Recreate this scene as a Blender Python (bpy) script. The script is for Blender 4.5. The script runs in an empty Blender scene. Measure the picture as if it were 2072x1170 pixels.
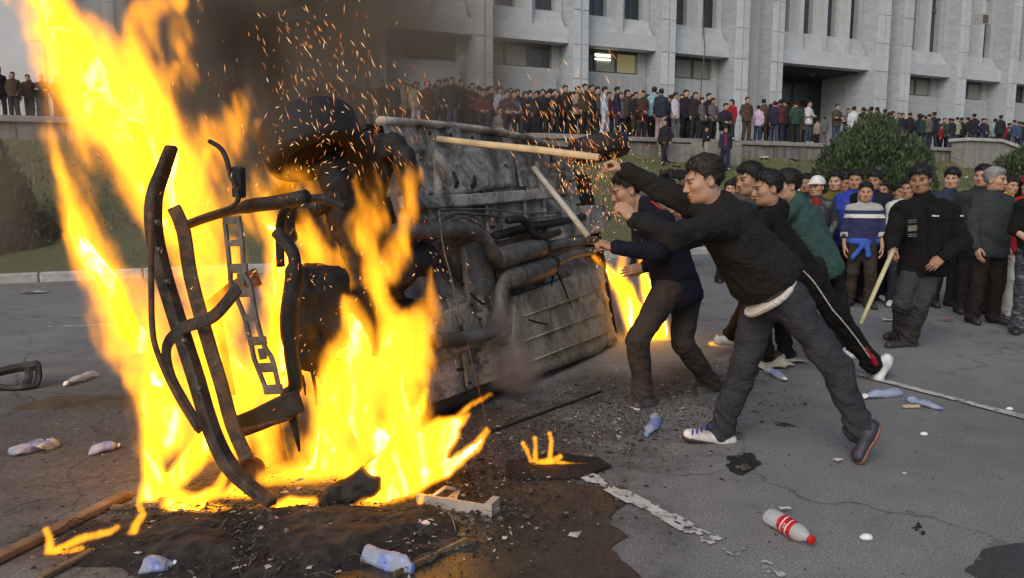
import bpy, bmesh, math, random, time
import numpy as np
from mathutils import Vector, Matrix
T0 = time.time()
sc = bpy.context.scene
C = sc.collection
# ------------------------------------------------------------------ camera
W_PX, H_PX = 2072.0, 1170.0
FPX, HORIZON, CAM_H = 1550.0, 386.0, 1.45
PITCH = math.atan((H_PX / 2 - HORIZON) / FPX)
cam_d = bpy.data.cameras.new("camera")
cam = bpy.data.objects.new("camera", cam_d)
C.objects.link(cam)
cam.location = (0, 0, CAM_H)
cam.rotation_euler = (math.pi / 2 - PITCH, 0, 0)
cam_d.sensor_width = 36.0
cam_d.lens = 36.0 * FPX / W_PX
cam_d.clip_start = 0.05
cam_d.clip_end = 3000
sc.camera = cam
sc.render.resolution_x, sc.render.resolution_y = 1024, 578
# ------------------------------------------------------------------ world, sun, exposure
SUN_EL, SUN_AZ = math.radians(38), math.radians(205)
world = bpy.data.worlds.new("World")
sc.world = world
world.use_nodes = True
wn = world.node_tree.nodes
wl = world.node_tree.links
bg = wn["Background"]
skyt = wn.new("ShaderNodeTexSky")
skyt.sky_type = 'NISHITA'
skyt.sun_disc = False
skyt.sun_elevation = SUN_EL
skyt.sun_rotation = SUN_AZ
skyt.air_density = 1.0
skyt.dust_density = 3.5
skyt.ozone_density = 1.0
wl.new(skyt.outputs[0], bg.inputs[0])
bg.inputs[1].default_value = 0.12
sun_d = bpy.data.lights.new("sun", 'SUN')
sun_d.energy = 0.8
sun_d.angle = math.radians(40)
sun_d.color = (1.0, 0.98, 0.95)
sun = bpy.data.objects.new("sun", sun_d)
C.objects.link(sun)
sun_dir = Vector((math.sin(SUN_AZ) * math.cos(SUN_EL), math.cos(SUN_AZ) * math.cos(SUN_EL), math.sin(SUN_EL)))
sun.rotation_euler = sun_dir.to_track_quat('Z', 'Y').to_euler()
sc.view_settings.view_transform = 'Standard'
sc.view_settings.look = 'None'
sc.view_settings.exposure = 0.12
sc.view_settings.gamma = 1.0
sc.view_settings.use_curve_mapping = False
sc.render.engine = 'CYCLES'
cy = sc.cycles
cy.use_denoising = True
cy.max_bounces = 6
cy.diffuse_bounces = 2
cy.glossy_bounces = 2
cy.transmission_bounces = 4
cy.transparent_max_bounces = 12
cy.volume_bounces = 0
cy.volume_step_rate = 2.2
cy.volume_max_steps = 256
cy.sample_clamp_indirect = 16.0
cy.use_adaptive_sampling = True

# ------------------------------------------------------------------ pixel <-> place helpers (used while laying the place out)
_cp, _sp = math.cos(PITCH), math.sin(PITCH)
def ray(px, py):
    u = (px - W_PX / 2) / FPX
    v = (py - H_PX / 2) / FPX
    return Vector((u, _cp - v * _sp, -_sp - v * _cp))
def at(px, py, depth):
    """the point at distance depth (metres along +Y) seen at that spot of the photograph"""
    d = ray(px, py)
    return Vector((0, 0, CAM_H)) + d * (depth / d.y)
def gnd(px, py, z=0.0):
    d = ray(px, py)
    return Vector((0, 0, CAM_H)) + d * ((z - CAM_H) / d.z)
def proj(p):
    x, y, z = p[0], p[1], p[2] - CAM_H
    yc = y * _cp - z * _sp
    zc = y * _sp + z * _cp
    return (W_PX / 2 + FPX * x / yc, H_PX / 2 - FPX * zc / yc)

# ------------------------------------------------------------------ noise
_rng = np.random.default_rng(7)
_LAT = _rng.random((64, 64, 64), dtype=np.float32)
_LATF = _LAT.ravel()
def vnoise(x, y, z):
    """value noise in 0..1, numpy arrays"""
    x = np.asarray(x, np.float32); y = np.asarray(y, np.float32); z = np.asarray(z, np.float32)
    xi = np.floor(x).astype(np.int32); yi = np.floor(y).astype(np.int32); zi = np.floor(z).astype(np.int32)
    fx = x - xi; fy = y - yi; fz = z - zi
    fx = fx.astype(np.float32); fy = fy.astype(np.float32); fz = fz.astype(np.float32)
    fx = fx * fx * (3 - 2 * fx); fy = fy * fy * (3 - 2 * fy); fz = fz * fz * (3 - 2 * fz)
    x0 = xi & 63; x1 = (xi + 1) & 63; y0 = yi & 63; y1 = (yi + 1) & 63; z0 = zi & 63; z1 = (zi + 1) & 63
    L = _LATF
    x0 = x0 << 12; x1 = x1 << 12; y0 = y0 << 6; y1 = y1 << 6
    def row(yz):
        p = L.take(x0 + yz); return p + (L.take(x1 + yz) - p) * fx
    a = row(y0 + z0); b = row(y1 + z0); c = row(y0 + z1); d = row(y1 + z1)
    e = a * (1 - fy) + b * fy
    f = c * (1 - fy) + d * fy
    return e * (1 - fz) + f * fz
def fbm(x, y, z, octs=3, gain=0.5):
    s = 0.0; a = 1.0; n = 0.0
    for o in range(octs):
        k = 2.0 ** o
        s = s + a * vnoise(x * k + 13.1 * o, y * k + 7.7 * o, z * k + 3.3 * o)
        n += a; a *= gain
    return s / n

# ------------------------------------------------------------------ object helpers
def tag(o, label=None, cat=None, group=None, kind=None):
    if label: o['label'] = label
    if cat: o['category'] = cat
    if group: o['group'] = group
    if kind: o['kind'] = kind
    return o
def empty(name, loc=(0, 0, 0), rz=0.0):
    o = bpy.data.objects.new(name, None)
    o.empty_display_size = 0.1
    C.objects.link(o)
    o.location = loc
    o.rotation_euler = (0, 0, rz)
    return o
def link(name, me, mat=None, parent=None):
    o = bpy.data.objects.new(name, me)
    C.objects.link(o)
    if mat is not None and len(me.materials) == 0:
        for m in (mat if isinstance(mat, (list, tuple)) else [mat]):
            me.materials.append(m)
    if parent is not None: o.parent = parent
    return o
def mesh_np(name, v, f, smooth=True):
    """mesh from numpy arrays; f is (n,3) or (n,4)"""
    v = np.asarray(v, dtype=np.float32); f = np.asarray(f, dtype=np.int32)
    me = bpy.data.meshes.new(name)
    k = f.shape[1]
    me.vertices.add(len(v)); me.vertices.foreach_set("co", v.ravel())
    me.loops.add(f.size); me.loops.foreach_set("vertex_index", f.ravel())
    me.polygons.add(len(f))
    me.polygons.foreach_set("loop_start", np.arange(0, f.size, k, dtype=np.int32))
    me.polygons.foreach_set("use_smooth", np.full(len(f), smooth))
    me.update(calc_edges=True)
    return me
def mesh_py(name, v, f, smooth=False):
    me = bpy.data.meshes.new(name)
    me.from_pydata([tuple(p) for p in v], [], f)
    if smooth: me.polygons.foreach_set("use_smooth", np.full(len(me.polygons), True))
    me.update()
    return me
class MB:
    """collects pieces of one mesh"""
    def __init__(s): s.v = []; s.f = []
    def add(s, v, f):
        n = len(s.v); s.v += [Vector(p) for p in v]; s.f += [tuple(i + n for i in q) for q in f]; return s
    def box(s, c, d, M=None):
        cx, cy, cz = c; x, y, z = d[0] / 2, d[1] / 2, d[2] / 2
        v = [Vector((cx + a * x, cy + b * y, cz + e * z)) for e in (-1, 1) for b in (-1, 1) for a in (-1, 1)]
        if M is not None: v = [M @ p for p in v]
        return s.add(v, [(0, 2, 3, 1), (4, 5, 7, 6), (0, 1, 5, 4), (2, 6, 7, 3), (0, 4, 6, 2), (1, 3, 7, 5)])
    def tube(s, pts, r, n=8, cap=True, squash=None):
        pts = [Vector(p) for p in pts]
        if not isinstance(r, (list, tuple)): r = [r] * len(pts)
        vs = []; fs = []
        t = (pts[1] - pts[0]).normalized()
        up = Vector((0, 0, 1)) if abs(t.z) < 0.9 else Vector((1, 0, 0))
        a = t.cross(up).normalized()
        for i, p in enumerate(pts):
            if i == 0: t = pts[1] - pts[0]
            elif i == len(pts) - 1: t = pts[-1] - pts[-2]
            else: t = pts[i + 1] - pts[i - 1]
            t.normalize()
            a = (a - t * a.dot(t)).normalized(); b = t.cross(a)
            for k in range(n):
                w = 2 * math.pi * k / n
                q = squash if squash else 1.0
                vs.append(p + (a * math.cos(w) + b * math.sin(w) * q) * r[i])
        for i in range(len(pts) - 1):
            for k in range(n):
                k2 = (k + 1) % n
                fs.append((i * n + k, i * n + k2, (i + 1) * n + k2, (i + 1) * n + k))
        if cap:
            fs.append(tuple(range(n - 1, -1, -1))); fs.append(tuple((len(pts) - 1) * n + k for k in range(n)))
        return s.add(vs, fs)
    def lathe(s, prof, n=16, M=None, cap=True):
        vs = []; fs = []
        for r, z in prof:
            for k in range(n):
                w = 2 * math.pi * k / n
                vs.append(Vector((r * math.cos(w), r * math.sin(w), z)))
        m = len(prof)
        for i in range(m - 1):
            for k in range(n):
                k2 = (k + 1) % n
                fs.append((i * n + k, i * n + k2, (i + 1) * n + k2, (i + 1) * n + k))
        if cap:
            fs.append(tuple(range(n - 1, -1, -1))); fs.append(tuple((m - 1) * n + k for k in range(n)))
        if M is not None: vs = [M @ p for p in vs]
        return s.add(vs, fs)
    def prism(s, poly, h, M=None):
        """poly: 2D outline in xy (counter-clockwise), extruded 0..h in z"""
        n = len(poly)
        vs = [Vector((p[0], p[1], 0)) for p in poly] + [Vector((p[0], p[1], h)) for p in poly]
        fs = [tuple(range(n - 1, -1, -1)), tuple(range(n, 2 * n))] + [(i, (i + 1) % n, n + (i + 1) % n, n + i) for i in range(n)]
        if M is not None: vs = [M @ p for p in vs]
        return s.add(vs, fs)
    def build(s, name, mat, parent=None, smooth=False, bevel=0.0, M=None):
        v = s.v if M is None else [M @ p for p in s.v]
        me = mesh_py(name, v, s.f, smooth)
        if bevel:
            bm = bmesh.new(); bm.from_mesh(me)
            bmesh.ops.bevel(bm, geom=list(bm.edges), offset=bevel, segments=1, affect='EDGES', clamp_overlap=True)
            bm.to_mesh(me); bm.free()
        return link(name, me, mat, parent)

# ------------------------------------------------------------------ surface nets
def surface_nets(F, org, h):
    """iso surface F=0 (negative inside) on a regular grid -> verts, quads"""
    S = F < 0
    nx, ny, nz = F.shape
    cs = [(i, j, k) for i in (0, 1) for j in (0, 1) for k in (0, 1)]
    sl = lambda A, c: A[c[0]:nx - 1 + c[0], c[1]:ny - 1 + c[1], c[2]:nz - 1 + c[2]]
    cnt = np.zeros((nx - 1, ny - 1, nz - 1), np.int8)
    for c in cs: cnt += sl(S, c)
    act = (cnt > 0) & (cnt < 8)
    ii = np.argwhere(act)
    if len(ii) == 0: return np.zeros((0, 3)), np.zeros((0, 4), int)
    idx = np.full(act.shape, -1, np.int32); idx[act] = np.arange(len(ii))
    vals = {c: F[ii[:, 0] + c[0], ii[:, 1] + c[1], ii[:, 2] + c[2]] for c in cs}
    acc = np.zeros((len(ii), 3)); n = np.zeros(len(ii))
    for a in range(8):
        for b in range(a + 1, 8):
            ca, cb = cs[a], cs[b]
            if sum(abs(p - q) for p, q in zip(ca, cb)) != 1: continue
            va, vb = vals[ca], vals[cb]
            m = (va < 0) != (vb < 0)
            t = np.where(m, va / np.where(m, va - vb, 1), 0)
            p = np.array(ca)[None] + t[:, None] * (np.array(cb) - np.array(ca))[None]
            acc += p * m[:, None]; n += m
    v = (ii + acc / n[:, None]) * h + np.asarray(org)[None]
    quads = []
    for ax in range(3):
        d = [0, 0, 0]; d[ax] = 1
        u, w = [(1, 2), (2, 0), (0, 1)][ax]
        A = S[:nx - d[0], :ny - d[1], :nz - d[2]]; B = S[d[0]:, d[1]:, d[2]:]
        e = np.argwhere(A != B)
        ok = (e[:, u] > 0) & (e[:, w] > 0) & (e[:, u] < F.shape[u] - 1) & (e[:, w] < F.shape[w] - 1)
        e = e[ok]
        def g(du, dw):
            q = e.copy(); q[:, u] -= du; q[:, w] -= dw
            return idx[q[:, 0], q[:, 1], q[:, 2]]
        q = np.stack([g(1, 1), g(0, 1), g(0, 0), g(1, 0)], 1)
        fl = ~A[e[:, 0], e[:, 1], e[:, 2]]
        q[fl] = q[fl][:, ::-1]
        quads.append(q)
    q = np.concatenate(quads)
    return v, q[(q >= 0).all(1)]

# ------------------------------------------------------------------ node helpers
def new_mat(name):
    m = bpy.data.materials.new(name); m.use_nodes = True
    nt = m.node_tree
    return m, nt, nt.nodes, nt.links
# ------------------------------------------------------------------ volumes from numpy grids (through geometry nodes)
def volume_object(name, D, org, h, mat):
    """D: density array on a regular grid with corner org and spacing h -> an object whose mesh points carry the grid and whose modifier turns it into a fog volume"""
    nx, ny, nz = D.shape
    me = bpy.data.meshes.new(name)
    n = nx * ny * nz
    me.vertices.add(n)
    at_ = me.attributes.new("grid_value", 'FLOAT', 'POINT')
    at_.data.foreach_set("value", np.ascontiguousarray(D, dtype=np.float32).ravel())
    o = bpy.data.objects.new(name, me); C.objects.link(o)
    ng = bpy.data.node_groups.new(name, 'GeometryNodeTree')
    ng.interface.new_socket("Geometry", in_out='INPUT', socket_type='NodeSocketGeometry')
    ng.interface.new_socket("Geometry", in_out='OUTPUT', socket_type='NodeSocketGeometry')
    N, L = ng.nodes, ng.links
    gi = N.new('NodeGroupInput'); go = N.new('NodeGroupOutput')
    vc = N.new('GeometryNodeVolumeCube')
    mn = Vector(org); mx = mn + Vector((nx - 1, ny - 1, nz - 1)) * h
    vc.inputs['Min'].default_value = mn; vc.inputs['Max'].default_value = mx
    for k, q in zip('XYZ', (nx, ny, nz)): vc.inputs['Resolution ' + k].default_value = q
    pos = N.new('GeometryNodeInputPosition')
    sub = N.new('ShaderNodeVectorMath'); sub.operation = 'SUBTRACT'; sub.inputs[1].default_value = mn
    scl = N.new('ShaderNodeVectorMath'); scl.operation = 'SCALE'; scl.inputs['Scale'].default_value = 1.0 / h
    L.new(pos.outputs[0], sub.inputs[0]); L.new(sub.outputs[0], scl.inputs[0])
    sep = N.new('ShaderNodeSeparateXYZ'); L.new(scl.outputs[0], sep.inputs[0])
    def mth(op, a, b=None):
        q = N.new('ShaderNodeMath'); q.operation = op
        for i, s in enumerate((a, b)):
            if s is None: continue
            if isinstance(s, (int, float)): q.inputs[i].default_value = s
            else: L.new(s, q.inputs[i])
        return q.outputs[0]
    r = [mth('ROUND', sep.outputs[i]) for i in range(3)]
    # floats hold whole numbers exactly only up to 16.7 million: grids stay below that
    ind = mth('ADD', mth('MULTIPLY', mth('ADD', mth('MULTIPLY', r[0], ny), r[1]), nz), r[2])
    na = N.new('GeometryNodeInputNamedAttribute'); na.data_type = 'FLOAT'; na.inputs[0].default_value = "grid_value"
    si = N.new('GeometryNodeSampleIndex'); si.data_type = 'FLOAT'; si.domain = 'POINT'; si.clamp = True
    L.new(gi.outputs[0], si.inputs['Geometry']); L.new(na.outputs[0], si.inputs['Value']); L.new(ind, si.inputs['Index'])
    L.new(si.outputs[0], vc.inputs['Density'])
    sm = N.new('GeometryNodeSetMaterial'); sm.inputs['Material'].default_value = mat
    L.new(vc.outputs[0], sm.inputs[0]); L.new(sm.outputs[0], go.inputs[0])
    md = o.modifiers.new("fog", 'NODES'); md.node_group = ng
    me.materials.append(mat)
    return o

def fire_mat(name, strength, col=(1.0, 0.40, 0.045), power=2.0, soot=0.0):
    m, nt, N, L = new_mat(name)
    N.remove(N['Principled BSDF'])
    out = N['Material Output']
    vi = N.new('ShaderNodeVolumeInfo')
    pw = N.new('ShaderNodeMath'); pw.operation = 'POWER'; pw.inputs[1].default_value = power
    ml = N.new('ShaderNodeMath'); ml.operation = 'MULTIPLY'; ml.inputs[1].default_value = strength
    L.new(vi.outputs['Density'], pw.inputs[0]); L.new(pw.outputs[0], ml.inputs[0])
    pv = N.new('ShaderNodeVolumePrincipled')
    pv.inputs['Color'].default_value = (.02, .012, .008, 1)
    if soot:        # soot inside the flame hides part of what lies behind it
        so = N.new('ShaderNodeMath'); so.operation = 'MULTIPLY'; so.inputs[1].default_value = soot
        L.new(vi.outputs['Density'], so.inputs[0]); L.new(so.outputs[0], pv.inputs['Density'])
    else: pv.inputs['Density'].default_value = 0.0
    pv.inputs['Emission Color'].default_value = (*col, 1)
    L.new(ml.outputs[0], pv.inputs['Emission Strength'])
    L.new(pv.outputs[0], out.inputs['Volume'])
    return m

def fire_grid(tongues, h, seed=0, flow=(0, 0, 1), warp=0.10, wf=2.2, warp2=0.03, streak=0.55, stretch=4.0, sf=7.0, pad=0.25, soft=0.5, zmin=0.0):
    """tongues: list of (points [(Vector, radius), ...], heat). Returns density grid 0..1.., origin."""
    allp = [p for t in tongues for p in t[0]]
    mn = np.min([np.array(p) - r * 1.2 for p, r in allp], 0) - pad * 0.5
    mx = np.max([np.array(p) + r * 1.2 for p, r in allp], 0) + pad * 0.5
    mn[2] = max(mn[2], zmin)
    n = np.ceil((mx - mn) / h).astype(int) + 1
    ax = [np.arange(n[i], dtype=np.float32) * h + mn[i] for i in range(3)]
    X, Y, Z = np.meshgrid(*ax, indexing='ij')
    fl = np.array(flow, dtype=np.float32); fl /= np.linalg.norm(fl)
    s0 = seed * 17.3
    # coordinates with the flow direction squeezed, so that noise streaks run along it
    al = X * fl[0] + Y * fl[1] + Z * fl[2]
    q = 1 - 1 / stretch
    Xs, Ys, Zs = X - fl[0] * al * q, Y - fl[1] * al * q, Z - fl[2] * al * q
    # warp grows with height
    hh = np.clip((Z - mn[2]) / 0.8, 0.25, 1.0)
    wx = (fbm(Xs * wf + s0, Ys * wf, Zs * wf * 1.5, 3, .6) - 0.5) * 2 * warp * hh
    wy = (fbm(Xs * wf + 31 + s0, Ys * wf + 5, Zs * wf * 1.5, 3, .6) - 0.5) * 2 * warp * hh
    wz = (fbm(Xs * wf + 77 + s0, Ys * wf + 9, Zs * wf * 1.5, 1) - 0.5) * 2 * warp * hh
    if warp2:
        g = 9.0
        wx += (vnoise(X * g + s0, Y * g, Z * g * 0.5) - 0.5) * 2 * warp2
        wz += (vnoise(X * g + 50 + s0, Y * g, Z * g * 0.5) - 0.5) * 2 * warp2
    WX, WY, WZ = X + wx, Y + wy, Z + wz
    F = np.zeros_like(X)
    for pts, heat in tongues:
        # resample the spine
        P = [np.array(p, dtype=np.float32) for p, r in pts]; R = [r for p, r in pts]
        S = []
        for i in range(len(P) - 1):
            m = max(2, int(np.linalg.norm(P[i + 1] - P[i]) / (0.4 * max(0.04, min(R[i], R[i + 1])))))
            m = min(m, 40)
            for k in range(m):
                t = k / m
                S.append((P[i] * (1 - t) + P[i + 1] * t, R[i] * (1 - t) + R[i + 1] * t))
        S.append((P[-1], R[-1]))
        for c, r in S:
            ex = r * 1.05 + warp + warp2
            i0 = np.maximum(0, np.floor((c - ex - mn) / h).astype(int)); i1 = np.minimum(n, np.ceil((c + ex - mn) / h).astype(int) + 1)
            if (i1 <= i0).any(): continue
            s = tuple(slice(a, b) for a, b in zip(i0, i1))
            d2 = ((WX[s] - c[0]) ** 2 + (WY[s] - c[1]) ** 2 + (WZ[s] - c[2]) ** 2) / (r * r)
            np.maximum(F[s], np.clip(1 - d2, 0, 1) * heat, out=F[s])
    st = fbm(Xs * sf + s0 + 3, Ys * sf, Zs * sf, 3, 0.6)
    st2 = fbm(Xs * sf * 2.6 + s0 + 9, Ys * sf * 2.6, Zs * sf * 2.6, 2, 0.6)
    st = st * .66 + st2 * .34
    D = np.clip((F - (st - 0.30) * streak * 1.6) / soft, 0, None) * (F > 0.001)
    D = np.clip(D, 0, 2.0)
    D[:1] = 0; D[-1:] = 0; D[:, :1] = 0; D[:, -1:] = 0; D[:, :, -1:] = 0
    return D.astype(np.float32), mn, n
# ------------------------------------------------------------------ materials
def n_noise(N, L, vec, scale, detail=4, rough=0.55, dist=0.0):
    t = N.new('ShaderNodeTexNoise'); t.inputs['Scale'].default_value = scale
    t.inputs['Detail'].default_value = detail; t.inputs['Roughness'].default_value = rough; t.inputs['Distortion'].default_value = dist
    if vec is not None: L.new(vec, t.inputs['Vector'])
    return t.outputs['Fac']
def n_ramp(N, L, fac, stops):
    r = N.new('ShaderNodeValToRGB')
    e = r.color_ramp.elements
    while len(e) < len(stops): e.new(0.5)
    for el, (p, c) in zip(e, stops):
        el.position = p
        el.color = (c, c, c, 1) if isinstance(c, (int, float)) else (*c, 1)
    L.new(fac, r.inputs[0]); return r.outputs[0]
def n_mix(N, L, fac, a, b, mode='MIX'):
    m = N.new('ShaderNodeMix'); m.data_type = 'RGBA'; m.blend_type = mode
    for s, v in ((m.inputs[0], fac), (m.inputs[6], a), (m.inputs[7], b)):
        if isinstance(v, (int, float)): s.default_value = v
        elif isinstance(v, tuple): s.default_value = (*v, 1) if len(v) == 3 else v
        else: L.new(v, s)
    return m.outputs[2]
def n_math(N, L, op, a, b=None, clamp=False):
    q = N.new('ShaderNodeMath'); q.operation = op; q.use_clamp = clamp
    for i, s in enumerate((a, b)):
        if s is None: continue
        if isinstance(s, (int, float)): q.inputs[i].default_value = s
        else: L.new(s, q.inputs[i])
    return q.outputs[0]
def n_coord(N, kind='Object'):
    return N.new('ShaderNodeTexCoord').outputs[kind]
def n_map(N, L, vec, scale=(1, 1, 1), rot=(0, 0, 0), loc=(0, 0, 0)):
    m = N.new('ShaderNodeMapping'); m.inputs['Scale'].default_value = scale; m.inputs['Rotation'].default_value = rot; m.inputs['Location'].default_value = loc
    L.new(vec, m.inputs[0]); return m.outputs[0]
def n_bump(N, L, h, strength=0.3, dist=0.01, normal=None):
    b = N.new('ShaderNodeBump'); b.inputs['Strength'].default_value = strength; b.inputs['Distance'].default_value = dist
    L.new(h, b.inputs['Height'])
    if normal is not None: L.new(normal, b.inputs['Normal'])
    return b.outputs[0]
def simple(name, col, rough=0.8, var=0.25, scale=8.0, metal=0.0, bump=0.0, bscale=40.0, spec=0.3, vary_obj=0.0):
    """a surface of one colour with blotches, grain and fine relief"""
    m, nt, N, L = new_mat(name)
    b = N['Principled BSDF']
    co = n_coord(N)
    f = n_noise(N, L, co, scale, 5)
    lo = tuple(c * (1 - var) for c in col); hi = tuple(min(1, c * (1 + var)) for c in col)
    c = n_ramp(N, L, f, [(0.3, lo), (0.7, hi)])
    if vary_obj:
        oi = N.new('ShaderNodeObjectInfo')
        k = n_ramp(N, L, oi.outputs['Random'], [(0, 1 - vary_obj), (1, 1 + vary_obj)])
        c = n_mix(N, L, 1.0, c, k, 'MULTIPLY')
    L.new(c, b.inputs['Base Color'])
    b.inputs['Roughness'].default_value = rough; b.inputs['Metallic'].default_value = metal
    b.inputs['Specular IOR Level'].default_value = spec
    if bump: L.new(n_bump(N, L, n_noise(N, L, co, bscale, 4), bump, 0.01), b.inputs['Normal'])
    return m
MAT = {}
def cloth_mat(name, weave=220.0, var=0.22, rough=0.92, sheen=0.0, obj=True):
    m, nt, N, L = new_mat(name)
    b = N['Principled BSDF']; co = n_coord(N)
    oi = N.new('ShaderNodeObjectInfo')
    f = n_noise(N, L, co, 6.0, 5, 0.6)
    k = n_ramp(N, L, f, [(0.25, 1 - var), (0.75, 1 + var)])
    c = n_mix(N, L, 1.0, oi.outputs['Color'], k, 'MULTIPLY')
    L.new(c, b.inputs['Base Color'])
    b.inputs['Roughness'].default_value = rough; b.inputs['Specular IOR Level'].default_value = 0.2
    b.inputs['Sheen Weight'].default_value = sheen; b.inputs['Sheen Roughness'].default_value = 0.6
    h1 = n_noise(N, L, n_map(N, L, co, (1, 1, 0.35)), 26.0, 4, 0.6)
    h2 = n_noise(N, L, co, weave, 2)
    h = n_math(N, L, 'ADD', h1, n_math(N, L, 'MULTIPLY', h2, 0.25))
    h3 = n_noise(N, L, n_map(N, L, co, (1, 1, 1.3)), 7.0, 2, .5, 1.6)
    nb = n_bump(N, L, n_ramp(N, L, h3, [(0.34, 0.0), (0.5, 1.0), (0.66, 0.0)]), 0.28, 0.03)
    L.new(n_bump(N, L, h, 0.55, 0.012, nb), b.inputs['Normal'])
    return m
def leather_mat(name):
    m, nt, N, L = new_mat(name)
    b = N['Principled BSDF']; co = n_coord(N)
    oi = N.new('ShaderNodeObjectInfo')
    k = n_ramp(N, L, n_noise(N, L, co, 9.0, 4), [(0.3, 0.75), (0.7, 1.25)])
    L.new(n_mix(N, L, 1.0, oi.outputs['Color'], k, 'MULTIPLY'), b.inputs['Base Color'])
    b.inputs['Roughness'].default_value = 0.42
    L.new(n_bump(N, L, n_noise(N, L, co, 30.0, 5), 0.5, 0.012), b.inputs['Normal'])
    return m
def skin_mat():
    m, nt, N, L = new_mat("skin")
    b = N['Principled BSDF']; co = n_coord(N)
    oi = N.new('ShaderNodeObjectInfo')
    at_ = N.new('ShaderNodeAttribute'); at_.attribute_name = "tint"
    c = n_mix(N, L, 1.0, oi.outputs['Color'], at_.outputs['Color'], 'MULTIPLY')
    k = n_ramp(N, L, n_noise(N, L, co, 45.0, 3), [(0.3, 0.9), (0.7, 1.08)])
    L.new(n_mix(N, L, 1.0, c, k, 'MULTIPLY'), b.inputs['Base Color'])
    b.inputs['Roughness'].default_value = 0.52; b.inputs['Specular IOR Level'].default_value = 0.35
    b.inputs['Subsurface Weight'].default_value = 0.0
    L.new(n_bump(N, L, n_noise(N, L, co, 160.0, 3), 0.15, 0.004), b.inputs['Normal'])
    return m
def hair_mat():
    m, nt, N, L = new_mat("hair")
    b = N['Principled BSDF']; co = n_coord(N)
    oi = N.new('ShaderNodeObjectInfo')
    f = n_noise(N, L, n_map(N, L, co, (1, 0.25, 0.6)), 130.0, 3)
    k = n_ramp(N, L, f, [(0.3, 0.6), (0.7, 1.4)])
    L.new(n_mix(N, L, 1.0, oi.outputs['Color'], k, 'MULTIPLY'), b.inputs['Base Color'])
    b.inputs['Roughness'].default_value = 0.55; b.inputs['Specular IOR Level'].default_value = 0.4
    L.new(n_bump(N, L, f, 0.8, 0.006), b.inputs['Normal'])
    return m
MAT['cloth'] = cloth_mat("cloth")
MAT['knit'] = cloth_mat("knitted_cloth", 110.0, 0.2)
MAT['denim'] = cloth_mat("denim", 260.0, 0.34)
MAT['leather'] = leather_mat("leather")
MAT['skin'] = skin_mat()
MAT['hair'] = hair_mat()
def colour_mat(name, rough=0.6):
    m, nt, N, L = new_mat(name)
    b = N['Principled BSDF']; co = n_coord(N); oi = N.new('ShaderNodeObjectInfo')
    k = n_ramp(N, L, n_noise(N, L, co, 20.0, 4), [(0.3, 0.7), (0.7, 1.15)])
    L.new(n_mix(N, L, 1.0, oi.outputs['Color'], k, 'MULTIPLY'), b.inputs['Base Color'])
    b.inputs['Roughness'].default_value = rough
    return m
MAT['shoe'] = colour_mat("shoe_leather", 0.55)
MAT['sole'] = simple("shoe_sole", (0.03, 0.028, 0.026), 0.8, bump=0.3)
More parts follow.
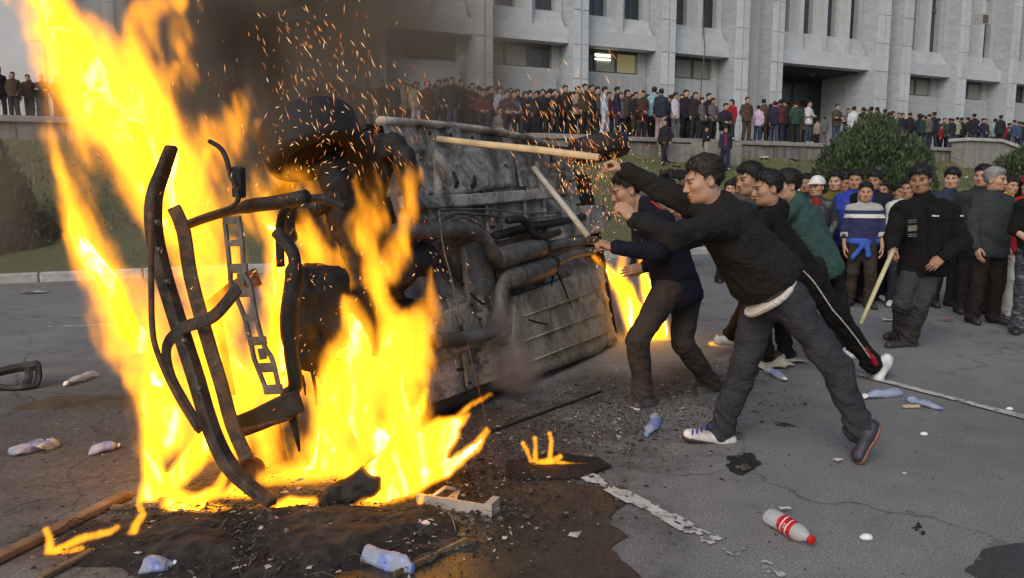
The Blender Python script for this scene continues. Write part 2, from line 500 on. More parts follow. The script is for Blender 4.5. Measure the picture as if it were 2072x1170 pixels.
# ------------------------------------------------------------------ people: distance fields meshed with surface nets
def smin(a, b, k):
    h = np.clip(0.5 + 0.5 * (b - a) / k, 0, 1)
    return b * (1 - h) + a * h - k * h * (1 - h)
class Field:
    def __init__(s, mn, mx, h):
        s.h = h; s.mn = np.array(mn, float) - 2.5 * h
        n = np.ceil((np.array(mx, float) + 2.5 * h - s.mn) / h).astype(int) + 1
        ax = [np.arange(n[i], dtype=np.float32) * h + np.float32(s.mn[i]) for i in range(3)]
        s.X, s.Y, s.Z = (np.ascontiguousarray(q) for q in np.meshgrid(*ax, indexing='ij'))
        s.F = np.full(s.X.shape, 1.0, np.float32)
    def cone_d(s, a, b, r1, r2):
        a = np.array(a, np.float32); b = np.array(b, np.float32); d = b - a
        l2 = max(float(d @ d), 1e-9)
        px, py, pz = s.X - a[0], s.Y - a[1], s.Z - a[2]
        t = np.clip((px * d[0] + py * d[1] + pz * d[2]) / l2, 0, 1)
        return np.sqrt((px - t * d[0]) ** 2 + (py - t * d[1]) ** 2 + (pz - t * d[2]) ** 2) - (r1 + (r2 - r1) * t)
    def cone(s, a, b, r1, r2, k=0.03):
        # only the neighbourhood of the cone can change the surface
        a = np.array(a, np.float32); b = np.array(b, np.float32)
        m = max(r1, r2) + max(.05, 1.5 * k) + s.h
        i0 = np.maximum(0, np.floor((np.minimum(a, b) - m - s.mn) / s.h).astype(int)); i1 = np.minimum(s.F.shape, np.ceil((np.maximum(a, b) + m - s.mn) / s.h).astype(int) + 1)
        if (i1 <= i0).any(): return s
        q = tuple(slice(u, v) for u, v in zip(i0, i1))
        d = b - a; l2 = np.float32(max(float(d @ d), 1e-9))
        px, py, pz = s.X[q] - a[0], s.Y[q] - a[1], s.Z[q] - a[2]
        t = np.clip((px * d[0] + py * d[1] + pz * d[2]) / l2, 0, 1)
        D = np.sqrt((px - t * d[0]) ** 2 + (py - t * d[1]) ** 2 + (pz - t * d[2]) ** 2) - (np.float32(r1) + np.float32(r2 - r1) * t)
        s.F[q] = smin(s.F[q], D, np.float32(k)); return s
    def ripple(s, fn, band=.07):
        """add fn(x, y, z) to the field near the surface only"""
        m = np.abs(s.F) < band
        s.F[m] += fn(s.X[m], s.Y[m], s.Z[m]).astype(np.float32); return s
    def ell_d(s, c, r, R=None):
        x, y, z = s.X - c[0], s.Y - c[1], s.Z - c[2]
        if R is not None:
            x, y, z = (x * R[0][0] + y * R[0][1] + z * R[0][2], x * R[1][0] + y * R[1][1] + z * R[1][2], x * R[2][0] + y * R[2][1] + z * R[2][2])
        q = np.sqrt((x / r[0]) ** 2 + (y / r[1]) ** 2 + (z / r[2]) ** 2)
        return (q - 1) * min(r)
    def ell(s, c, r, k=0.02, R=None):
        s.F = smin(s.F, s.ell_d(c, r, R), k); return s
    def carve(s, d, k=0.01):
        s.F = -smin(-s.F, d, k); return s
    def keep(s, d, k=0.01):
        """intersection with the inside of d"""
        s.F = -smin(-s.F, -d, k); return s
    def mesh(s):
        return surface_nets(s.F, s.mn, s.h)

def head_template(h, fringe=0.0, hairlen=0.0, broad=1.0):
    """head with origin at ear level, face towards -Y. returns (v, q, tint), (hv, hq)"""
    f = Field((-.1, -.13, -.2), (.1, .115, .14), h)
    f.F[:] = f.ell_d((0, .018, .042), (.077, .096, .086))
    f.ell((0, -.028, -.025), (.064 * broad, .066, .085), .03)
    f.ell((0, -.052, -.088), (.036, .036, .026), .03)
    for sx in (-1, 1):
        f.ell((sx * .046 * broad, -.056, -.016), (.027, .03, .024), .02)           # cheekbone
        f.ell((sx * .048, -.012, -.068), (.02, .04, .03), .03)                     # jaw corner
    f.cone((-.034, -.083, .028), (.034, -.083, .028), .0125, .0125, .014)          # brow
    for sx in (-1, 1):
        f.carve(np.sqrt((f.X - sx * .031) ** 2 + (f.Y + .112) ** 2 * .8 + (f.Z - .006) ** 2 * 1.8) - .0235, .012)
        f.F = smin(f.F, np.sqrt((f.X - sx * .031) ** 2 + (f.Y + .0725) ** 2 + (f.Z - .006) ** 2) - .0145, .003)
    f.cone((0, -.088, .018), (0, -.109, -.026), .008, .0125, .008)                  # nose
    for sx in (-1, 1): f.ell((sx * .011, -.1, -.03), (.009, .012, .008), .006)
    f.ell((0, -.092, -.054), (.023, .012, .006), .006)                              # lips
    f.ell((0, -.091, -.066), (.020, .012, .007), .006)
    f.carve(np.sqrt((f.X / 2.6) ** 2 + (f.Y + .104) ** 2 + ((f.Z + .060) * 2.2) ** 2) - .0075, .004)
    for sx in (-1, 1):                                                              # ears
        f.ell((sx * .079, .014, -.002), (.0095, .021, .034), .008)
        f.carve(np.sqrt(((f.X - sx * .089) * 1.2) ** 2 + (f.Y - .010) ** 2 + ((f.Z - .002) / 1.7) ** 2) - .010, .006)
    f.cone((0, .018, -.07), (0, .035, -.19), .053, .058, .03)                       # neck
    v, q = f.mesh()
    t = np.ones((len(v), 3), np.float32)
    x, y, z = np.abs(v[:, 0]), v[:, 1], v[:, 2]
    face = y < -.05
    # eyebrows, eyes, lips, cheeks: own colours; mouth line and nostrils: shade painted in
    brow = face & (np.abs(z - (.0315 - .12 * np.clip(x - .03, 0, 1) )) < .0052) & (x > .011) & (x < .052)
    t[brow] *= .16
    eye = face & (((x - .031) / .0165) ** 2 + ((z - .0055) / .0058) ** 2 < 1)
    t[eye] = (.75, .8, .9)
    iris = face & (((x - .031) / .0075) ** 2 + ((z - .0055) / .0062) ** 2 < 1)
    t[iris] = .05
    lid = face & (((x - .031) / .020) ** 2 + ((z - .0105) / .0035) ** 2 < 1)
    t[lid] *= .25
    lips = face & (z < -.049) & (z > -.072) & (x < .024 - np.abs(z + .06) * .8)
    t[lips] *= np.array((.86, .56, .54))
    mouth = face & (np.abs(z + .0602) < .0022) & (x < .023)
    t[mouth] *= .35
    ch = np.exp(-(((x - .045) / .022) ** 2 + ((z + .022) / .02) ** 2)) * face
    t *= 1 - ch[:, None] * np.array((.02, .14, .14))
    beard = face * np.clip((-.045 - z) / .02, 0, 1) * np.clip((x - .024) / .01, 0, 1) * .0 + face * np.clip((-.078 - z) / .012, 0, 1) * .12
    t *= 1 - beard[:, None]
    nost = face & (z < -.030) & (z > -.040) & (x < .012) & (x > .003) & (y < -.095)
    t[nost] *= .4
    # hair cap
    g = Field((-.115, -.135, -.16 - hairlen), (.115, .14, .165), h)
    scalp = g.ell_d((0, .018, .042), (.077, .096, .086))
    nz = (fbm(g.X * 50 + 3, g.Y * 22, g.Z * 32, 2) - .5) * .013 + (vnoise(g.X * 130, g.Y * 45, g.Z * 90) - .5) * .007
    low = .074 - fringe - (np.clip(g.Y, -.068, 1) + .068) * .98
    side = np.abs(g.X) / .075
    low = low + .010 * np.clip(side - .45, 0, .4) / .4 * (g.Y < -.035)                # temples
    low = np.maximum(low, -.06 - hairlen)
    low = low + (vnoise(g.X * 75 + 9, g.Y * 75, g.Z * 0 + 3.3) - .5) * .020
    if hairlen > .05:
        low = np.where(g.Y > -.04, -.06 - hairlen, low)
        scalp = smin(scalp, g.cone_d((0, .04, -.02), (0, .045, -.09 - hairlen), .076, .06), .04)
    ear = np.sqrt((g.X * .2) ** 2 + (g.Y - .008) ** 2 + (g.Z + .010) ** 2)
    if hairlen <= .05: low = np.maximum(low, np.where(ear < .034, .03, -9))
    up_ = np.clip((g.Z - low) / .034, 0, 1)
    thick = (.0075 + .014 * np.clip((g.Z - .025) / .08, 0, 1) + .004 * fringe / .012) * np.sqrt(up_) - .012 * (g.Z < low)
    g.F = (scalp + nz * np.clip(up_ * 2, 0, 1) - thick).astype(np.float32)
    g.F = np.maximum(g.F, (low - g.Z) * .6).astype(np.float32)
    hv, hq = g.mesh()
    # tufts: narrow blades lying along the growth direction, so that the outline and the hairline are ragged
    rg = np.random.default_rng(int(1000 * abs(fringe + hairlen)) + 3)
    n = 1500 if h < .007 else 500
    ii = rg.integers(0, len(hv), n); P = hv[ii]
    N_ = P - np.array((0, .018, .03)); N_ /= np.linalg.norm(N_, axis=1)[:, None]
    crown = np.array((0, .05, .13)); Dn = P - crown; Dn -= N_ * (Dn * N_).sum(1)[:, None]; Dn /= np.linalg.norm(Dn, axis=1)[:, None] + 1e-6
    dr = Dn + N_ * rg.uniform(.10, .42, (n, 1)) + rg.normal(0, .22, (n, 3)); dr /= np.linalg.norm(dr, axis=1)[:, None]
    sd = np.cross(dr, N_); sd /= np.linalg.norm(sd, axis=1)[:, None] + 1e-6
    ln = rg.uniform(.012, .030, (n, 1)); w = rg.uniform(.0012, .0030, (n, 1)); b0 = P - N_ * .002
    tv = np.stack([b0 - sd * w, b0 + sd * w, b0 + dr * ln + sd * w * .15, b0 + dr * ln - sd * w * .15], 1).reshape(-1, 3)
    tq = np.arange(n * 4).reshape(n, 4) + len(hv)
    hv = np.concatenate([hv, tv]); hq = np.concatenate([hq, tq])
    return (v, q, t), (hv, hq)

def hand_template(h, curl, spread=0.10, thumb_in=0.3):
    """right hand, wrist at the origin, fingers along +X, palm towards -Z, thumb towards +Y"""
    f = Field((-.06, -.07, -.11), (.21, .09, .05), h)
    f.F[:] = f.cone_d((-.05, 0, 0), (.01, 0, 0), .026, .025)
    for y, l in ((.026, .088), (.009, .092), (-.009, .088), (-.025, .080)):
        f.cone((.012, y * .6, 0), (l, y, -.002), .017, .0125, .012)
    f.ell((.045, .0, -.006), (.045, .038, .014), .012)
    base = [(.026, .088, .040, .026, .021), (.009, .093, .045, .029, .022), (-.009, .089, .042, .027, .021), (-.026, .081, .033, .021, .018)]
    tips = []
    for i, (y, x, a, b, c) in enumerate(base):
        p = np.array((x, y, -.002)); ang = 0.0
        sp = spread * (1.5 - i)
        for j, (l, r1, r2) in enumerate(((a, .0098, .0088), (b, .0088, .008), (c, .008, .0066))):
            ang += curl * (0.75, 1.0, 0.7)[j] * (1 + .07 * i)
            q = p + np.array((math.cos(ang) * l, math.sin(sp) * l * math.cos(ang), -math.sin(ang) * l))
            f.F = smin(f.F, f.cone_d(p, q, r1, r2), .004)
            p = q
        tips.append(p)
    p0 = np.array((.018, .022, -.006)); p1 = np.array((.052, .050 - .02 * thumb_in, -.020 - .012 * thumb_in))
    p2 = np.array((.082, .056 - .045 * thumb_in, -.032 - .03 * thumb_in)); p3 = np.array((.104, .052 - .07 * thumb_in, -.040 - .034 * thumb_in))
    f.cone(p0, p1, .015, .0125, .012); f.F = smin(f.F, f.cone_d(p1, p2, .0125, .0105), .006); f.F = smin(f.F, f.cone_d(p2, p3, .0105, .0085), .005)
    return f.mesh()

HEADS = {}
def heads(kind, h):
    if (kind, h) not in HEADS:
        a = dict(short=(.0, .0), fringe=(.012, .0), crop=(-.004, .0), long=(.006, .16), bob=(.012, .07))[kind]
        HEADS[kind, h] = head_template(h, a[0], a[1], 1.04)
    return HEADS[kind, h]
HANDS = {}
def hands(curl, h):
    if (curl, h) not in HANDS:
        HANDS[curl, h] = hand_template(h, curl, 0.08 if curl < .8 else .01, min(1.0, curl * .8))
    return HANDS[curl, h]
def basis(x, z):
    x = Vector(x).normalized(); z = Vector(z); z = (z - x * z.dot(x)).normalized(); y = z.cross(x)
    return np.array([x, y, z]).T            # columns
def xf(v, R, c, s=1.0):
    return (v * s) @ R.T + np.array(c)
def unit(v):
    v = np.array(v, float); return v / max(1e-9, np.linalg.norm(v))

SKIN = [(.42, .25, .165), (.36, .205, .13), (.47, .29, .20), (.31, .17, .105)]
def person(label, J, top, pants, h=0.014, s=1.0, hair='short', hair_col=(.012, .010, .009), skin=0, group=None, bulk=1.0, pbulk=1.0,
           shoe=(.03, .03, .03), sole=None, shoes2=None, soles2=None, sleeve=1.0, curl=(0.35, 0.35), top_mat='cloth', pants_mat='denim', hem=0.06, collar=True, fold=1.0, seed=0,
           hood=False, open_front=None, head_s=1.0, extra=None, cat='person', build_hair=True, hand_up=(None, None), waistband=None, root=None, belly=0.0, cuff=0.0, shoe_mat=None):
    """J: joints in metres (world). Children: body (skin, one surface), jacket, trousers, two shoes, hair."""
    J = {k: np.array(v, float) for k, v in J.items()}
    ground = J.get('base', np.array([(J['hipL'][0] + J['hipR'][0]) / 2, (J['hipL'][1] + J['hipR'][1]) / 2, min(J['toeL'][2], J['toeR'][2]) - .02]))
    e = empty('person', ground)
    tag(e, label, cat, group)
    def L(v): return v - ground[None]
    for k in J: J[k] = J[k] - ground
    hips = (J['hipL'] + J['hipR']) / 2; shs = (J['shL'] + J['shR']) / 2
    rnd = random.Random(seed + 5)
    o3 = (seed * 3.7, seed * 1.3, seed * 2.1)
    # --- top
    pts = np.array([J[k] for k in ('hipL', 'hipR', 'shL', 'shR', 'elL', 'elR', 'wrL', 'wrR', 'neck')])
    m = .20 * s * bulk
    f = Field(pts.min(0) - m, pts.max(0) + m, h)
    up = unit(shs - hips); across = unit(J['shL'] - J['shR']); fwd = unit(np.cross(up, across)) * 1.0
    if 'fwd' in J: pass
    low = hips - up * hem * s
    b = bulk * s
    sp = .068 * s
    wl = (J['hipL'] - J['hipR']) * .5
    f.cone(low + unit(wl) * sp, shs + (J['shL'] - shs) * .48 - up * .09 * s, .112 * b, .104 * b)
    f.cone(low - unit(wl) * sp, shs + (J['shR'] - shs) * .48 - up * .09 * s, .112 * b, .104 * b, .05)
    f.cone(low, shs - up * .12 * s, .130 * b, .118 * b, .05)
    if belly: f.cone(hips + fwd * belly, shs + fwd * belly * .4 - up * .1, .10 * b, .10 * b, .08)
    f.cone(J['shL'], J['shR'], .056 * b, .056 * b, .05)
    f.cone(J['shL'], J['neck'], .052 * b, .052 * s, .04)
    f.cone(J['shR'], J['neck'], .052 * b, .052 * s, .04)
    f.cone(shs - up * .03 * s, J['neck'], .085 * b, .064 * s, .05)
    for q in 'LR':
        f.cone(J['sh' + q], J['el' + q], .060 * b, .052 * b, .035)
        w = J['el' + q] + (J['wr' + q] - J['el' + q]) * (max(0.0, sleeve - .5) * 2 if sleeve >= .5 else 0) * .96
        if sleeve >= .5: f.cone(J['el' + q], w, .052 * b, .041 * b, .02)
        if cuff and sleeve >= .5: f.cone(w, w - unit(J['wr' + q] - J['el' + q]) * .03, .046 * b, .046 * b, .005)
    if hood:
        f.ell(J['neck'] - fwd * .07 * s + up * .03 * s, (.11 * s, .085 * s, .06 * s), .03)
    if collar:
        f.cone(J['neck'] - up * .01, J['neck'] + up * .035 * s, .068 * s, .064 * s, .02)
    # cut the hem flat, hollow below
    side = (f.X - low[0]) * up[0] + (f.Y - low[1]) * up[1] + (f.Z - low[2]) * up[2]
    f.keep(-(side + .07 * s), .012)
    # folds: creases that run round the limbs and slack over the belly
    f.ripple(lambda X, Y, Z: fold * ((fbm(X * 6 + Z * 4 + o3[0], Y * 6 - Z * 3 + o3[1], Z * 9 + X * 4 + o3[2], 2) - .5) * .034 - np.abs(fbm(X * 11 + Z * 9 + o3[0], Y * 11, Z * 13 - X * 6, 2) - .5) * .030))
    v, q = f.mesh()
    tp = link('jacket' if top_mat != 'knit' else 'sweater', mesh_np('jacket', v, q), MAT[top_mat] if isinstance(top_mat, str) else top_mat, e)
    tp.color = (*top, 1)
    # --- trousers
    pts = np.array([J[k] for k in ('hipL', 'hipR', 'knL', 'knR', 'anL', 'anR')] + [hips + up * .12 * s])
    m = .17 * s * pbulk
    f = Field(pts.min(0) - m, pts.max(0) + m, h)
    pb = pbulk * s
    f.cone(J['hipL'] + up * .02 * s, J['hipR'] + up * .02 * s, .092 * pb, .092 * pb)
    f.cone(hips, hips + up * .10 * s, .108 * pb, .090 * pb, .04)
    f.keep((f.X - low[0]) * up[0] + (f.Y - low[1]) * up[1] + (f.Z - low[2]) * up[2] + .035 * s, .01)
    for q in 'LR':
        f.cone(J['hip' + q], J['kn' + q], .092 * pb, .066 * pb, .035)
        d = unit(J['an' + q] - J['kn' + q])
        f.cone(J['kn' + q], J['an' + q] - d * .0 * s, .066 * pb, .058 * pb, .025)
        f.cone(J['an' + q] - d * .03 * s, J['an' + q] + d * .035 * s, .058 * pb, .066 * pb, .02)
    def creases(X, Y, Z):
        fr = (fbm(X * 7 + Z * 3 + o3[1], Y * 7 + o3[2], Z * 9 - X * 4 + o3[0], 2) - .5) * .026 - np.abs(fbm(X * 12 + Z * 5 + o3[0], Y * 12 - Z * 5, Z * 14, 2) - .5) * .022
        wob = 12 * vnoise(X * 9, Y * 9, Z * 9 + o3[0])
        for q in 'LR':      # heavier creases behind the knee and above the shoe
            for c, amp in ((J['kn' + q], .007), (J['an' + q], .011)):
                d2 = (X - c[0]) ** 2 + (Y - c[1]) ** 2 + (Z - c[2]) ** 2
                fr = fr + np.exp(-d2 / (.10 * s) ** 2) * amp * np.sin((Z - c[2]) * 75 / s + (X - Y) * 45 + wob)
        return fr * fold
    f.ripple(creases)
    v, q = f.mesh()
    tr = link('trousers', mesh_np('trousers', v, q), MAT[pants_mat] if isinstance(pants_mat, str) else pants_mat, e)
    tr.color = (*pants, 1)
    # --- shoes
    for q in 'LR':
        a = J['an' + q]; t = J['toe' + q]; heel = J.get('heel' + q)
        shin = unit(J['kn' + q] - a)
        if heel is None: heel = a - unit(t - a) * .045 * s - shin * .055 * s * 0 + np.array((0, 0, 0)); heel = a * .8 + t * .2 - unit(t - a) * .085 * s; heel[2] = min(a[2], t[2] + .03 * s)
        d = unit(t - heel); hs = .009 if h < .013 else .013 if h < .02 else .018
        mn_ = np.minimum(np.minimum(heel, t), a) - .07 * s; mx_ = np.maximum(np.maximum(heel, t), a) + .07 * s
        f = Field(mn_, mx_, hs)
        lat = unit(np.cross(d, shin)); nrm = unit(np.cross(lat, d))
        f.F[:] = f.cone_d(heel + nrm * .026 * s, t - d * .03 * s + nrm * .016 * s, .040 * s, .034 * s)
        f.cone(heel + d * .16 * s + nrm * .02 * s + lat * .012, t - d * .025 * s + nrm * .014 * s, .034 * s, .030 * s, .02)
        f.cone(heel + d * .045 * s + nrm * .02 * s, a + shin * .01 * s, .040 * s, .044 * s, .03)
        base = (f.X - heel[0]) * nrm[0] + (f.Y - heel[1]) * nrm[1] + (f.Z - heel[2]) * nrm[2]
        f.keep(-(base + .014 * s), .006)
        v, qd = f.mesh()
        so = link('shoe', mesh_np('shoe', v, qd), MAT[shoe_mat or 'shoe'], e); so.color = (*(shoes2['LR'.index(q)] if shoes2 else shoe), 1)
        if sole:
            g = Field(mn_, mx_, hs)
            g.F[:] = f.F - .006
            g.keep(base - .012 * s, .003)
            v, qd = g.mesh()
            sl = link('sole', mesh_np('sole', v, qd), MAT['shoe'], so); sl.color = (*(soles2['LR'.index(q)] if soles2 else sole), 1)
    # --- body: slim figure under the clothes, neck, head, hands
    hb = max(h * 1.6, .022)
    f = Field(np.array(list(J.values())).min(0) - .15 * s, np.array(list(J.values())).max(0) + .12 * s, hb)
    f.cone(J['hipL'], J['hipR'], .07 * s, .07 * s)
    f.cone(hips, shs - up * .08 * s, .065 * s, .06 * s, .03)
    f.cone(shs - up * .08 * s, J['neck'], .05 * s, .05 * s, .02)
    hd = J['head']
    f.cone(J['neck'] - up * .03 * s, J['neck'] * .45 + hd * .55, .054 * s, .050 * s, .03)
    for q in 'LR':
        f.cone(J['sh' + q], J['el' + q], .045 * s, .040 * s, .03); f.cone(J['el' + q], J['wr' + q], .040 * s, .029 * s, .02)
        f.cone(J['hip' + q], J['kn' + q], .065 * s, .048 * s, .03); f.cone(J['kn' + q], J['an' + q], .048 * s, .036 * s, .02)
    bv, bq = f.mesh(); V = [bv]; Q = [bq]; TN = [np.ones((len(bv), 3), np.float32)]
    nb = len(bv)
    fd = unit(J['face']) if 'face' in J else -fwd
    J_face = J.get('face_dir'); fd = unit(J_face + ground) if J_face is not None else fd
    tilt = J.get('up_dir'); hu = unit(tilt + ground) if tilt is not None else unit(hd - J['neck']) * .4 + np.array((0, 0, .6))
    hh = .0048 if h < .013 else (.006 if h < .02 else .009)
    (v, q, t), (hv, hq) = heads(hair if hair else 'short', hh)
    z = hu - fd * (hu @ fd); z = unit(z); y = -fd; x = np.cross(y, z)
    R = np.array([x, y, z]).T
    hsz = s ** .5 * head_s
    V.append(xf(v, R, hd, hsz)); Q.append(q + nb); TN.append(t); nb += len(v)
    for i, qn in enumerate('LR'):
        hx = .0036 if h < .013 else (.0046 if h < .02 else .008)
        cu = curl[i]
        v, q = hands(cu, hx)
        w = J['wr' + qn]; fa = unit(w - J['el' + qn])
        hdx = J.get('hand' + qn); dx = unit(hdx - w) if hdx is not None else fa
        if hand_up[i] is not None: zz = np.array(hand_up[i])
        else: zz = -across * (1 if qn == 'R' else -1) * -1.0; zz = (across if qn == 'L' else -across)
        Rh = basis(dx, zz)
        v = v.copy()
        if qn == 'L': v[:, 1] *= -1; q = q[:, ::-1]
        V.append(xf(v, Rh, w, s)); Q.append(q + nb); TN.append(np.ones((len(v), 3), np.float32)); nb += len(v)
    v = np.concatenate(V); q = np.concatenate(Q); t = np.concatenate(TN)
    me = mesh_np('body', v, q)
    ca = me.color_attributes.new("tint", 'FLOAT_COLOR', 'POINT')
    ca.data.foreach_set("color", np.concatenate([t, np.ones((len(t), 1), np.float32)], 1).ravel())
    bd = link('body', me, MAT['skin'], e); bd.color = (*SKIN[skin], 1)
    if hair and build_hair:
        ho = link('hair', mesh_np('hair', xf(hv, R, hd, hsz), hq), MAT['hair'], e); ho.color = (*hair_col, 1)
    e['_R'] = [float(a) for a in R.ravel()]; e['_hd'] = [float(a) for a in hd]; e['_hs'] = hsz
    return e
def headframe(e):
    return np.array(list(e['_R'])).reshape(3, 3), np.array(list(e['_hd'])), e['_hs']

def standing(height=1.72, face=0.0, arms='down', seed=0, stride=0.0, lean=0.0, seated=False):
    """joints of a standing figure at the origin that faces -Y"""
    r = random.Random(seed)
    k = height / 1.75
    j = {}
    sw = .172 * k; hw = .085 * k
    st = stride
    j['hipL'] = (hw, 0, .90 * k); j['hipR'] = (-hw, 0, .90 * k)
    j['knL'] = (hw + .02, -.03 - st * .18, .50 * k); j['knR'] = (-hw - .02, -.02 + st * .10, .50 * k)
    j['anL'] = (hw + .035, .02 - st * .22, .085 * k); j['anR'] = (-hw - .035, .02 + st * .25, .085 * k + abs(st) * .02)
    for q in 'LR':
        a = j['an' + q]; sgn = 1 if q == 'L' else -1
        j['toe' + q] = (a[0] + sgn * .05, a[1] - .19 * k, .012)
    ly = -lean * .30
    j['neck'] = (0, .01 + ly, 1.47 * k)
    j['shL'] = (sw, .015 + ly * .95, 1.385 * k); j['shR'] = (-sw, .015 + ly * .95, 1.385 * k)
    j['head'] = (0, -.015 + ly * 1.15, 1.62 * k)
    if arms == 'crossed':
        j['elL'] = (sw + .05, -.06 + ly, 1.13 * k); j['elR'] = (-sw - .05, -.06 + ly, 1.13 * k)
        j['wrL'] = (-.07, -.20 + ly, 1.15 * k); j['wrR'] = (.07, -.19 + ly, 1.12 * k)
    elif arms == 'pockets':
        j['elL'] = (sw + .09, .05 + ly, 1.14 * k); j['elR'] = (-sw - .09, .05 + ly, 1.14 * k)
        j['wrL'] = (sw + .0, -.06, .92 * k); j['wrR'] = (-sw - .0, -.06, .92 * k)
    elif arms == 'front':
        j['elL'] = (sw + .05, -.01 + ly, 1.13 * k); j['elR'] = (-sw - .05, -.01 + ly, 1.13 * k)
        j['wrL'] = (.05, -.17 + ly, .95 * k); j['wrR'] = (-.05, -.17 + ly, .97 * k)
    elif arms == 'raised':
        j['elL'] = (sw + .05, -.02, 1.13 * k); j['wrL'] = (sw + .05, -.08, .88 * k)
        j['elR'] = (-sw - .20, -.14, 1.36 * k); j['wrR'] = (-sw - .12, -.28, 1.55 * k)
    else:
        a = r.uniform(-.03, .05)
        j['elL'] = (sw + .055, .03 + a + ly, 1.13 * k); j['elR'] = (-sw - .055, .03 - a + ly, 1.13 * k)
        j['wrL'] = (sw + .06, -.03 + a * 2, .88 * k); j['wrR'] = (-sw - .06, -.03 - a * 2, .88 * k)
    c, s_ = math.sin(face), math.cos(face)
    j['face_dir'] = (c, -s_, -.05)
    return j
def place(j, loc, rz, vecs=('face_dir', 'up_dir')):
    c, s_ = math.cos(rz), math.sin(rz)
    out = {}
    for k, p in j.items():
        q = (p[0] * c - p[1] * s_, p[0] * s_ + p[1] * c, p[2])
        out[k] = q if k in vecs else (q[0] + loc[0], q[1] + loc[1], q[2] + loc[2])
    return out
# ------------------------------------------------------------------ frame of the facade: s along it, n towards the square, z up
FD = Vector((.910, .414, 0)).normalized()
FN = Vector((FD.y, -FD.x, 0))
FB = Vector((.2265 * 32.5, 32.5, 0))
FM = Matrix((( FD.x, FN.x, 0, FB.x), (FD.y, FN.y, 0, FB.y), (0, 0, 1, 0), (0, 0, 0, 1)))     # local (s, n, z) -> world; mirrors, so faces are flipped where it matters
def fp(s_, n, z): return FB + FD * s_ + FN * n + Vector((0, 0, z))
def fs(px, py, n):
    """the s at which the facade plane n is seen at that spot"""
    d = ray(px, py); o = FB + FN * n
    # (d*t - o).FN = 0
    t = o.dot(FN) / d.dot(FN)
    p = Vector((0, 0, CAM_H)) + d * t
    return (p - FB).dot(FD), p.z
def fbox(mb, s0, s1, n0, n1, z0, z1):
    c = [fp(a, b, z) for z in (z0, z1) for b in (n0, n1) for a in (s0, s1)]
    mb.add(c, [(0, 1, 3, 2), (4, 6, 7, 5), (0, 4, 5, 1), (2, 3, 7, 6), (0, 2, 6, 4), (1, 5, 7, 3)]); return mb
ZT = 3.2          # terrace floor
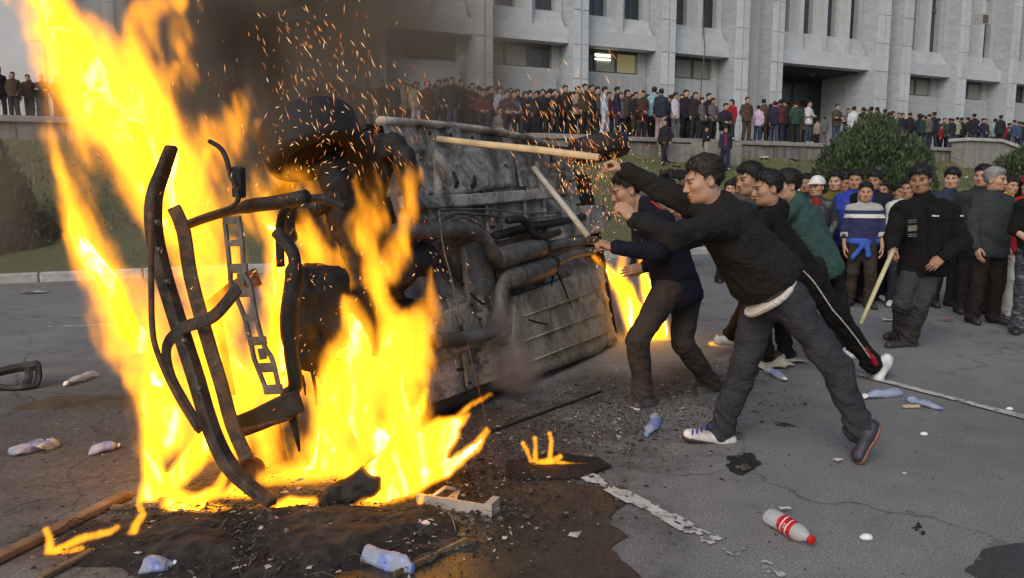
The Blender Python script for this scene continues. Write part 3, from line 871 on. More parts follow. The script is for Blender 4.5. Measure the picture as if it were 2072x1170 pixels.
# ------------------------------------------------------------------ materials of the place
def asphalt_mat():
    m, nt, N, L = new_mat("asphalt")
    b = N['Principled BSDF']; co = n_coord(N)
    big = n_noise(N, L, co, 0.35, 5, 0.6)
    mid = n_noise(N, L, co, 2.6, 5, 0.65)
    grit = n_noise(N, L, co, 95.0, 4, 0.7)
    c = n_ramp(N, L, grit, [(0.28, (.092, .092, .090)), (0.52, (.19, .191, .187)), (0.74, (.34, .34, .332))])
    c = n_mix(N, L, 1.0, c, n_ramp(N, L, big, [(0.3, .80), (0.7, 1.18)]), 'MULTIPLY')
    c = n_mix(N, L, 1.0, c, n_ramp(N, L, mid, [(0.3, .84), (0.7, 1.14)]), 'MULTIPLY')
    # hairline cracks
    vo = N.new('ShaderNodeTexVoronoi'); vo.feature = 'DISTANCE_TO_EDGE'; vo.inputs['Scale'].default_value = 0.42
    wv = N.new('ShaderNodeVectorMath'); wv.operation = 'ADD'
    nv = N.new('ShaderNodeTexNoise'); nv.inputs['Scale'].default_value = 1.7; nv.inputs['Detail'].default_value = 6
    L.new(co, nv.inputs['Vector']); L.new(co, wv.inputs[0])
    sc_ = N.new('ShaderNodeVectorMath'); sc_.operation = 'SCALE'; sc_.inputs['Scale'].default_value = .9
    L.new(nv.outputs['Color'], sc_.inputs[0]); L.new(sc_.outputs[0], wv.inputs[1]); L.new(wv.outputs[0], vo.inputs['Vector'])
    cr = n_ramp(N, L, vo.outputs['Distance'], [(0.0, 0.0), (0.0035, 0.35), (0.008, 1.0)])
    gate = n_ramp(N, L, n_noise(N, L, n_map(N, L, co, loc=(7, 3, 0)), 0.8, 3), [(0.36, 1.0), (0.44, 0.0)])
    cr = n_math(N, L, 'MAXIMUM', cr, gate)
    c = n_mix(N, L, 1.0, c, n_ramp(N, L, cr, [(0, .62), (1, 1.0)]), 'MULTIPLY')
    # soot and burnt residue spread round the fire: ragged stains; the left blot is painted shade
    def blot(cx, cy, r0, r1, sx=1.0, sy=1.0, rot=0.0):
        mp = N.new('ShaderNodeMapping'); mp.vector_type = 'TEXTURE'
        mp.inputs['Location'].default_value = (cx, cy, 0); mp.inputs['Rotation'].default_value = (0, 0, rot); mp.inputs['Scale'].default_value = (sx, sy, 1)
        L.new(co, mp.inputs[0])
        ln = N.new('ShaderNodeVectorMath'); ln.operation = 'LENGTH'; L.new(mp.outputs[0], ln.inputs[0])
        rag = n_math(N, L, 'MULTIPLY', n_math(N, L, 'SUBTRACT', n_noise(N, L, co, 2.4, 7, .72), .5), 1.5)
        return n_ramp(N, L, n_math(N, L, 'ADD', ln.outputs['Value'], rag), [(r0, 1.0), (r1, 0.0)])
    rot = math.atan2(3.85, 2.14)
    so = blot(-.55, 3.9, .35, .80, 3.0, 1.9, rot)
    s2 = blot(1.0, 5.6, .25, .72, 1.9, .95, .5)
    left_shade = blot(-2.1, 4.7, .3, 1.0, 2.6, 3.0, .3)  # darkens the left ground: smoke shade painted into the asphalt colour
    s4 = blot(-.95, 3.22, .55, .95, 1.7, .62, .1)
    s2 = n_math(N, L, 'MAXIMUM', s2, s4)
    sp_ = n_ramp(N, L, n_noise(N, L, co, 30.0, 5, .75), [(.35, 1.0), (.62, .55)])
    so = n_math(N, L, 'MULTIPLY', n_math(N, L, 'MAXIMUM', n_math(N, L, 'MAXIMUM', so, s2), n_math(N, L, 'MULTIPLY', left_shade, .78)), sp_)
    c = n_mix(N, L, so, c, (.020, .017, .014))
    # pale chips
    chip = n_ramp(N, L, n_noise(N, L, n_map(N, L, co, loc=(3, 1, 0)), 38.0, 2), [(0.735, 0.0), (0.76, 1.0)])
    c = n_mix(N, L, chip, c, (.42, .42, .40))
    L.new(c, b.inputs['Base Color'])
    L.new(n_ramp(N, L, mid, [(0.3, .72), (0.7, .9)]), b.inputs['Roughness'])
    b.inputs['Specular IOR Level'].default_value = 0.35
    h = n_math(N, L, 'ADD', grit, n_math(N, L, 'MULTIPLY', cr, 1.2))
    L.new(n_bump(N, L, h, 0.55, 0.006), b.inputs['Normal'])
    return m
def soil_sheet(name, col, rough, scale, edge=None, wet=0.0, grit=70.0):
    m, nt, N, L = new_mat(name)
    b = N['Principled BSDF']; co = n_coord(N)
    g = n_noise(N, L, co, grit, 4, 0.7); f = n_noise(N, L, co, scale, 5, 0.6)
    c = n_ramp(N, L, g, [(0.3, tuple(k * .45 for k in col)), (0.55, col), (0.75, tuple(min(1, k * 2.2) for k in col))])
    c = n_mix(N, L, 1.0, c, n_ramp(N, L, f, [(0.3, .6), (0.7, 1.35)]), 'MULTIPLY')
    L.new(c, b.inputs['Base Color'])
    L.new(n_ramp(N, L, f, [(0.35, max(.05, rough - .2)), (0.65, rough)]), b.inputs['Roughness'])
    b.inputs['Specular IOR Level'].default_value = 0.5
    L.new(n_bump(N, L, g, 0.5, 0.006), b.inputs['Normal'])
    return m
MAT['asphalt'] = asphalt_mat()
MAT['wet'] = soil_sheet("wet_asphalt", (.045, .038, .030), .42, 2.2)
MAT['soot'] = soil_sheet("sooty_asphalt", (.020, .019, .018), .75, 3.0)
def stone_mat(name, col, vein=0.25, scale=1.0, rot=0.5, streak=0.0, vary=0.08):
    m, nt, N, L = new_mat(name)
    b = N['Principled BSDF']; co = n_coord(N)
    f = n_noise(N, L, n_map(N, L, co, (1, 1, 3.2), (rot, rot * .6, .3)), 1.6 * scale, 6, .62, 0.4)
    g = n_noise(N, L, co, 30 * scale, 3)
    c = n_ramp(N, L, f, [(0.3, tuple(k * (1 - vein) for k in col)), (0.52, col), (0.75, tuple(min(1, k * (1 + vein * .7)) for k in col))])
    c = n_mix(N, L, 1.0, c, n_ramp(N, L, g, [(0.3, .9), (0.7, 1.08)]), 'MULTIPLY')
    if streak:
        st = n_noise(N, L, n_map(N, L, co, (3.5, 3.5, .22)), 1.5, 4, .6)
        c = n_mix(N, L, 1.0, c, n_ramp(N, L, st, [(0.35, 1 - streak), (0.62, 1.0)]), 'MULTIPLY')
    oi = N.new('ShaderNodeObjectInfo')
    c = n_mix(N, L, 1.0, c, n_ramp(N, L, oi.outputs['Random'], [(0, 1 - vary), (1, 1 + vary)]), 'MULTIPLY')
    L.new(c, b.inputs['Base Color']); b.inputs['Roughness'].default_value = .72
    L.new(n_bump(N, L, f, 0.15, 0.01), b.inputs['Normal'])
    return m
MAT['marble'] = stone_mat("grey_marble", (.49, .525, .55), .12, 1.0, .5, .06)
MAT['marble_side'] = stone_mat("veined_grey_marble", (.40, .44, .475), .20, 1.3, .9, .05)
MAT['facade'] = stone_mat("facade_stone", (.40, .43, .445), .10, 1.0, .2, .10)
MAT['panel'] = stone_mat("parapet_slab", (.34, .365, .37), .10, 1.4, .2, .12)
MAT['terrace'] = stone_mat("terrace_stone", (.235, .225, .205), .35, 2.2, .2, .5, .22)
MAT['coping'] = stone_mat("coping_stone", (.29, .275, .25), .3, 2.0, .2, .2, .12)
MAT['kerb'] = stone_mat("kerb_stone", (.46, .46, .44), .3, 3.0, .2, .2, .1)
MAT['glass'] = None
def glass_mat():
    m, nt, N, L = new_mat("window_glass")
    b = N['Principled BSDF']; oi = N.new('ShaderNodeObjectInfo')
    L.new(n_ramp(N, L, oi.outputs['Random'], [(0, (.020, .026, .032)), (1, (.06, .072, .082))]), b.inputs['Base Color'])
    b.inputs['Roughness'].default_value = .08; b.inputs['Specular IOR Level'].default_value = .6
    return m
MAT['glass'] = glass_mat()
def curtain_mat():
    m, nt, N, L = new_mat("curtain")
    b = N['Principled BSDF']; co = n_coord(N)
    w = N.new('ShaderNodeTexWave'); w.bands_direction = 'X'; w.inputs['Scale'].default_value = 6.0; w.inputs['Distortion'].default_value = 1.0
    L.new(co, w.inputs[0])
    L.new(n_ramp(N, L, w.outputs['Fac'], [(0, (.20, .20, .18)), (1, (.42, .42, .38))]), b.inputs['Base Color']); b.inputs['Roughness'].default_value = .9
    return m
MAT['curtain'] = curtain_mat()
MAT['frame'] = simple("window_frame", (.11, .105, .095), .6)
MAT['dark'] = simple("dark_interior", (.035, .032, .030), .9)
MAT['boards'] = simple("brown_boards", (.14, .085, .06), .75, .3, 3.0, vary_obj=.25)
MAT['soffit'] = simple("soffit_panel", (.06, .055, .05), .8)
def grass_mat():
    m, nt, N, L = new_mat("lawn")
    b = N['Principled BSDF']; co = n_coord(N)
    f = n_noise(N, L, co, .9, 5, .6); g = n_noise(N, L, co, 26.0, 4, .7)
    c = n_ramp(N, L, g, [(0.3, (.045, .058, .022)), (0.5, (.115, .125, .052)), (0.72, (.21, .205, .10))])
    c = n_mix(N, L, n_ramp(N, L, f, [(0.48, 0), (0.7, .75)]), c, (.16, .135, .085))
    L.new(c, b.inputs['Base Color']); b.inputs['Roughness'].default_value = .95
    L.new(n_bump(N, L, g, .9, .05), b.inputs['Normal'])
    return m
MAT['grass'] = grass_mat()
MAT['blade'] = simple("grass_blade", (.14, .145, .065), .9, .5, 1.2)

# ------------------------------------------------------------------ ground, kerb, lawn
def build_ground():
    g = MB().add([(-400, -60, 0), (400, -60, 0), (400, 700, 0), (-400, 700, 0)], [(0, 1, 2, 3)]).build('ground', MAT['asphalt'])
    tag(g, kind='structure')
    # kerb line parallel to the facade
    k0 = gnd(110, 570)
    KN = (k0 - FB).dot(FN)                      # its n
    s0, s1 = -46.0, 34.0
    kerb = empty('kerb', fp(0, KN, 0)); tag(kerb, kind='structure')
    n = 0; a = s0
    r = random.Random(3)
    me = None
    while a < s1:
        l = 1.5
        mb = MB(); fbox(mb, a + .008, a + l - .008, KN - .16 + r.uniform(-.006, .006), KN + r.uniform(-.008, .008), -.05, .15 + r.uniform(-.006, .006))
        o = mb.build('kerb_stone', MAT['kerb'], None, bevel=.02)
        o.parent = kerb; o.matrix_parent_inverse = kerb.matrix_basis.inverted()
        a += l
    # lawn: from the kerb up to the foot of the terrace wall
    WN = 5.0                                    # n of the terrace wall face
    nu, nv = 150, 34
    uu = np.linspace(s0, s1, nu); vv = np.linspace(0, 1, nv)
    U, V_ = np.meshgrid(uu, vv, indexing='ij')
    nn = (KN - .17) + (WN + .0 - (KN - .17)) * V_
    zz = .12 + (2.62 - .12) * (V_ ** 1.05) + (fbm(U * .6 + 40, nn * .6 + 40, U * 0 + 1.5, 3) - .5) * .16 * np.minimum(1, 6 * V_)
    P = np.stack([FB.x + FD.x * U + FN.x * nn, FB.y + FD.y * U + FN.y * nn, zz], -1).reshape(-1, 3)
    i = np.arange(nu * nv).reshape(nu, nv)
    F = np.stack([i[:-1, :-1].ravel(), i[:-1, 1:].ravel(), i[1:, 1:].ravel(), i[1:, :-1].ravel()], 1)
    lw = link('lawn', mesh_np('lawn', P, F), MAT['grass']); tag(lw, kind='structure')
    # blades of grass on the part of the lawn in view
    rg = np.random.default_rng(5); n = 26000
    us = rg.uniform(-26, 20, n); vs = rg.uniform(.25, .99, n)
    n2 = (KN - .17) + (WN - (KN - .17)) * vs
    z2 = .12 + 2.5 * vs ** 1.05 + (fbm(us * .6 + 40, n2 * .6 + 40, us * 0 + 1.5, 3) - .5) * .16 * np.minimum(1, 6 * vs)
    base = np.stack([FB.x + FD.x * us + FN.x * n2, FB.y + FD.y * us + FN.y * n2, z2 - .01], -1)
    an = rg.uniform(0, 6.28, n); w = rg.uniform(.015, .035, n); hgt = rg.uniform(.04, .12, n)
    dx = np.stack([np.cos(an) * w, np.sin(an) * w, an * 0], -1)
    tip = base + np.stack([rg.normal(0, .03, n), rg.normal(0, .03, n), hgt], -1)
    v = np.stack([base - dx, base + dx, tip], 1).reshape(-1, 3); f = np.arange(n * 3).reshape(n, 3)
    gb = link('grass', mesh_np('grass', v, f), MAT['blade']); tag(gb, 'rough green grass tufts on the sloping lawn below the terrace', 'grass', kind='stuff')
    return KN, WN
KN, WN = build_ground()

def sheet(name, pts, mat, z=.004, rag=.04, n=10, seed=0, rag_f=3.0):
    """thin irregular sheet on the ground, outline in photograph points"""
    P = [gnd(*p) for p in pts]
    out = []
    for i in range(len(P)):
        a, b = P[i], P[(i + 1) % len(P)]
        for k in range(n):
            p = a.lerp(b, k / n)
            q = np.array([p.x * rag_f + seed, p.y * rag_f, seed * 1.7])
            dx = (float(fbm(q[0:1], q[1:2], q[2:3], 4)[0]) - .5) * 2 * rag * 2.0
            dy = (float(fbm(q[0:1] + 40, q[1:2], q[2:3], 4)[0]) - .5) * 2 * rag * 2.0
            out.append((p.x + dx, p.y + dy, z))
    bm = bmesh.new()
    f = bm.faces.new([bm.verts.new(p) for p in out])
    bmesh.ops.triangulate(bm, faces=[f])
    me = bpy.data.meshes.new(name); bm.to_mesh(me); bm.free()
    if sum(p.normal.z for p in me.polygons) < 0: me.flip_normals()
    o = link(name, me, mat); tag(o, kind='structure'); return o
sheet('wet_stain', [(960, 990), (1100, 965), (1240, 985), (1262, 1010), (1225, 1045), (1290, 1090), (1255, 1120), (1275, 1180), (1200, 1260), (800, 1260), (640, 1180), (760, 1080)], MAT['wet'], .008, .06, 10, 4, 3.0)
sheet('wet_stain', [(1995, 1120), (2072, 1105), (2140, 1130), (2130, 1190), (2000, 1190), (1950, 1165)], MAT['wet'], .004, .05, 10, 6, 4.0)
sheet('wet_stain', [(1470, 925), (1530, 918), (1545, 940), (1500, 966), (1475, 955)], MAT['soot'], .004, .035, 10, 8, 9.0)

def paint_mat():
    m, nt, N, L = new_mat("road_paint")
    b = N['Principled BSDF']; co = n_coord(N)
    f = n_noise(N, L, co, 16.0, 7, .78)
    c = n_ramp(N, L, f, [(0.40, (.16, .16, .157)), (0.47, (.42, .42, .405)), (0.7, (.60, .60, .575))])
    L.new(c, b.inputs['Base Color']); b.inputs['Roughness'].default_value = .8
    L.new(n_bump(N, L, n_noise(N, L, co, 90.0), .4, .004), b.inputs['Normal'])
    return m
MAT['paint'] = paint_mat()
def paint_line(name, a, b, w, wear, seed=1, z=.012):
    """worn painted line between two points of the photograph: ragged flakes, barer where wear(t) is high"""
    A, B = gnd(*a), gnd(*b); d = (B - A); Lg = d.length; d.normalize(); nrm = Vector((-d.y, d.x, 0))
    n = int(Lg / .012); k = 9
    S, Wd = np.meshgrid(np.linspace(0, Lg, n), np.linspace(-.5, .5, k) * w, indexing='ij')
    nz = fbm(S * 16 + seed, Wd * 22 + seed, S * 0 + .3, 4, .6)
    keep = nz[:-1, :-1] > np.array([wear(t) for t in np.linspace(0, 1, n - 1)])[:, None] + .10 * np.abs(np.linspace(-1, 1, k - 1))[None] ** 4
    jx = (fbm(S * 40, Wd * 40 + 7, S * 0, 2) - .5) * .012
    P = np.stack([A.x + d.x * (S + jx) + nrm.x * (Wd + jx), A.y + d.y * (S + jx) + nrm.y * (Wd + jx), np.full_like(S, z)], -1).reshape(-1, 3)
    i = np.arange(n * k).reshape(n, k)
    F = np.stack([i[:-1, :-1], i[1:, :-1], i[1:, 1:], i[:-1, 1:]], -1)[keep]
    o = link(name, mesh_np(name, P, F, False), MAT['paint']); tag(o, kind='structure'); return o
paint_line('road_marking', (1165, 955), (1585, 1172), .10, lambda t: .32 + .22 * max(0, t - .45) / .55 + (.06 if t > .55 else 0), 1)
paint_line('road_marking', (1690, 748), (2250, 893), .085, lambda t: .31, 2)
paint_line('road_marking', (95, 662), (235, 657), .09, lambda t: .48, 3, .004)
paint_line('road_marking', (1780, 560), (2120, 552), .12, lambda t: .42, 4, .004)

# ------------------------------------------------------------------ terrace wall with its stones
def build_terrace():
    t = empty('terrace_wall', fp(0, WN, 0)); tag(t, 'long low stone terrace wall with coping between lawn and building', 'wall')
    inv = t.matrix_basis.inverted()
    def child(mb, name, mat, bevel=0.0):
        o = mb.build(name, mat, None, bevel=bevel); o.parent = t; o.matrix_parent_inverse = inv; return o
    S0, S1 = -44.0, 23.2
    child(fbox(MB(), S0, S1, WN - 1.2, WN - .06, 1.6, ZT - .16), 'wall_core', MAT['terrace'])
    r = random.Random(11); a = S0
    while a < S1 - .2:                           # facing stones
        l = r.uniform(.55, 1.05); l = min(l, S1 - a)
        child(fbox(MB(), a + .012, a + l - .012, WN - .056, WN + r.uniform(-.03, .02), 1.7, ZT - .165), 'stone', MAT['terrace'], .012)
        a += l
    a = S0
    while a < S1 - .2:
        l = min(r.uniform(1.3, 1.9), S1 - a)
        child(fbox(MB(), a + .01, a + l - .01, WN - 1.0, WN + .10 + r.uniform(-.015, .02), ZT - .155, ZT + r.uniform(-.012, .012)), 'coping_stone', MAT['coping'], .02)
        a += l
    fl = MB(); fbox(fl, S0 - 10, S1 + 26, -3.5, WN - 1.02, ZT - .3, ZT - .01)
    o = fl.build('terrace_floor', MAT['coping']); tag(o, kind='structure')
    # blocks standing out of the wall foot
    for s_, l, h_, n_ in ((fs(1395, 300, WN)[0], 1.5, .5, .9), (fs(1330, 300, WN)[0], .9, .42, .6)):
        mb = MB(); fbox(mb, s_, s_ + l, WN + .03, WN + n_, 2.2, 2.55 + h_)
        child(mb, 'block', MAT['coping'], .02)
    # sloping flank wall of the stairs
    s0 = fs(1915, 300, WN)[0]
    p = empty('stair_flank_wall', fp(s0, WN, 0)); tag(p, 'sloping stone flank wall of the stairs at the end of the terrace', 'wall')
    mb = MB()
    prof = [(s0 + .2, 2.2), (s0 + 7.5, 1.2), (s0 + 7.5, 2.35), (s0 + 2.2, 3.42), (s0 + .2, 3.42)]
    for n0, n1 in ((WN + .05, WN + .75),):
        v = [fp(a, n0, z) for a, z in prof] + [fp(a, n1, z) for a, z in prof]; k = len(prof)
        mb.add(v, [tuple(range(k)), tuple(range(2 * k - 1, k - 1, -1))] + [(i, k + i, k + (i + 1) % k, (i + 1) % k) for i in range(k)])
    o = mb.build('wall_core', MAT['coping'], None, bevel=.02); o.parent = p; o.matrix_parent_inverse = p.matrix_basis.inverted()
    mb = MB()
    cp = [(s0 + .1, 3.43), (s0 + 2.2, 3.43), (s0 + 7.6, 2.36)]
    for (a, z), (b, y) in zip(cp[:-1], cp[1:]):
        v = [fp(a, WN - .02, z), fp(b, WN - .02, y), fp(b, WN + .85, y), fp(a, WN + .85, z)]; v2 = [q + Vector((0, 0, .12)) for q in v]
        mb.add(v + v2, [(0, 1, 2, 3), (7, 6, 5, 4), (0, 4, 5, 1), (1, 5, 6, 2), (2, 6, 7, 3), (3, 7, 4, 0)])
    o = mb.build('coping', MAT['kerb'], None); o.parent = p; o.matrix_parent_inverse = p.matrix_basis.inverted()
build_terrace()

# ------------------------------------------------------------------ the building
def build_facade():
    t = empty('government_building', fp(0, 0, ZT)); tag(t, 'large grey marble office building with tall piers and recessed windows', 'building')
    inv = t.matrix_basis.inverted()
    def child(mb, name, mat, parent=None, bevel=0.0):
        o = mb.build(name, mat, None, bevel=bevel)
        o.parent = parent or t; o.matrix_parent_inverse = inv if parent is None else Matrix.Identity(4)
        if parent is not None: o.matrix_parent_inverse = parent.matrix_basis.inverted() if parent.parent is None else (inv @ parent.matrix_basis).inverted() if False else Matrix.Identity(4)
        return o
    TOP = 27.0; PN = 1.2                                  # height of the walls, how far the piers stand out
    LED0, LED1 = None, None
    zl = [fs(x, y, .9)[1] for x, y in ((979, 72.6), (1172, 87), (1351, 100.7), (1836, 149), (1951, 160.5))]
    ZL = sum(zl) / len(zl)                                # underside of the ledge
    zb = [fs(x, y, .1)[1] for x, y in ((979, 130), (1173, 142), (1354, 154.7), (1833, 193), (1951, 201.8))]
    ZB = sum(zb) / len(zb)                                # foot of the lower windows
    ZW = ZL + (fs(1045, 45, .9)[1] - fs(1045, 78, .9)[1])    # top of ledge band
    # piers: (left px, right px) of the light front face at mid height
    fr = [-23.2, -21.4, -17.6, -13.8, (964, 979), (1160, 1172), (1338, 1351), (1487, 1513), (1560, 1574), (1772, 1796), (1822, 1837), (1938, 1952), (2042, 2056), (2160, 2174), (2270, 2284)]
    piers = []
    for q in fr:
        if isinstance(q, float):
            piers.append((q, q + .62)); continue
        a, b = q
        s0 = fs(a, 150, PN)[0]; s1 = fs(b, 150, PN)[0]
        if s1 - s0 < .62: s1 = s0 + .62
        piers.append((s0, s1))
    slab_me = {}
    for i, (s0, s1) in enumerate(piers):
        p = child(fbox(MB(), s0 + .03, s1 - .03, -.4, PN - .03, ZT - .2, TOP), 'pier', MAT['marble_side'])
        g = (s1 - s0) * .56
        z = ZT - .1; r = random.Random(i)
        while z < TOP - 1:
            hgt = 1.22
            for a, b in ((s0, s0 + g - .05), (s0 + g + .05, s1)):
                o = child(fbox(MB(), a, b, PN - .03, PN + .012 + r.uniform(0, .008), z + .012, z + hgt - .012), 'slab', MAT['marble'])
            z += hgt
    # bays
    lampmat, nt, N, L = new_mat("fluorescent_lamp")
    b = N['Principled BSDF']; b.inputs['Emission Color'].default_value = (1, .95, .7, 1); b.inputs['Emission Strength'].default_value = 2.2
    glow, nt, N, L = new_mat("lit_room")
    b = N['Principled BSDF']; b.inputs['Base Color'].default_value = (.35, .31, .16, 1); b.inputs['Emission Color'].default_value = (.8, .68, .3, 1); b.inputs['Emission Strength'].default_value = .10
    for i in range(len(piers) - 1):
        a = piers[i][1]; c = piers[i + 1][0]; w = c - a
        entry = i == 8; narrow = i in (0, 7, 9)
        px = proj(fp((a + c) / 2, 0, ZT + 3))[0]
        if narrow:
            child(fbox(MB(), a - .02, c + .02, -.3, .40, ZT - .2, TOP), 'wall_panel', MAT['facade'])
            continue
        # upper wall with fins and slit windows
        nw = 4 if entry else (3 if w > 4.5 else 2)
        zs = ZW + (.65 if not entry else .85)             # foot of the slit windows
        child(fbox(MB(), a - .02, c + .02, -.3, .30, ZL + .06, zs), 'spandrel', MAT['facade'])
        child(fbox(MB(), a - .02, c + .02, .22, .78, ZL, ZW), 'ledge', MAT['marble'])
        cell = w / nw
        for k in range(nw):
            x0 = a + k * cell; x1 = x0 + cell
            ww = cell * .50; wc = (x0 + x1) / 2 + cell * .05
            for q0, q1 in ((x0, wc - ww / 2), (wc + ww / 2, x1)):
                child(fbox(MB(), q0, q1, -.3, .30, zs, TOP), 'wall_panel', MAT['facade'])
            fin = child(fbox(MB(), x0 - .10, x0 + .14, .302, .74, ZW - .002, TOP), 'fin', MAT['marble'])
            # sloping sill between the fins
            mb = MB(); v = [fp(x0 + .14, .302, ZW), fp(x1 - .10, .302, ZW), fp(x1 - .10, .72, ZW), fp(x0 + .14, .72, ZW), fp(x0 + .14, .302, zs - .02), fp(x1 - .10, .302, zs - .02)]
            mb.add(v, [(0, 1, 2, 3), (3, 2, 5, 4), (0, 4, 5, 1), (0, 3, 4), (1, 5, 2)])
            child(mb, 'sill', MAT['facade'])
            win = child(fbox(MB(), wc - ww / 2 + .002, wc + ww / 2 - .002, -.0, .04, zs + .02, TOP), 'window', MAT['glass'])
            for zz in np.arange(zs + (1.9 if entry or px > 1500 else 2.6), TOP, 3.4):
                child(fbox(MB(), wc - ww / 2 + .001, wc + ww / 2 - .001, .042, .10, zz, zz + (.9 if px > 1930 or px < 1460 else .14)), 'transom', MAT['frame'] if 1460 < px < 1930 else MAT['facade'])
            child(fbox(MB(), wc - .025, wc + .025, .042, .08, zs + .02, TOP), 'mullion', MAT['frame'])
        if entry:
            # deep porch: soffit, side walls, boarded doors at the back
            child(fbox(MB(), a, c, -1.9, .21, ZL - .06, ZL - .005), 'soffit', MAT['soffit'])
            child(fbox(MB(), a - .1, a - .01, -1.9, -.31, ZT - .2, ZL), 'side_wall', MAT['marble_side'])
            child(fbox(MB(), c + .01, c + .1, -1.9, -.41, ZT - .2, ZL), 'side_wall', MAT['marble_side'])
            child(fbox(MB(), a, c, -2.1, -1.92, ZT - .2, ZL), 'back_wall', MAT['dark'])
            zd = ZT + (ZL - ZT) * .62
            bw = (c - a) * .8; x = a + .3
            n = 7
            for k in range(n):
                l = bw / n
                child(fbox(MB(), x + k * l + .02, x + (k + 1) * l - .02, -1.918, -1.85 + (k % 3) * .02, ZT - .05, zd + (.18 if k % 2 else 0)), 'door_board', MAT['boards'])
            for k in range(4):
                l = bw / 4
                child(fbox(MB(), x + k * l + .06, x + (k + 1) * l - .06, -1.918, -1.88, zd + .25, ZL - .35), 'pane', MAT['glass'])
            for k in range(2):
                child(MB().box((0, 0, 0), (.18, .18, .05), Matrix.Translation(fp(a + (c - a) * (.3 + .4 * k), -.9, ZL - .09))), 'soffit_lamp', MAT['curtain'])
            continue
        # lower window in its recess
        child(fbox(MB(), a - .02, c + .02, -.3, .10, ZT - .2, ZB), 'wall_panel', MAT['facade'])
        for q0, q1 in ((a - .02, a + .06), (c - w * .10, c + .02)):
            child(fbox(MB(), q0, q1, -.3, .10, ZB, ZL + .05), 'wall_panel', MAT['facade'])
        x0, x1 = a + .06, c - w * .10
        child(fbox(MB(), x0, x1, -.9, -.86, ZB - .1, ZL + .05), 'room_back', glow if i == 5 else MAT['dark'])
        child(fbox(MB(), x0 + .001, x1 - .001, -.12, -.02, ZB + .001, ZB + .07), 'window_frame', MAT['frame'])
        child(fbox(MB(), x0 + .001, x1 - .001, -.12, -.02, ZL - .07, ZL + .04), 'window_frame', MAT['frame'])
        np_ = 4 if w > 4.5 else 3; r = random.Random(i * 7)
        pw = (x1 - x0) / np_
        for k in range(np_):
            m = MAT['curtain'] if r.random() < .5 else MAT['glass']
            if i == 5 and k in (1, 2, 3): m = [None, MAT['curtain'], glow, MAT['curtain']][k]
            child(fbox(MB(), x0 + k * pw + .05, x0 + (k + 1) * pw - .05, -.09, -.07, ZB + .07, ZL - .07), 'pane', m)
            child(fbox(MB(), x0 + k * pw - .045, x0 + k * pw + .045, -.11, -.025, ZB + .07, ZL - .07), 'mullion', MAT['frame'])
        if i == 5:
            child(fbox(MB(), x0 + pw * .98, x0 + pw * 1.72, -.04, -.005, ZL - .22, ZL - .13), 'lamp', lampmat)
            child(fbox(MB(), x0 + pw * .98, x0 + pw * 1.72, -.04, -.005, ZL - .36, ZL - .30), 'lamp', lampmat)
        # leaning slab below the window
        zt_ = ZB - .12
        mb = MB(); v = [fp(a + .02, .11, ZT), fp(c - w * .04, .11, ZT), fp(c - w * .04, .62, ZT), fp(a + .02, .56, ZT), fp(a + .02, .11, zt_), fp(c - w * .10, .11, zt_), fp(c - w * .10, .36, zt_), fp(a + .02, .36, zt_)]
        mb.add(v, [(0, 3, 2, 1), (4, 5, 6, 7), (0, 1, 5, 4), (2, 3, 7, 6), (0, 4, 7, 3), (1, 2, 6, 5)])
        child(mb, 'parapet_slab', MAT['panel'])
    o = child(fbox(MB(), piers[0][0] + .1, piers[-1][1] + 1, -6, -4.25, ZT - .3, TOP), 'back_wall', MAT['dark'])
    # air conditioner on a window of the last bays
    s_, z = fs(1990, 38, .75); 
    ac = child(fbox(MB(), s_ - .1, s_ + .55, .32, .75, z - .25, z + .25), 'air_conditioner', MAT['kerb'], bevel=.02)
    child(fbox(MB(), s_ - .05, s_ + .35, .752, .77, z - .2, z + .2), 'fan_grille', MAT['frame'])
    # cable hanging down the wall
    s_, z = fs(1428, 60, PN + .05)
    mb = MB().tube([fp(s_ - .1, 1.1, z + 3), fp(s_, 1.12, z), fp(s_ + .12, 1.08, ZL + .2), fp(s_ + .15, .8, ZT + 1.6)], .022, 6)
    child(mb, 'cable', MAT['frame'])
build_facade()
def far_building():
    """pale end wall of the next building, seen past the piers"""
    t = empty('pale_building', at(-60, 160, 44) * 1.0); t.location.z = 2.6
    tag(t, 'pale plain building wall beyond the dark office facade, behind the flames', 'building')
    P = at(-420, 160, 40); Q = at(150, 160, 47)
    d = (Q - P); d.z = 0; d.normalize(); nn = Vector((d.y, -d.x, 0))
    l = (Q - P).length
    M_ = Matrix(((d.x, nn.x, 0, P.x), (d.y, nn.y, 0, P.y), (0, 0, 1, 0), (0, 0, 0, 1)))
    mb = MB().box((l / 2, -3, 12), (l, 6, 24), M_)
    o = mb.build('wall', simple("pale_plaster", (.74, .75, .75), .85, .06, .4)); o.parent = t; o.matrix_parent_inverse = t.matrix_basis.inverted()
    mb = MB().box((l / 2, .03, 3.2), (l, .06, 1.0), M_)
    o = mb.build('plinth', MAT['facade']); o.parent = t; o.matrix_parent_inverse = t.matrix_basis.inverted()
far_building()

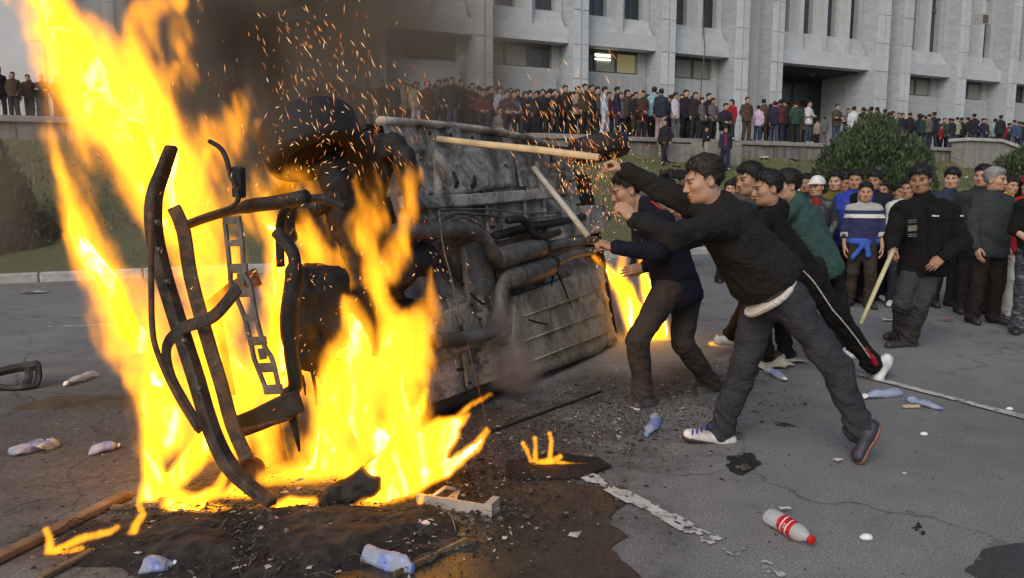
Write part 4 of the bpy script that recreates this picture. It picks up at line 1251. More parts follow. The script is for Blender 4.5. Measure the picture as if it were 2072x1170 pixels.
# ------------------------------------------------------------------ juniper bushes
def bush_mats():
    m, nt, N, L = new_mat("juniper_needles")
    b = N['Principled BSDF']; co = n_coord(N); oi = N.new('ShaderNodeNewGeometry')
    c = n_ramp(N, L, oi.outputs['Random Per Island'], [(0, (.022, .040, .018)), (.6, (.050, .078, .034)), (1, (.095, .118, .055))])
    c = n_mix(N, L, 1.0, c, n_ramp(N, L, n_noise(N, L, co, 2.2, 3), [(0.3, .65), (0.7, 1.3)]), 'MULTIPLY')
    L.new(c, b.inputs['Base Color']); b.inputs['Roughness'].default_value = .8
    return m
MAT['needles'] = bush_mats()
MAT['bark'] = simple("bark", (.09, .065, .045), .9, .3, 14, bump=.5)
def bush(px, ptop, pbot, wpx, depth, label, seed, n=11000):
    base = at(px, pbot, depth); top = at(px, ptop, depth)
    H = top.z - base.z; Wd = wpx / FPX * depth / 2
    e = empty('juniper_bush', base); tag(e, label, 'bush', 'juniper bushes on the lawn')
    rg = np.random.default_rng(seed)
    # branch tips spread over an uneven dome; each spray is a small fan of needle blades
    th = rg.uniform(0, 2 * math.pi, n); ph = np.arccos(rg.uniform(-.05, 1, n)); 
    dirs = np.stack([np.sin(ph) * np.cos(th), np.sin(ph) * np.sin(th), np.cos(ph)], -1)
    lump = .72 + .42 * fbm(dirs[:, 0] * 2.6 + seed, dirs[:, 1] * 2.6, dirs[:, 2] * 2.6, 3)
    rr = rg.uniform(.55, 1.0, n) ** .5 * lump + rg.normal(0, .035, n)
    c = dirs * rr[:, None] * np.array([Wd, Wd, H])
    up = dirs * .6 + np.array([0, 0, .75]) + rg.normal(0, .28, (n, 3)); up /= np.linalg.norm(up, axis=1)[:, None]
    sd = np.cross(up, rg.normal(0, 1, (n, 3))); sd /= np.linalg.norm(sd, axis=1)[:, None]
    ln = rg.uniform(.06, .15, n)[:, None] * (H / 1.7) ** .5; w = ln * rg.uniform(.16, .30, n)[:, None]
    v = np.stack([c - up * ln * .5, c + sd * w, c + up * ln * .6, c - sd * w], 1).reshape(-1, 3)
    f = np.arange(n * 4).reshape(n, 4)
    o = link('crown', mesh_np('crown', v, f, False), MAT['needles'], e)
    mb = MB(); r = random.Random(seed)
    mb.tube([(0, 0, -.1), (.03, .02, H * .3), (0, .04, H * .7)], [.09, .07, .02], 7)
    o = mb.build('trunk', MAT['bark'], e)
    for k in range(7):
        a = r.uniform(0, 6.28); z = H * r.uniform(.1, .45)
        q = Vector((math.cos(a) * Wd * .75, math.sin(a) * Wd * .75, z + H * .28))
        MB().tube([(0, 0, z), q * .5 + Vector((0, 0, .0)), q], [.04, .03, .008], 5).build('branch', MAT['bark'], e)
    return e
bush(1757, 238, 400, 240, 19.5, 'broad rounded green juniper bush on the lawn in front of the terrace', 3, 34000)
bush(2072, 298, 392, 150, 20.5, 'green juniper bush on the lawn beside the stairs flank wall', 5, 20000)
bush(-50, 236, 500, 240, 13.4, 'dark green juniper bush behind the flames near the pale building', 8, 34000)
bush(40, 420, 520, 170, 13.6, 'low dark juniper bush veiled by smoke behind the tall flame', 9, 24000)
# ------------------------------------------------------------------ burnt-out car lying on its side, underside towards the square
def burnt_mat(name, base, ash, rust, sc_=3.0, ash_lo=.50, rust_lo=.55, rough=.85, metal=.0):
    m, nt, N, L = new_mat(name)
    b = N['Principled BSDF']; co = n_coord(N)
    f = n_noise(N, L, co, sc_, 7, .68, .6); g = n_noise(N, L, n_map(N, L, co, loc=(5, 9, 2)), sc_ * 1.8, 7, .7, .5); k = n_noise(N, L, co, sc_ * 14, 4, .7)
    c = n_mix(N, L, n_ramp(N, L, f, [(ash_lo - .05, 0), (ash_lo + .12, 1)]), base, ash)
    c = n_mix(N, L, n_ramp(N, L, g, [(rust_lo, 0), (rust_lo + .12, .85)]), c, rust)
    c = n_mix(N, L, 1.0, c, n_ramp(N, L, k, [(0.3, .62), (0.7, 1.3)]), 'MULTIPLY')
    L.new(c, b.inputs['Base Color']); b.inputs['Roughness'].default_value = rough; b.inputs['Metallic'].default_value = metal
    L.new(n_bump(N, L, n_math(N, L, 'ADD', k, n_math(N, L, 'MULTIPLY', f, 1.0)), .35, .010), b.inputs['Normal'])
    return m
MAT['floor'] = burnt_mat("burnt_underseal", (.085, .079, .068), (.36, .34, .305), (.060, .040, .025), 3.2, .44, .56)
MAT['tank'] = burnt_mat("olive_underseal", (.16, .148, .112), (.32, .30, .235), (.06, .042, .026), 3.6, .46, .55)
MAT['pipe'] = burnt_mat("sooty_exhaust", (.070, .067, .062), (.16, .155, .145), (.10, .06, .036), 5.0, .5, .6, .6, .25)
MAT['char'] = burnt_mat("charred_metal", (.012, .011, .010), (.045, .042, .038), (.055, .028, .014), 5.0, .58, .60, .7, .2)
MAT['beam'] = burnt_mat("charred_beam", (.020, .016, .013), (.075, .060, .046), (.10, .050, .024), 7.0, .50, .52, .7, .2)
MAT['rust'] = burnt_mat("rusty_burnt_metal", (.055, .036, .022), (.14, .095, .055), (.15, .070, .028), 9.0, .50, .46, .8, .2)
MAT['grey_metal'] = burnt_mat("scorched_steel", (.10, .098, .092), (.19, .185, .175), (.06, .045, .03), 6.0, .5, .62, .5, .4)
MAT['tyre'] = burnt_mat("charred_rubber", (.010, .010, .010), (.035, .034, .033), (.02, .015, .012), 8.0, .6, .65, .75)
MAT['shield'] = burnt_mat("heat_shield", (.13, .13, .12), (.22, .22, .205), (.07, .06, .05), 4.0, .48, .6, .6, .3)
MAT['hot'], _nt, _N, _L = new_mat("glowing_wire")
_b = _N['Principled BSDF']; _b.inputs['Base Color'].default_value = (.1, .05, .03, 1); _b.inputs['Emission Color'].default_value = (1, .45, .07, 1); _b.inputs['Emission Strength'].default_value = 2.2
G0 = gnd(560, 1010); G1 = gnd(1250, 690)
CA = (G1 - G0).normalized(); CNn = Vector((CA.y, -CA.x, 0)); TAU = math.radians(12)
CU = Vector((0, 0, math.cos(TAU))) - CNn * math.sin(TAU)
CD = Vector((0, 0, math.sin(TAU))) + CNn * math.cos(TAU)
def cl(a, w, d=0.0): return G0 + CA * a + CU * w + CD * d
def plane_hit(px, py, p0, nrm):
    d = ray(px, py); o = Vector((0, 0, CAM_H))
    return o + d * ((p0 - o).dot(nrm) / d.dot(nrm))
def onA(px, py, a): return plane_hit(px, py, cl(a, 0, 0), CA)
def onD(px, py, d): return plane_hit(px, py, cl(0, 0, d), CD)
car = empty('burning_car', G0)
tag(car, 'burnt-out car tipped on its side with its underside and exhaust showing', 'car')
CAR_INV = car.matrix_basis.inverted()
def cpart(mb, name, mat, smooth=False, bevel=0.0, parent=None):
    o = mb.build(name, mat, None, smooth=smooth, bevel=bevel) if isinstance(mb, MB) else link(name, mb, mat)
    o.parent = parent or car; o.matrix_parent_inverse = CAR_INV
    return o
def bez(pts, n=6):
    """smooth polyline through points (Catmull-Rom)"""
    P = [Vector(p) for p in pts]; out = []
    for i in range(len(P) - 1):
        p0 = P[max(0, i - 1)]; p1 = P[i]; p2 = P[i + 1]; p3 = P[min(len(P) - 1, i + 2)]
        for k in range(n):
            t = k / n
            out.append(.5 * ((2 * p1) + (p2 - p0) * t + (2 * p0 - 5 * p1 + 4 * p2 - p3) * t * t + (3 * p1 - p0 - 3 * p2 + p3) * t ** 3))
    out.append(P[-1]); return out
def bar(path, wid, thk, face):
    """flat bar along a path; face = direction its wide side looks"""
    mb = MB(); P = [Vector(p) for p in path]; n = len(P); vs = []
    W = wid if isinstance(wid, (list, tuple)) else [wid] * n
    for i, p in enumerate(P):
        t = (P[min(n - 1, i + 1)] - P[max(0, i - 1)]).normalized()
        s_ = t.cross(face).normalized(); f = s_.cross(t).normalized()
        vs += [p - s_ * W[i] / 2 - f * thk / 2, p + s_ * W[i] / 2 - f * thk / 2, p + s_ * W[i] / 2 + f * thk / 2, p - s_ * W[i] / 2 + f * thk / 2]
    fs_ = []
    for i in range(n - 1):
        for k in range(4):
            k2 = (k + 1) % 4
            fs_.append((i * 4 + k, i * 4 + k2, i * 4 + 4 + k2, i * 4 + 4 + k))
    fs_ += [(3, 2, 1, 0), tuple(n * 4 - 4 + k for k in range(4))]
    return mb.add(vs, fs_)
def build_car():
    TOPW = 1.93
    # floor pan: pressed sheet with ribs, tunnel and dents
    na, nw = 190, 120
    aa = np.linspace(1.30, 4.35, na); ww = np.linspace(.10, TOPW, nw)
    A_, W_ = np.meshgrid(aa, ww, indexing='ij')
    d = np.zeros_like(A_)
    def step(x, c, s_): return 1 / (1 + np.exp(-(x - c) / s_))
    tun = step(W_, .78, .02) * (1 - step(W_, 1.12, .02)); d -= tun * .13
    for c in (.26, .42, .60, 1.30, 1.48, 1.66): d += .018 * np.exp(-((W_ - c) / .022) ** 2) * (1 - tun)
    for c in (1.75, 2.25, 2.62, 3.2): d -= .014 * np.exp(-((A_ - c) / .03) ** 2) * (1 - tun)
    d += .05 * step(A_, 2.0, .03) * (1 - step(A_, 2.12, .03)) * (1 - tun)            # cross member
    d += .04 * step(W_, 1.72, .015)                                                    # sill
    d -= .10 * step(A_, 3.45, .05) * step(W_, 1.15, .04)                               # rear wheel well
    d += (fbm(A_ * 2.4 + 2, W_ * 2.4, A_ * 0 + .5, 3) - .5) * .05 + (fbm(A_ * 11, W_ * 11, A_ * 0 + 2.5, 2) - .5) * .006
    # torn and buckled upper edge towards the rear
    Wt = W_ - .09 * step(A_, 3.0, .25) * step(W_, 1.7, .05) * fbm(A_ * 6, A_ * 0 + 3.1, A_ * 0, 3)
    G = np.array(G0)[None, None] + A_[..., None] * np.array(CA) + Wt[..., None] * np.array(CU) + d[..., None] * np.array(CD)
    i = np.arange(na * nw).reshape(na, nw)
    F = np.stack([i[:-1, :-1].ravel(), i[1:, :-1].ravel(), i[1:, 1:].ravel(), i[:-1, 1:].ravel()], 1)
    cpart(mesh_np('floor_pan', G.reshape(-1, 3), F), 'floor_pan', MAT['floor'])
    # hull behind it: lower side, upper side, roof, tail, with window openings along both sides
    def shell(name, pts, mat, th=.03):
        mb = MB(); v = [cl(*p) for p in pts]; n = (v[1] - v[0]).cross(v[2] - v[0]).normalized() * th
        k = len(v); mb.add(v + [p - n for p in v], [tuple(range(k)), tuple(range(2 * k - 1, k - 1, -1))] + [(i, k + i, k + (i + 1) % k, (i + 1) % k) for i in range(k)])
        return cpart(mb, name, mat)
    for nm, w in (('side_panel', TOPW - .02), ('side_panel', .06)):
        shell(nm, [(1.25, w, -.05), (4.5, w, -.05), (4.5, w, -.72), (1.25, w, -.68)], MAT['char'])
    wi = .16
    for w, wr in ((TOPW - .02, TOPW - .24), (.06, .28)):
        for a0, a1 in ((1.45, 1.62), (2.45, 2.58), (3.35, 3.6)):
            shell('pillar', [(a0 - .12, w, -.70), (a1 - .12, w, -.70), (a1 + .02, wr, -1.22), (a0 + .02, wr, -1.22)], MAT['char'])
    shell('roof', [(1.75, .28, -1.24), (3.5, .28, -1.24), (3.5, TOPW - .24, -1.24), (1.75, TOPW - .24, -1.24)], MAT['char'])
    shell('bulkhead', [(1.28, .1, -.02), (1.28, .1, -.66), (1.28, TOPW - .06, -.66), (1.28, TOPW - .06, -.02)], MAT['char'])
    shell('tail_panel', [(4.42, .08, .02), (4.5, .08, -.72), (4.5, TOPW - .03, -.72), (4.42, TOPW - .3, .02)], MAT['char'])
    # rolled sill flanges, the upper one with its drain holes
    sill = cpart(MB().tube(bez([cl(1.3, TOPW - .02, .03), cl(2.2, TOPW, .045), cl(3.0, TOPW - .01, .045), cl(3.7, TOPW - .06, .03)], 6), .042, 10, squash=.7), 'sill', MAT['floor'], True)
    for a in (1.75, 2.0, 2.28, 2.6, 2.95):
        M_ = Matrix.Translation(cl(a, TOPW - .075, .062)) @ Vector(CD).to_track_quat('Z', 'Y').to_matrix().to_4x4()
        cpart(MB().lathe([(.002, .0), (.016, .002), (.018, .008), (.010, .012)], 10, M_), 'drain_hole', MAT['char'], True, parent=None)
    cpart(MB().tube(bez([cl(1.2, .10, .02), cl(2.5, .08, .03), cl(4.25, .07, .02)], 6), [.05] * 10 + [.035] * 3, 10, squash=.8), 'sill', MAT['char'], True)
    # olive tank panel at the lower rear, heat shields
    def plate(name, px, d, mat, th=.05, bev=.015, dents=0):
        v = [onD(x, y, d) for x, y in px]; mb = MB(); k = len(v); n = CD * th
        mb.add([p - n for p in v] + v, [tuple(range(k - 1, -1, -1)), tuple(range(k, 2 * k))] + [(i, (i + 1) % k, k + (i + 1) % k, k + i) for i in range(k)])
        o = cpart(mb, name, mat)
        me = o.data; bm = bmesh.new(); bm.from_mesh(me)
        bmesh.ops.triangulate(bm, faces=[f for f in bm.faces if len(f.verts) > 4])
        bmesh.ops.subdivide_edges(bm, edges=list(bm.edges), cuts=4, use_grid_fill=True)
        bmesh.ops.subdivide_edges(bm, edges=list(bm.edges), cuts=1, use_grid_fill=True)
        co = np.array([v_.co[:] for v_ in bm.verts]); dz = (fbm(co[:, 0] * 4, co[:, 1] * 4, co[:, 2] * 4, 3) - .5) * .035 + (fbm(co[:, 0] * 16, co[:, 1] * 16, co[:, 2] * 16, 2) - .5) * .006
        for v_, q in zip(bm.verts, dz): v_.co += CD * float(q)
        bmesh.ops.recalc_face_normals(bm, faces=list(bm.faces))
        bm.to_mesh(me); bm.free(); me.polygons.foreach_set("use_smooth", np.full(len(me.polygons), True)); return o
    plate('tank', [(1042, 600), (1175, 552), (1208, 560), (1235, 690), (1215, 712), (1060, 770), (1040, 690)], .10, MAT['tank'], .12)
    for (x0, y0), (x1, y1) in (((1060, 640), (1215, 585)), ((1062, 690), (1225, 630)), ((1064, 735), (1228, 672))):
        cpart(MB().tube([onD(x0, y0, .105), onD((x0 + x1) / 2, (y0 + y1) / 2, .108), onD(x1, y1, .105)], [.012, .016, .012], 6, squash=.6), 'tank_rib', MAT['tank'], True)
    plate('tank_flange', [(1160, 545), (1205, 535), (1250, 690), (1232, 702)], .07, MAT['tank'], .06)
    plate('heat_shield', [(936, 498), (985, 480), (1005, 560), (1012, 620), (1008, 672), (975, 690), (952, 640)], .03, MAT['shield'], .03)
    plate('rear_cross_member', [(1100, 440), (1160, 418), (1230, 412), (1240, 440), (1215, 470), (1120, 490)], .06, MAT['floor'], .12)
    plate('underbody_panel', [(872, 640), (950, 610), (985, 680), (930, 720), (875, 740)], .06, MAT['tank'], .05)
    plate('underbody_panel', [(880, 300), (1040, 300), (1045, 375), (885, 400)], .045, MAT['floor'], .03)
    # exhaust with two silencers
    D1 = .12
    P = lambda pts, d=D1: [onD(x, y, d) for x, y in pts]
    ex = cpart(MB().tube(bez(P([(800, 470), (880, 466), (945, 466), (978, 482), (1000, 516), (1012, 528)]), 6), .052, 12), 'exhaust_pipe', MAT['pipe'], True)
    ex2 = cpart(MB().tube(bez(P([(880, 690), (950, 684), (998, 668), (1012, 630), (1014, 590), (1026, 562)]), 6), .050, 12), 'exhaust_pipe', MAT['pipe'], True)
    for a, b in (((1008, 524), (1096, 502)), ((1026, 566), (1114, 538))):
        p, q = onD(*a, D1), onD(*b, D1); v = q - p
        pts = [p - v * .04, p, p + v * .06, p + v * .5, p + v * .94, q, q + v * .04]
        cpart(MB().tube(pts, [.035, .06, .082, .086, .082, .06, .032], 14), 'silencer', MAT['pipe'], True)
    cpart(MB().tube(bez(P([(1096, 502), (1130, 494), (1165, 490), (1205, 486)]), 5), .040, 10), 'tail_pipe', MAT['pipe'], True)
    cpart(MB().tube(bez(P([(1114, 538), (1140, 522), (1170, 512), (1200, 508)]), 5), .040, 10), 'tail_pipe', MAT['pipe'], True)
    for x, y in ((1101, 500), (1120, 532)):
        p = onD(x, y, D1); t = (onD(x + 8, y - 2, D1) - p).normalized()
        cpart(MB().tube([p - t * .02, p + t * .02], .058, 10), 'pipe_clamp', MAT['char'], True)
    # brake and fuel lines, propeller shaft
    for k, pts in enumerate((((890, 424), (990, 424), (1060, 432), (1135, 428)), ((890, 432), (985, 436), (1060, 442), (1135, 437)), ((888, 450), (915, 432), (1000, 436)), ((905, 448), (940, 440), (975, 458), (1000, 486), (1030, 482)))):
        cpart(MB().tube(bez([onD(x, y, .07 + .01 * k) for x, y in pts], 5), .007, 6), 'brake_line', MAT['grey_metal'], True)
    cpart(MB().tube(bez(P([(1000, 480), (1060, 462), (1130, 450), (1180, 440)], .05), 4), .035, 10), 'propeller_shaft', MAT['char'], True)
    cpart(MB().tube(bez([onD(888, 424, .16), onD(897, 500, .17), onD(915, 570, .16), onD(932, 660, .17)], 5), .0065, 6), 'hanging_wire', MAT['grey_metal'], True)
    cpart(MB().tube(bez([onD(945, 690, .16), onD(962, 760, .20), onD(985, 850, .22), gnd(1012, 930, .02)], 5), .0055, 6), 'hanging_wire', MAT['rust'], True)
    cpart(MB().tube(bez([onD(1028, 446, .14), onD(1060, 446, .15), onD(1088, 480, .15), onD(1130, 470, .14)], 5), .03, 8), 'axle_arm', MAT['char'], True)
    # wheels -----------------------------------------------------------
    def wheel(c, axis, R=.29, wd=.21, mat=MAT['tyre'], burnt=False):
        M_ = Matrix.Translation(c) @ Vector(axis).to_track_quat('Z', 'Y').to_matrix().to_4x4()
        prof = [(R * .60, -wd * .42), (R * .80, -wd * .50), (R * .94, -wd * .46), (R, -wd * .34), (R * 1.005, 0), (R, wd * .34), (R * .94, wd * .46), (R * .80, wd * .50), (R * .60, wd * .42), (R * .58, 0), (R * .60, -wd * .42)]
        ty = cpart(MB().lathe(prof, 36, M_, cap=False), 'wheel', mat, True)
        rp = [(R * .10, -.03), (R * .36, -.05), (R * .50, -wd * .30), (R * .60, -wd * .40), (R * .60, wd * .40), (R * .50, wd * .34), (R * .36, .02), (R * .10, .04)]
        cpart(MB().lathe(rp, 28, M_), 'rim', MAT['char'], True, parent=None).parent = ty
        bpy.data.objects[ty.name].children[0].matrix_parent_inverse = Matrix.Identity(4)
        return ty
    tilt = (CU * 1.0 + CA * .10 - CD * .30).normalized()
    wheel(onA(630, 285, .80), tilt, .285, .25)
    wheel(onA(1212, 300, 3.95), (CU + CA * .05).normalized(), .27, .18)
    wheel(cl(3.9, .16, -.32), CU, .27, .18)
    # front end: bumper beam, rods, perforated cross member ------------------------
    a0 = -.20; fa = -CA
    q = [(348, 296), (330, 345), (312, 400), (312, 470), (332, 560), (366, 670), (398, 770), (428, 870), (462, 940), (505, 985), (552, 1018)]
    cpart(bar(bez([onA(x, y, a0) for x, y in q], 3), [.032 + .036 * min(1, i / 7) * (1 if i < 24 else max(.35, 1 - (i - 24) / 8)) for i in range(31)], .06, fa), 'bumper_beam', MAT['beam'], bevel=.008)
    for x, y in ((318, 450), (322, 505), (338, 570), (372, 690), (404, 786)):
        Mb = Matrix.Translation(onA(x, y, a0 - .032)) @ Vector(-CA).to_track_quat('Z', 'Y').to_matrix().to_4x4()
        cpart(MB().lathe([(.012, -.01), (.012, .006), (.007, .010)], 8, Mb), 'bumper_bolt', MAT['grey_metal'], True)
    q = [(352, 420), (372, 470), (386, 560), (418, 680), (448, 780), (470, 860), (500, 930)]
    cpart(bar(bez([onA(x, y, a0 + .06) for x, y in q], 3), .060, .03, (fa + CD * .9).normalized()), 'bumper_flange', MAT['rust'], bevel=.004)
    q = [(306, 430), (306, 560), (308, 660), (318, 712), (352, 790), (400, 870)]
    cpart(MB().tube(bez([onA(x, y, a0 - .10) for x, y in q], 5), .014, 8), 'bumper_rod', MAT['rust'], True)
    q = [(482, 582), (432, 640), (372, 664), (338, 700), (344, 756), (372, 812), (408, 872)]
    cpart(bar(bez([onA(x, y, a0 - .02) for x, y in q], 5), .055, .018, fa), 'bumper_bracket', MAT['beam'], bevel=.004)
    # perforated strap: two rails joined by bridges, bosses with holes
    a1 = .02
    ctr = [(470, 448), (476, 500), (480, 552), (488, 578), (506, 640), (522, 700), (534, 730), (552, 788)]
    for sx in (-1, 1):
        pts = [onA(x + sx * w, y, a1) for (x, y), w in zip(ctr, (15, 15, 14, 19, 12, 13, 18, 13))]
        cpart(bar(bez(pts, 4), .021, .018, fa), 'cross_member_rail', MAT['grey_metal'], bevel=.003)
    for (x, y), hw, hh in (((470, 446), 17, 8), (((474, 492)), 17, 7), ((482, 543), 18, 10), ((489, 566), 6, 14), ((492, 592), 18, 10), ((507, 642), 14, 8), ((521, 690), 17, 9), ((531, 716), 6, 12), ((538, 744), 18, 10), ((553, 788), 18, 10)):
        pts = [onA(x - hw, y + 1, a1), onA(x + hw, y - 1, a1)]
        cpart(bar(pts, hh * 2 / FPX * 3.5, .0165, fa), 'cross_member_bridge', MAT['grey_metal'], bevel=.002)
    # upper cross bars, hook, brackets
    q = [(362, 462), (420, 440), (500, 418), (560, 410), (620, 398)]
    cpart(MB().tube(bez([onA(x, y, .12) for x, y in q], 4), [.024] * 8 + [.034] * 9, 8), 'radiator_beam', MAT['char'], True)
    q = [(424, 286), (446, 300), (458, 322), (466, 352), (480, 385), (478, 412), (440, 432), (400, 446), (372, 460)]
    cpart(MB().tube(bez([onA(x, y, .0) for x, y in q], 4), .012, 8), 'bonnet_hook', MAT['char'], True)
    cpart(bar([onA(482, 338, .02), onA(484, 400, .03)], .06, .04, fa), 'bonnet_catch', MAT['char'], bevel=.006)
    q = [(568, 540), (566, 470), (574, 430), (600, 408), (650, 402), (700, 420)]
    cpart(MB().tube(bez([onA(x, y, .25) for x, y in q], 4), .022, 8), 'hose', MAT['char'], True)
    q = [(560, 470), (592, 510), (596, 560), (586, 640), (590, 720), (598, 780), (578, 800)]
    cpart(MB().tube(bez([onA(x, y, .15) for x, y in q], 4), [.03] * 7 + [.045] * 8 + [.035] * 10, 8), 'frame_rail', MAT['char'], True)
    q = [(470, 868), (520, 850), (570, 826), (604, 812)]
    cpart(bar(bez([onA(x, y, .02) for x, y in q], 3), .11, .06, fa), 'lower_cross_bar', MAT['char'], bevel=.008)
    cpart(bar([onA(492, 870, .0), onA(590, 838, .02)], .05, .03, (fa + CU).normalized()), 'lower_cross_lip', MAT['rust'], bevel=.004)
    q = [(584, 800), (592, 840), (600, 880), (606, 914)]
    cpart(MB().tube([onA(x, y, .06) for x, y in q], [.045, .026, .016, .005], 8), 'torn_bracket', MAT['char'], True)
    q = [(440, 640), (470, 800)]; cpart(bar([onA(x, y, .35) for x, y in q], .04, .02, fa), 'radiator_stay', MAT['rust'])
    q = [(410, 640), (470, 590), (520, 560)]; cpart(bar([onA(x, y, .30) for x, y in q], .09, .03, fa), 'radiator_stay', MAT['rust'])
    # headlamp shell and lower wing near the ground
    M_ = Matrix.Translation(onA(512, 950, .15)) @ Vector(-CA + CD * .3).to_track_quat('Z', 'Y').to_matrix().to_4x4()
    cpart(MB().lathe([(.02, -.05), (.06, -.02), (.075, .02), (.065, .03), (.055, .0), (.02, -.02)], 18, M_), 'headlamp_shell', MAT['rust'], True)
    cpart(bar(bez([onA(x, y, .3) for x, y in ((548, 850), (560, 920), (580, 985))], 4), .10, .02, (fa + CD * .4).normalized()), 'lower_wing', MAT['rust'])
    # engine block, charred lump with pulleys and fins
    def lump(name, prims, mat, h=.016, noise=.035, k=.02):
        pts = np.array([np.array(p) for q in prims for p in (q[0], q[1])]); rr = max(max(q[2], q[3]) for q in prims)
        c = pts.mean(0)
        f = Field(pts.min(0) - rr - .03, pts.max(0) + rr + .03, h)
        for q in prims: f.cone(q[0], q[1], q[2], q[3], k)
        f.F += ((fbm(f.X * 14, f.Y * 14, f.Z * 14, 3) - .5) * noise * 2).astype(np.float32)
        v, qd = f.mesh(); return cpart(mesh_np(name, v, qd), name, mat)
    e = lambda x, y, a: onA(x, y, a)
    lump('engine_block', [(e(625, 575, .42), e(620, 720, .42), .085, .08), (e(670, 575, .5), e(668, 700, .5), .10, .09), (e(640, 560, .6), e(690, 660, .6), .09, .09), (e(610, 640, .4), e(700, 660, .5), .06, .06), (e(640, 730, .45), e(655, 770, .45), .06, .02), (e(690, 690, .5), e(682, 730, .5), .035, .01)], MAT['char'])
    lump('suspension_strut', [(e(672, 340, .85), e(690, 430, .85), .095, .085), (e(690, 430, .85), e(715, 540, .85), .085, .045), (e(715, 540, .85), e(740, 640, .8), .045, .05), (e(700, 345, .9), e(712, 420, .88), .03, .03)], MAT['char'])
    lump('control_arm', [(e(590, 440, .6), e(680, 400, .8), .05, .05), (e(700, 480, .85), e(735, 620, .8), .03, .055), (e(735, 600, .8), e(745, 700, .8), .06, .03), (e(580, 420, .5), e(590, 480, .5), .05, .04)], MAT['char'])
    lump('wing_liner', [(e(735, 300, 1.2), e(800, 300, 1.3), .10, .08), (e(760, 330, 1.25), e(760, 430, 1.25), .10, .05), (e(820, 320, 1.3), e(840, 420, 1.3), .07, .05)], MAT['char'])
    lump('gearbox', [(e(780, 560, 1.1), e(860, 520, 1.5), .12, .10), (e(790, 650, 1.1), e(850, 640, 1.5), .12, .11)], MAT['char'])
    for (x0, y0), (x1, y1), a in (((632, 750), (640, 822), .42), ((652, 770), (664, 838), .42), ((610, 760), (618, 800), .42)):
        cpart(MB().tube([e(x0, y0, a), e((x0 + x1) / 2 + 2, (y0 + y1) / 2, a), e(x1, y1, a)], [.012, .008, .004], 6), 'melted_drip', MAT['char'], True)
    # front wheel on the ground: charred hub with the bare tyre wires coiled round it
    p0, p1 = gnd(770, 985, .15), gnd(930, 915, .15); ax = (p1 - p0).normalized()
    wh = lump('front_wheel', [(gnd(690, 1000, .04), gnd(750, 980, .07), .05, .075), (gnd(750, 980, .07), gnd(790, 955, .10), .075, .06), (gnd(650, 1015, .02), gnd(710, 1005, .03), .03, .045), (gnd(760, 940, .14), gnd(800, 940, .09), .03, .045)], MAT['char'], .011, .04)
    M_ = Matrix.Translation(p0) @ ax.to_track_quat('Z', 'Y').to_matrix().to_4x4(); Lc = (p1 - p0).length
    for k in range(13):
        z = Lc * (k + .5) / 13; R = .135 + .012 * math.sin(k * 1.7)
        pts = [M_ @ Vector((R * math.cos(t) * (1 + .04 * math.sin(3 * t + k)), R * math.sin(t), z + .022 * math.sin(t + k))) for t in np.linspace(0, 2 * math.pi, 27)]
        o = cpart(MB().tube(pts, .0045, 5, cap=False), 'tyre_wire', MAT['hot'] if k % 3 else MAT['rust'], True); o.parent = wh; o.matrix_parent_inverse = CAR_INV
    # chassis rails, seams, bolts and brackets on the floor
    r = random.Random(8)
    for w_ in (.44, 1.40):
        P_ = [cl(1.35, w_, .02), cl(2.0, w_, .05), cl(2.9, w_ + .03, .05), cl(3.5, w_ + .05, .03)]
        cpart(bar(bez(P_, 4), .085, .05, CD), 'chassis_rail', MAT['floor'], bevel=.008)
    for a in (1.62, 2.35, 2.95, 3.3):
        cpart(bar([cl(a, 1.16, .012), cl(a + .02, 1.40, .03), cl(a, 1.72, .03)], .035, .02, CD), 'cross_rib', MAT['floor'], bevel=.004)
    for a in (1.7, 2.4, 3.1):
        cpart(bar([cl(a, .16, .03), cl(a + .02, .45, .04), cl(a, .76, .0)], .04, .02, CD), 'cross_rib', MAT['tank'], bevel=.004)
    for k in range(46):
        a, w_ = r.uniform(1.4, 4.2), r.choice((r.uniform(.15, .7), r.uniform(1.2, 1.85)))
        Mb = Matrix.Translation(cl(a, w_, .045)) @ Vector(CD).to_track_quat('Z', 'Y').to_matrix().to_4x4()
        cpart(MB().lathe([(.013, -.03), (.013, .008), (.009, .014)], 6, Mb), 'bolt', MAT['char'] if k % 2 else MAT['grey_metal'])
    for k in range(9):
        a, w_ = r.uniform(1.5, 3.9), r.uniform(.2, 1.75); t = r.uniform(0, 3.1)
        dv = CA * math.cos(t) + CU * math.sin(t)
        cpart(bar([cl(a, w_, .03), cl(a, w_, .07) + dv * .05, cl(a, w_, .05) + dv * .13], .035, .012, CD), 'bracket', MAT['char'], bevel=.002)
    for k in range(5):
        pts = [onD(890 + 60 * k + r.uniform(-20, 20), 560 + r.uniform(-60, 160), .10) for _ in range(1)]
        p = pts[0]; cpart(MB().tube(bez([p, p + CA * .15 + CU * r.uniform(-.1, .1), p + CA * .3 + CU * r.uniform(-.25, .05)], 5), .009, 6), 'hose', MAT['char'], True)
build_car()
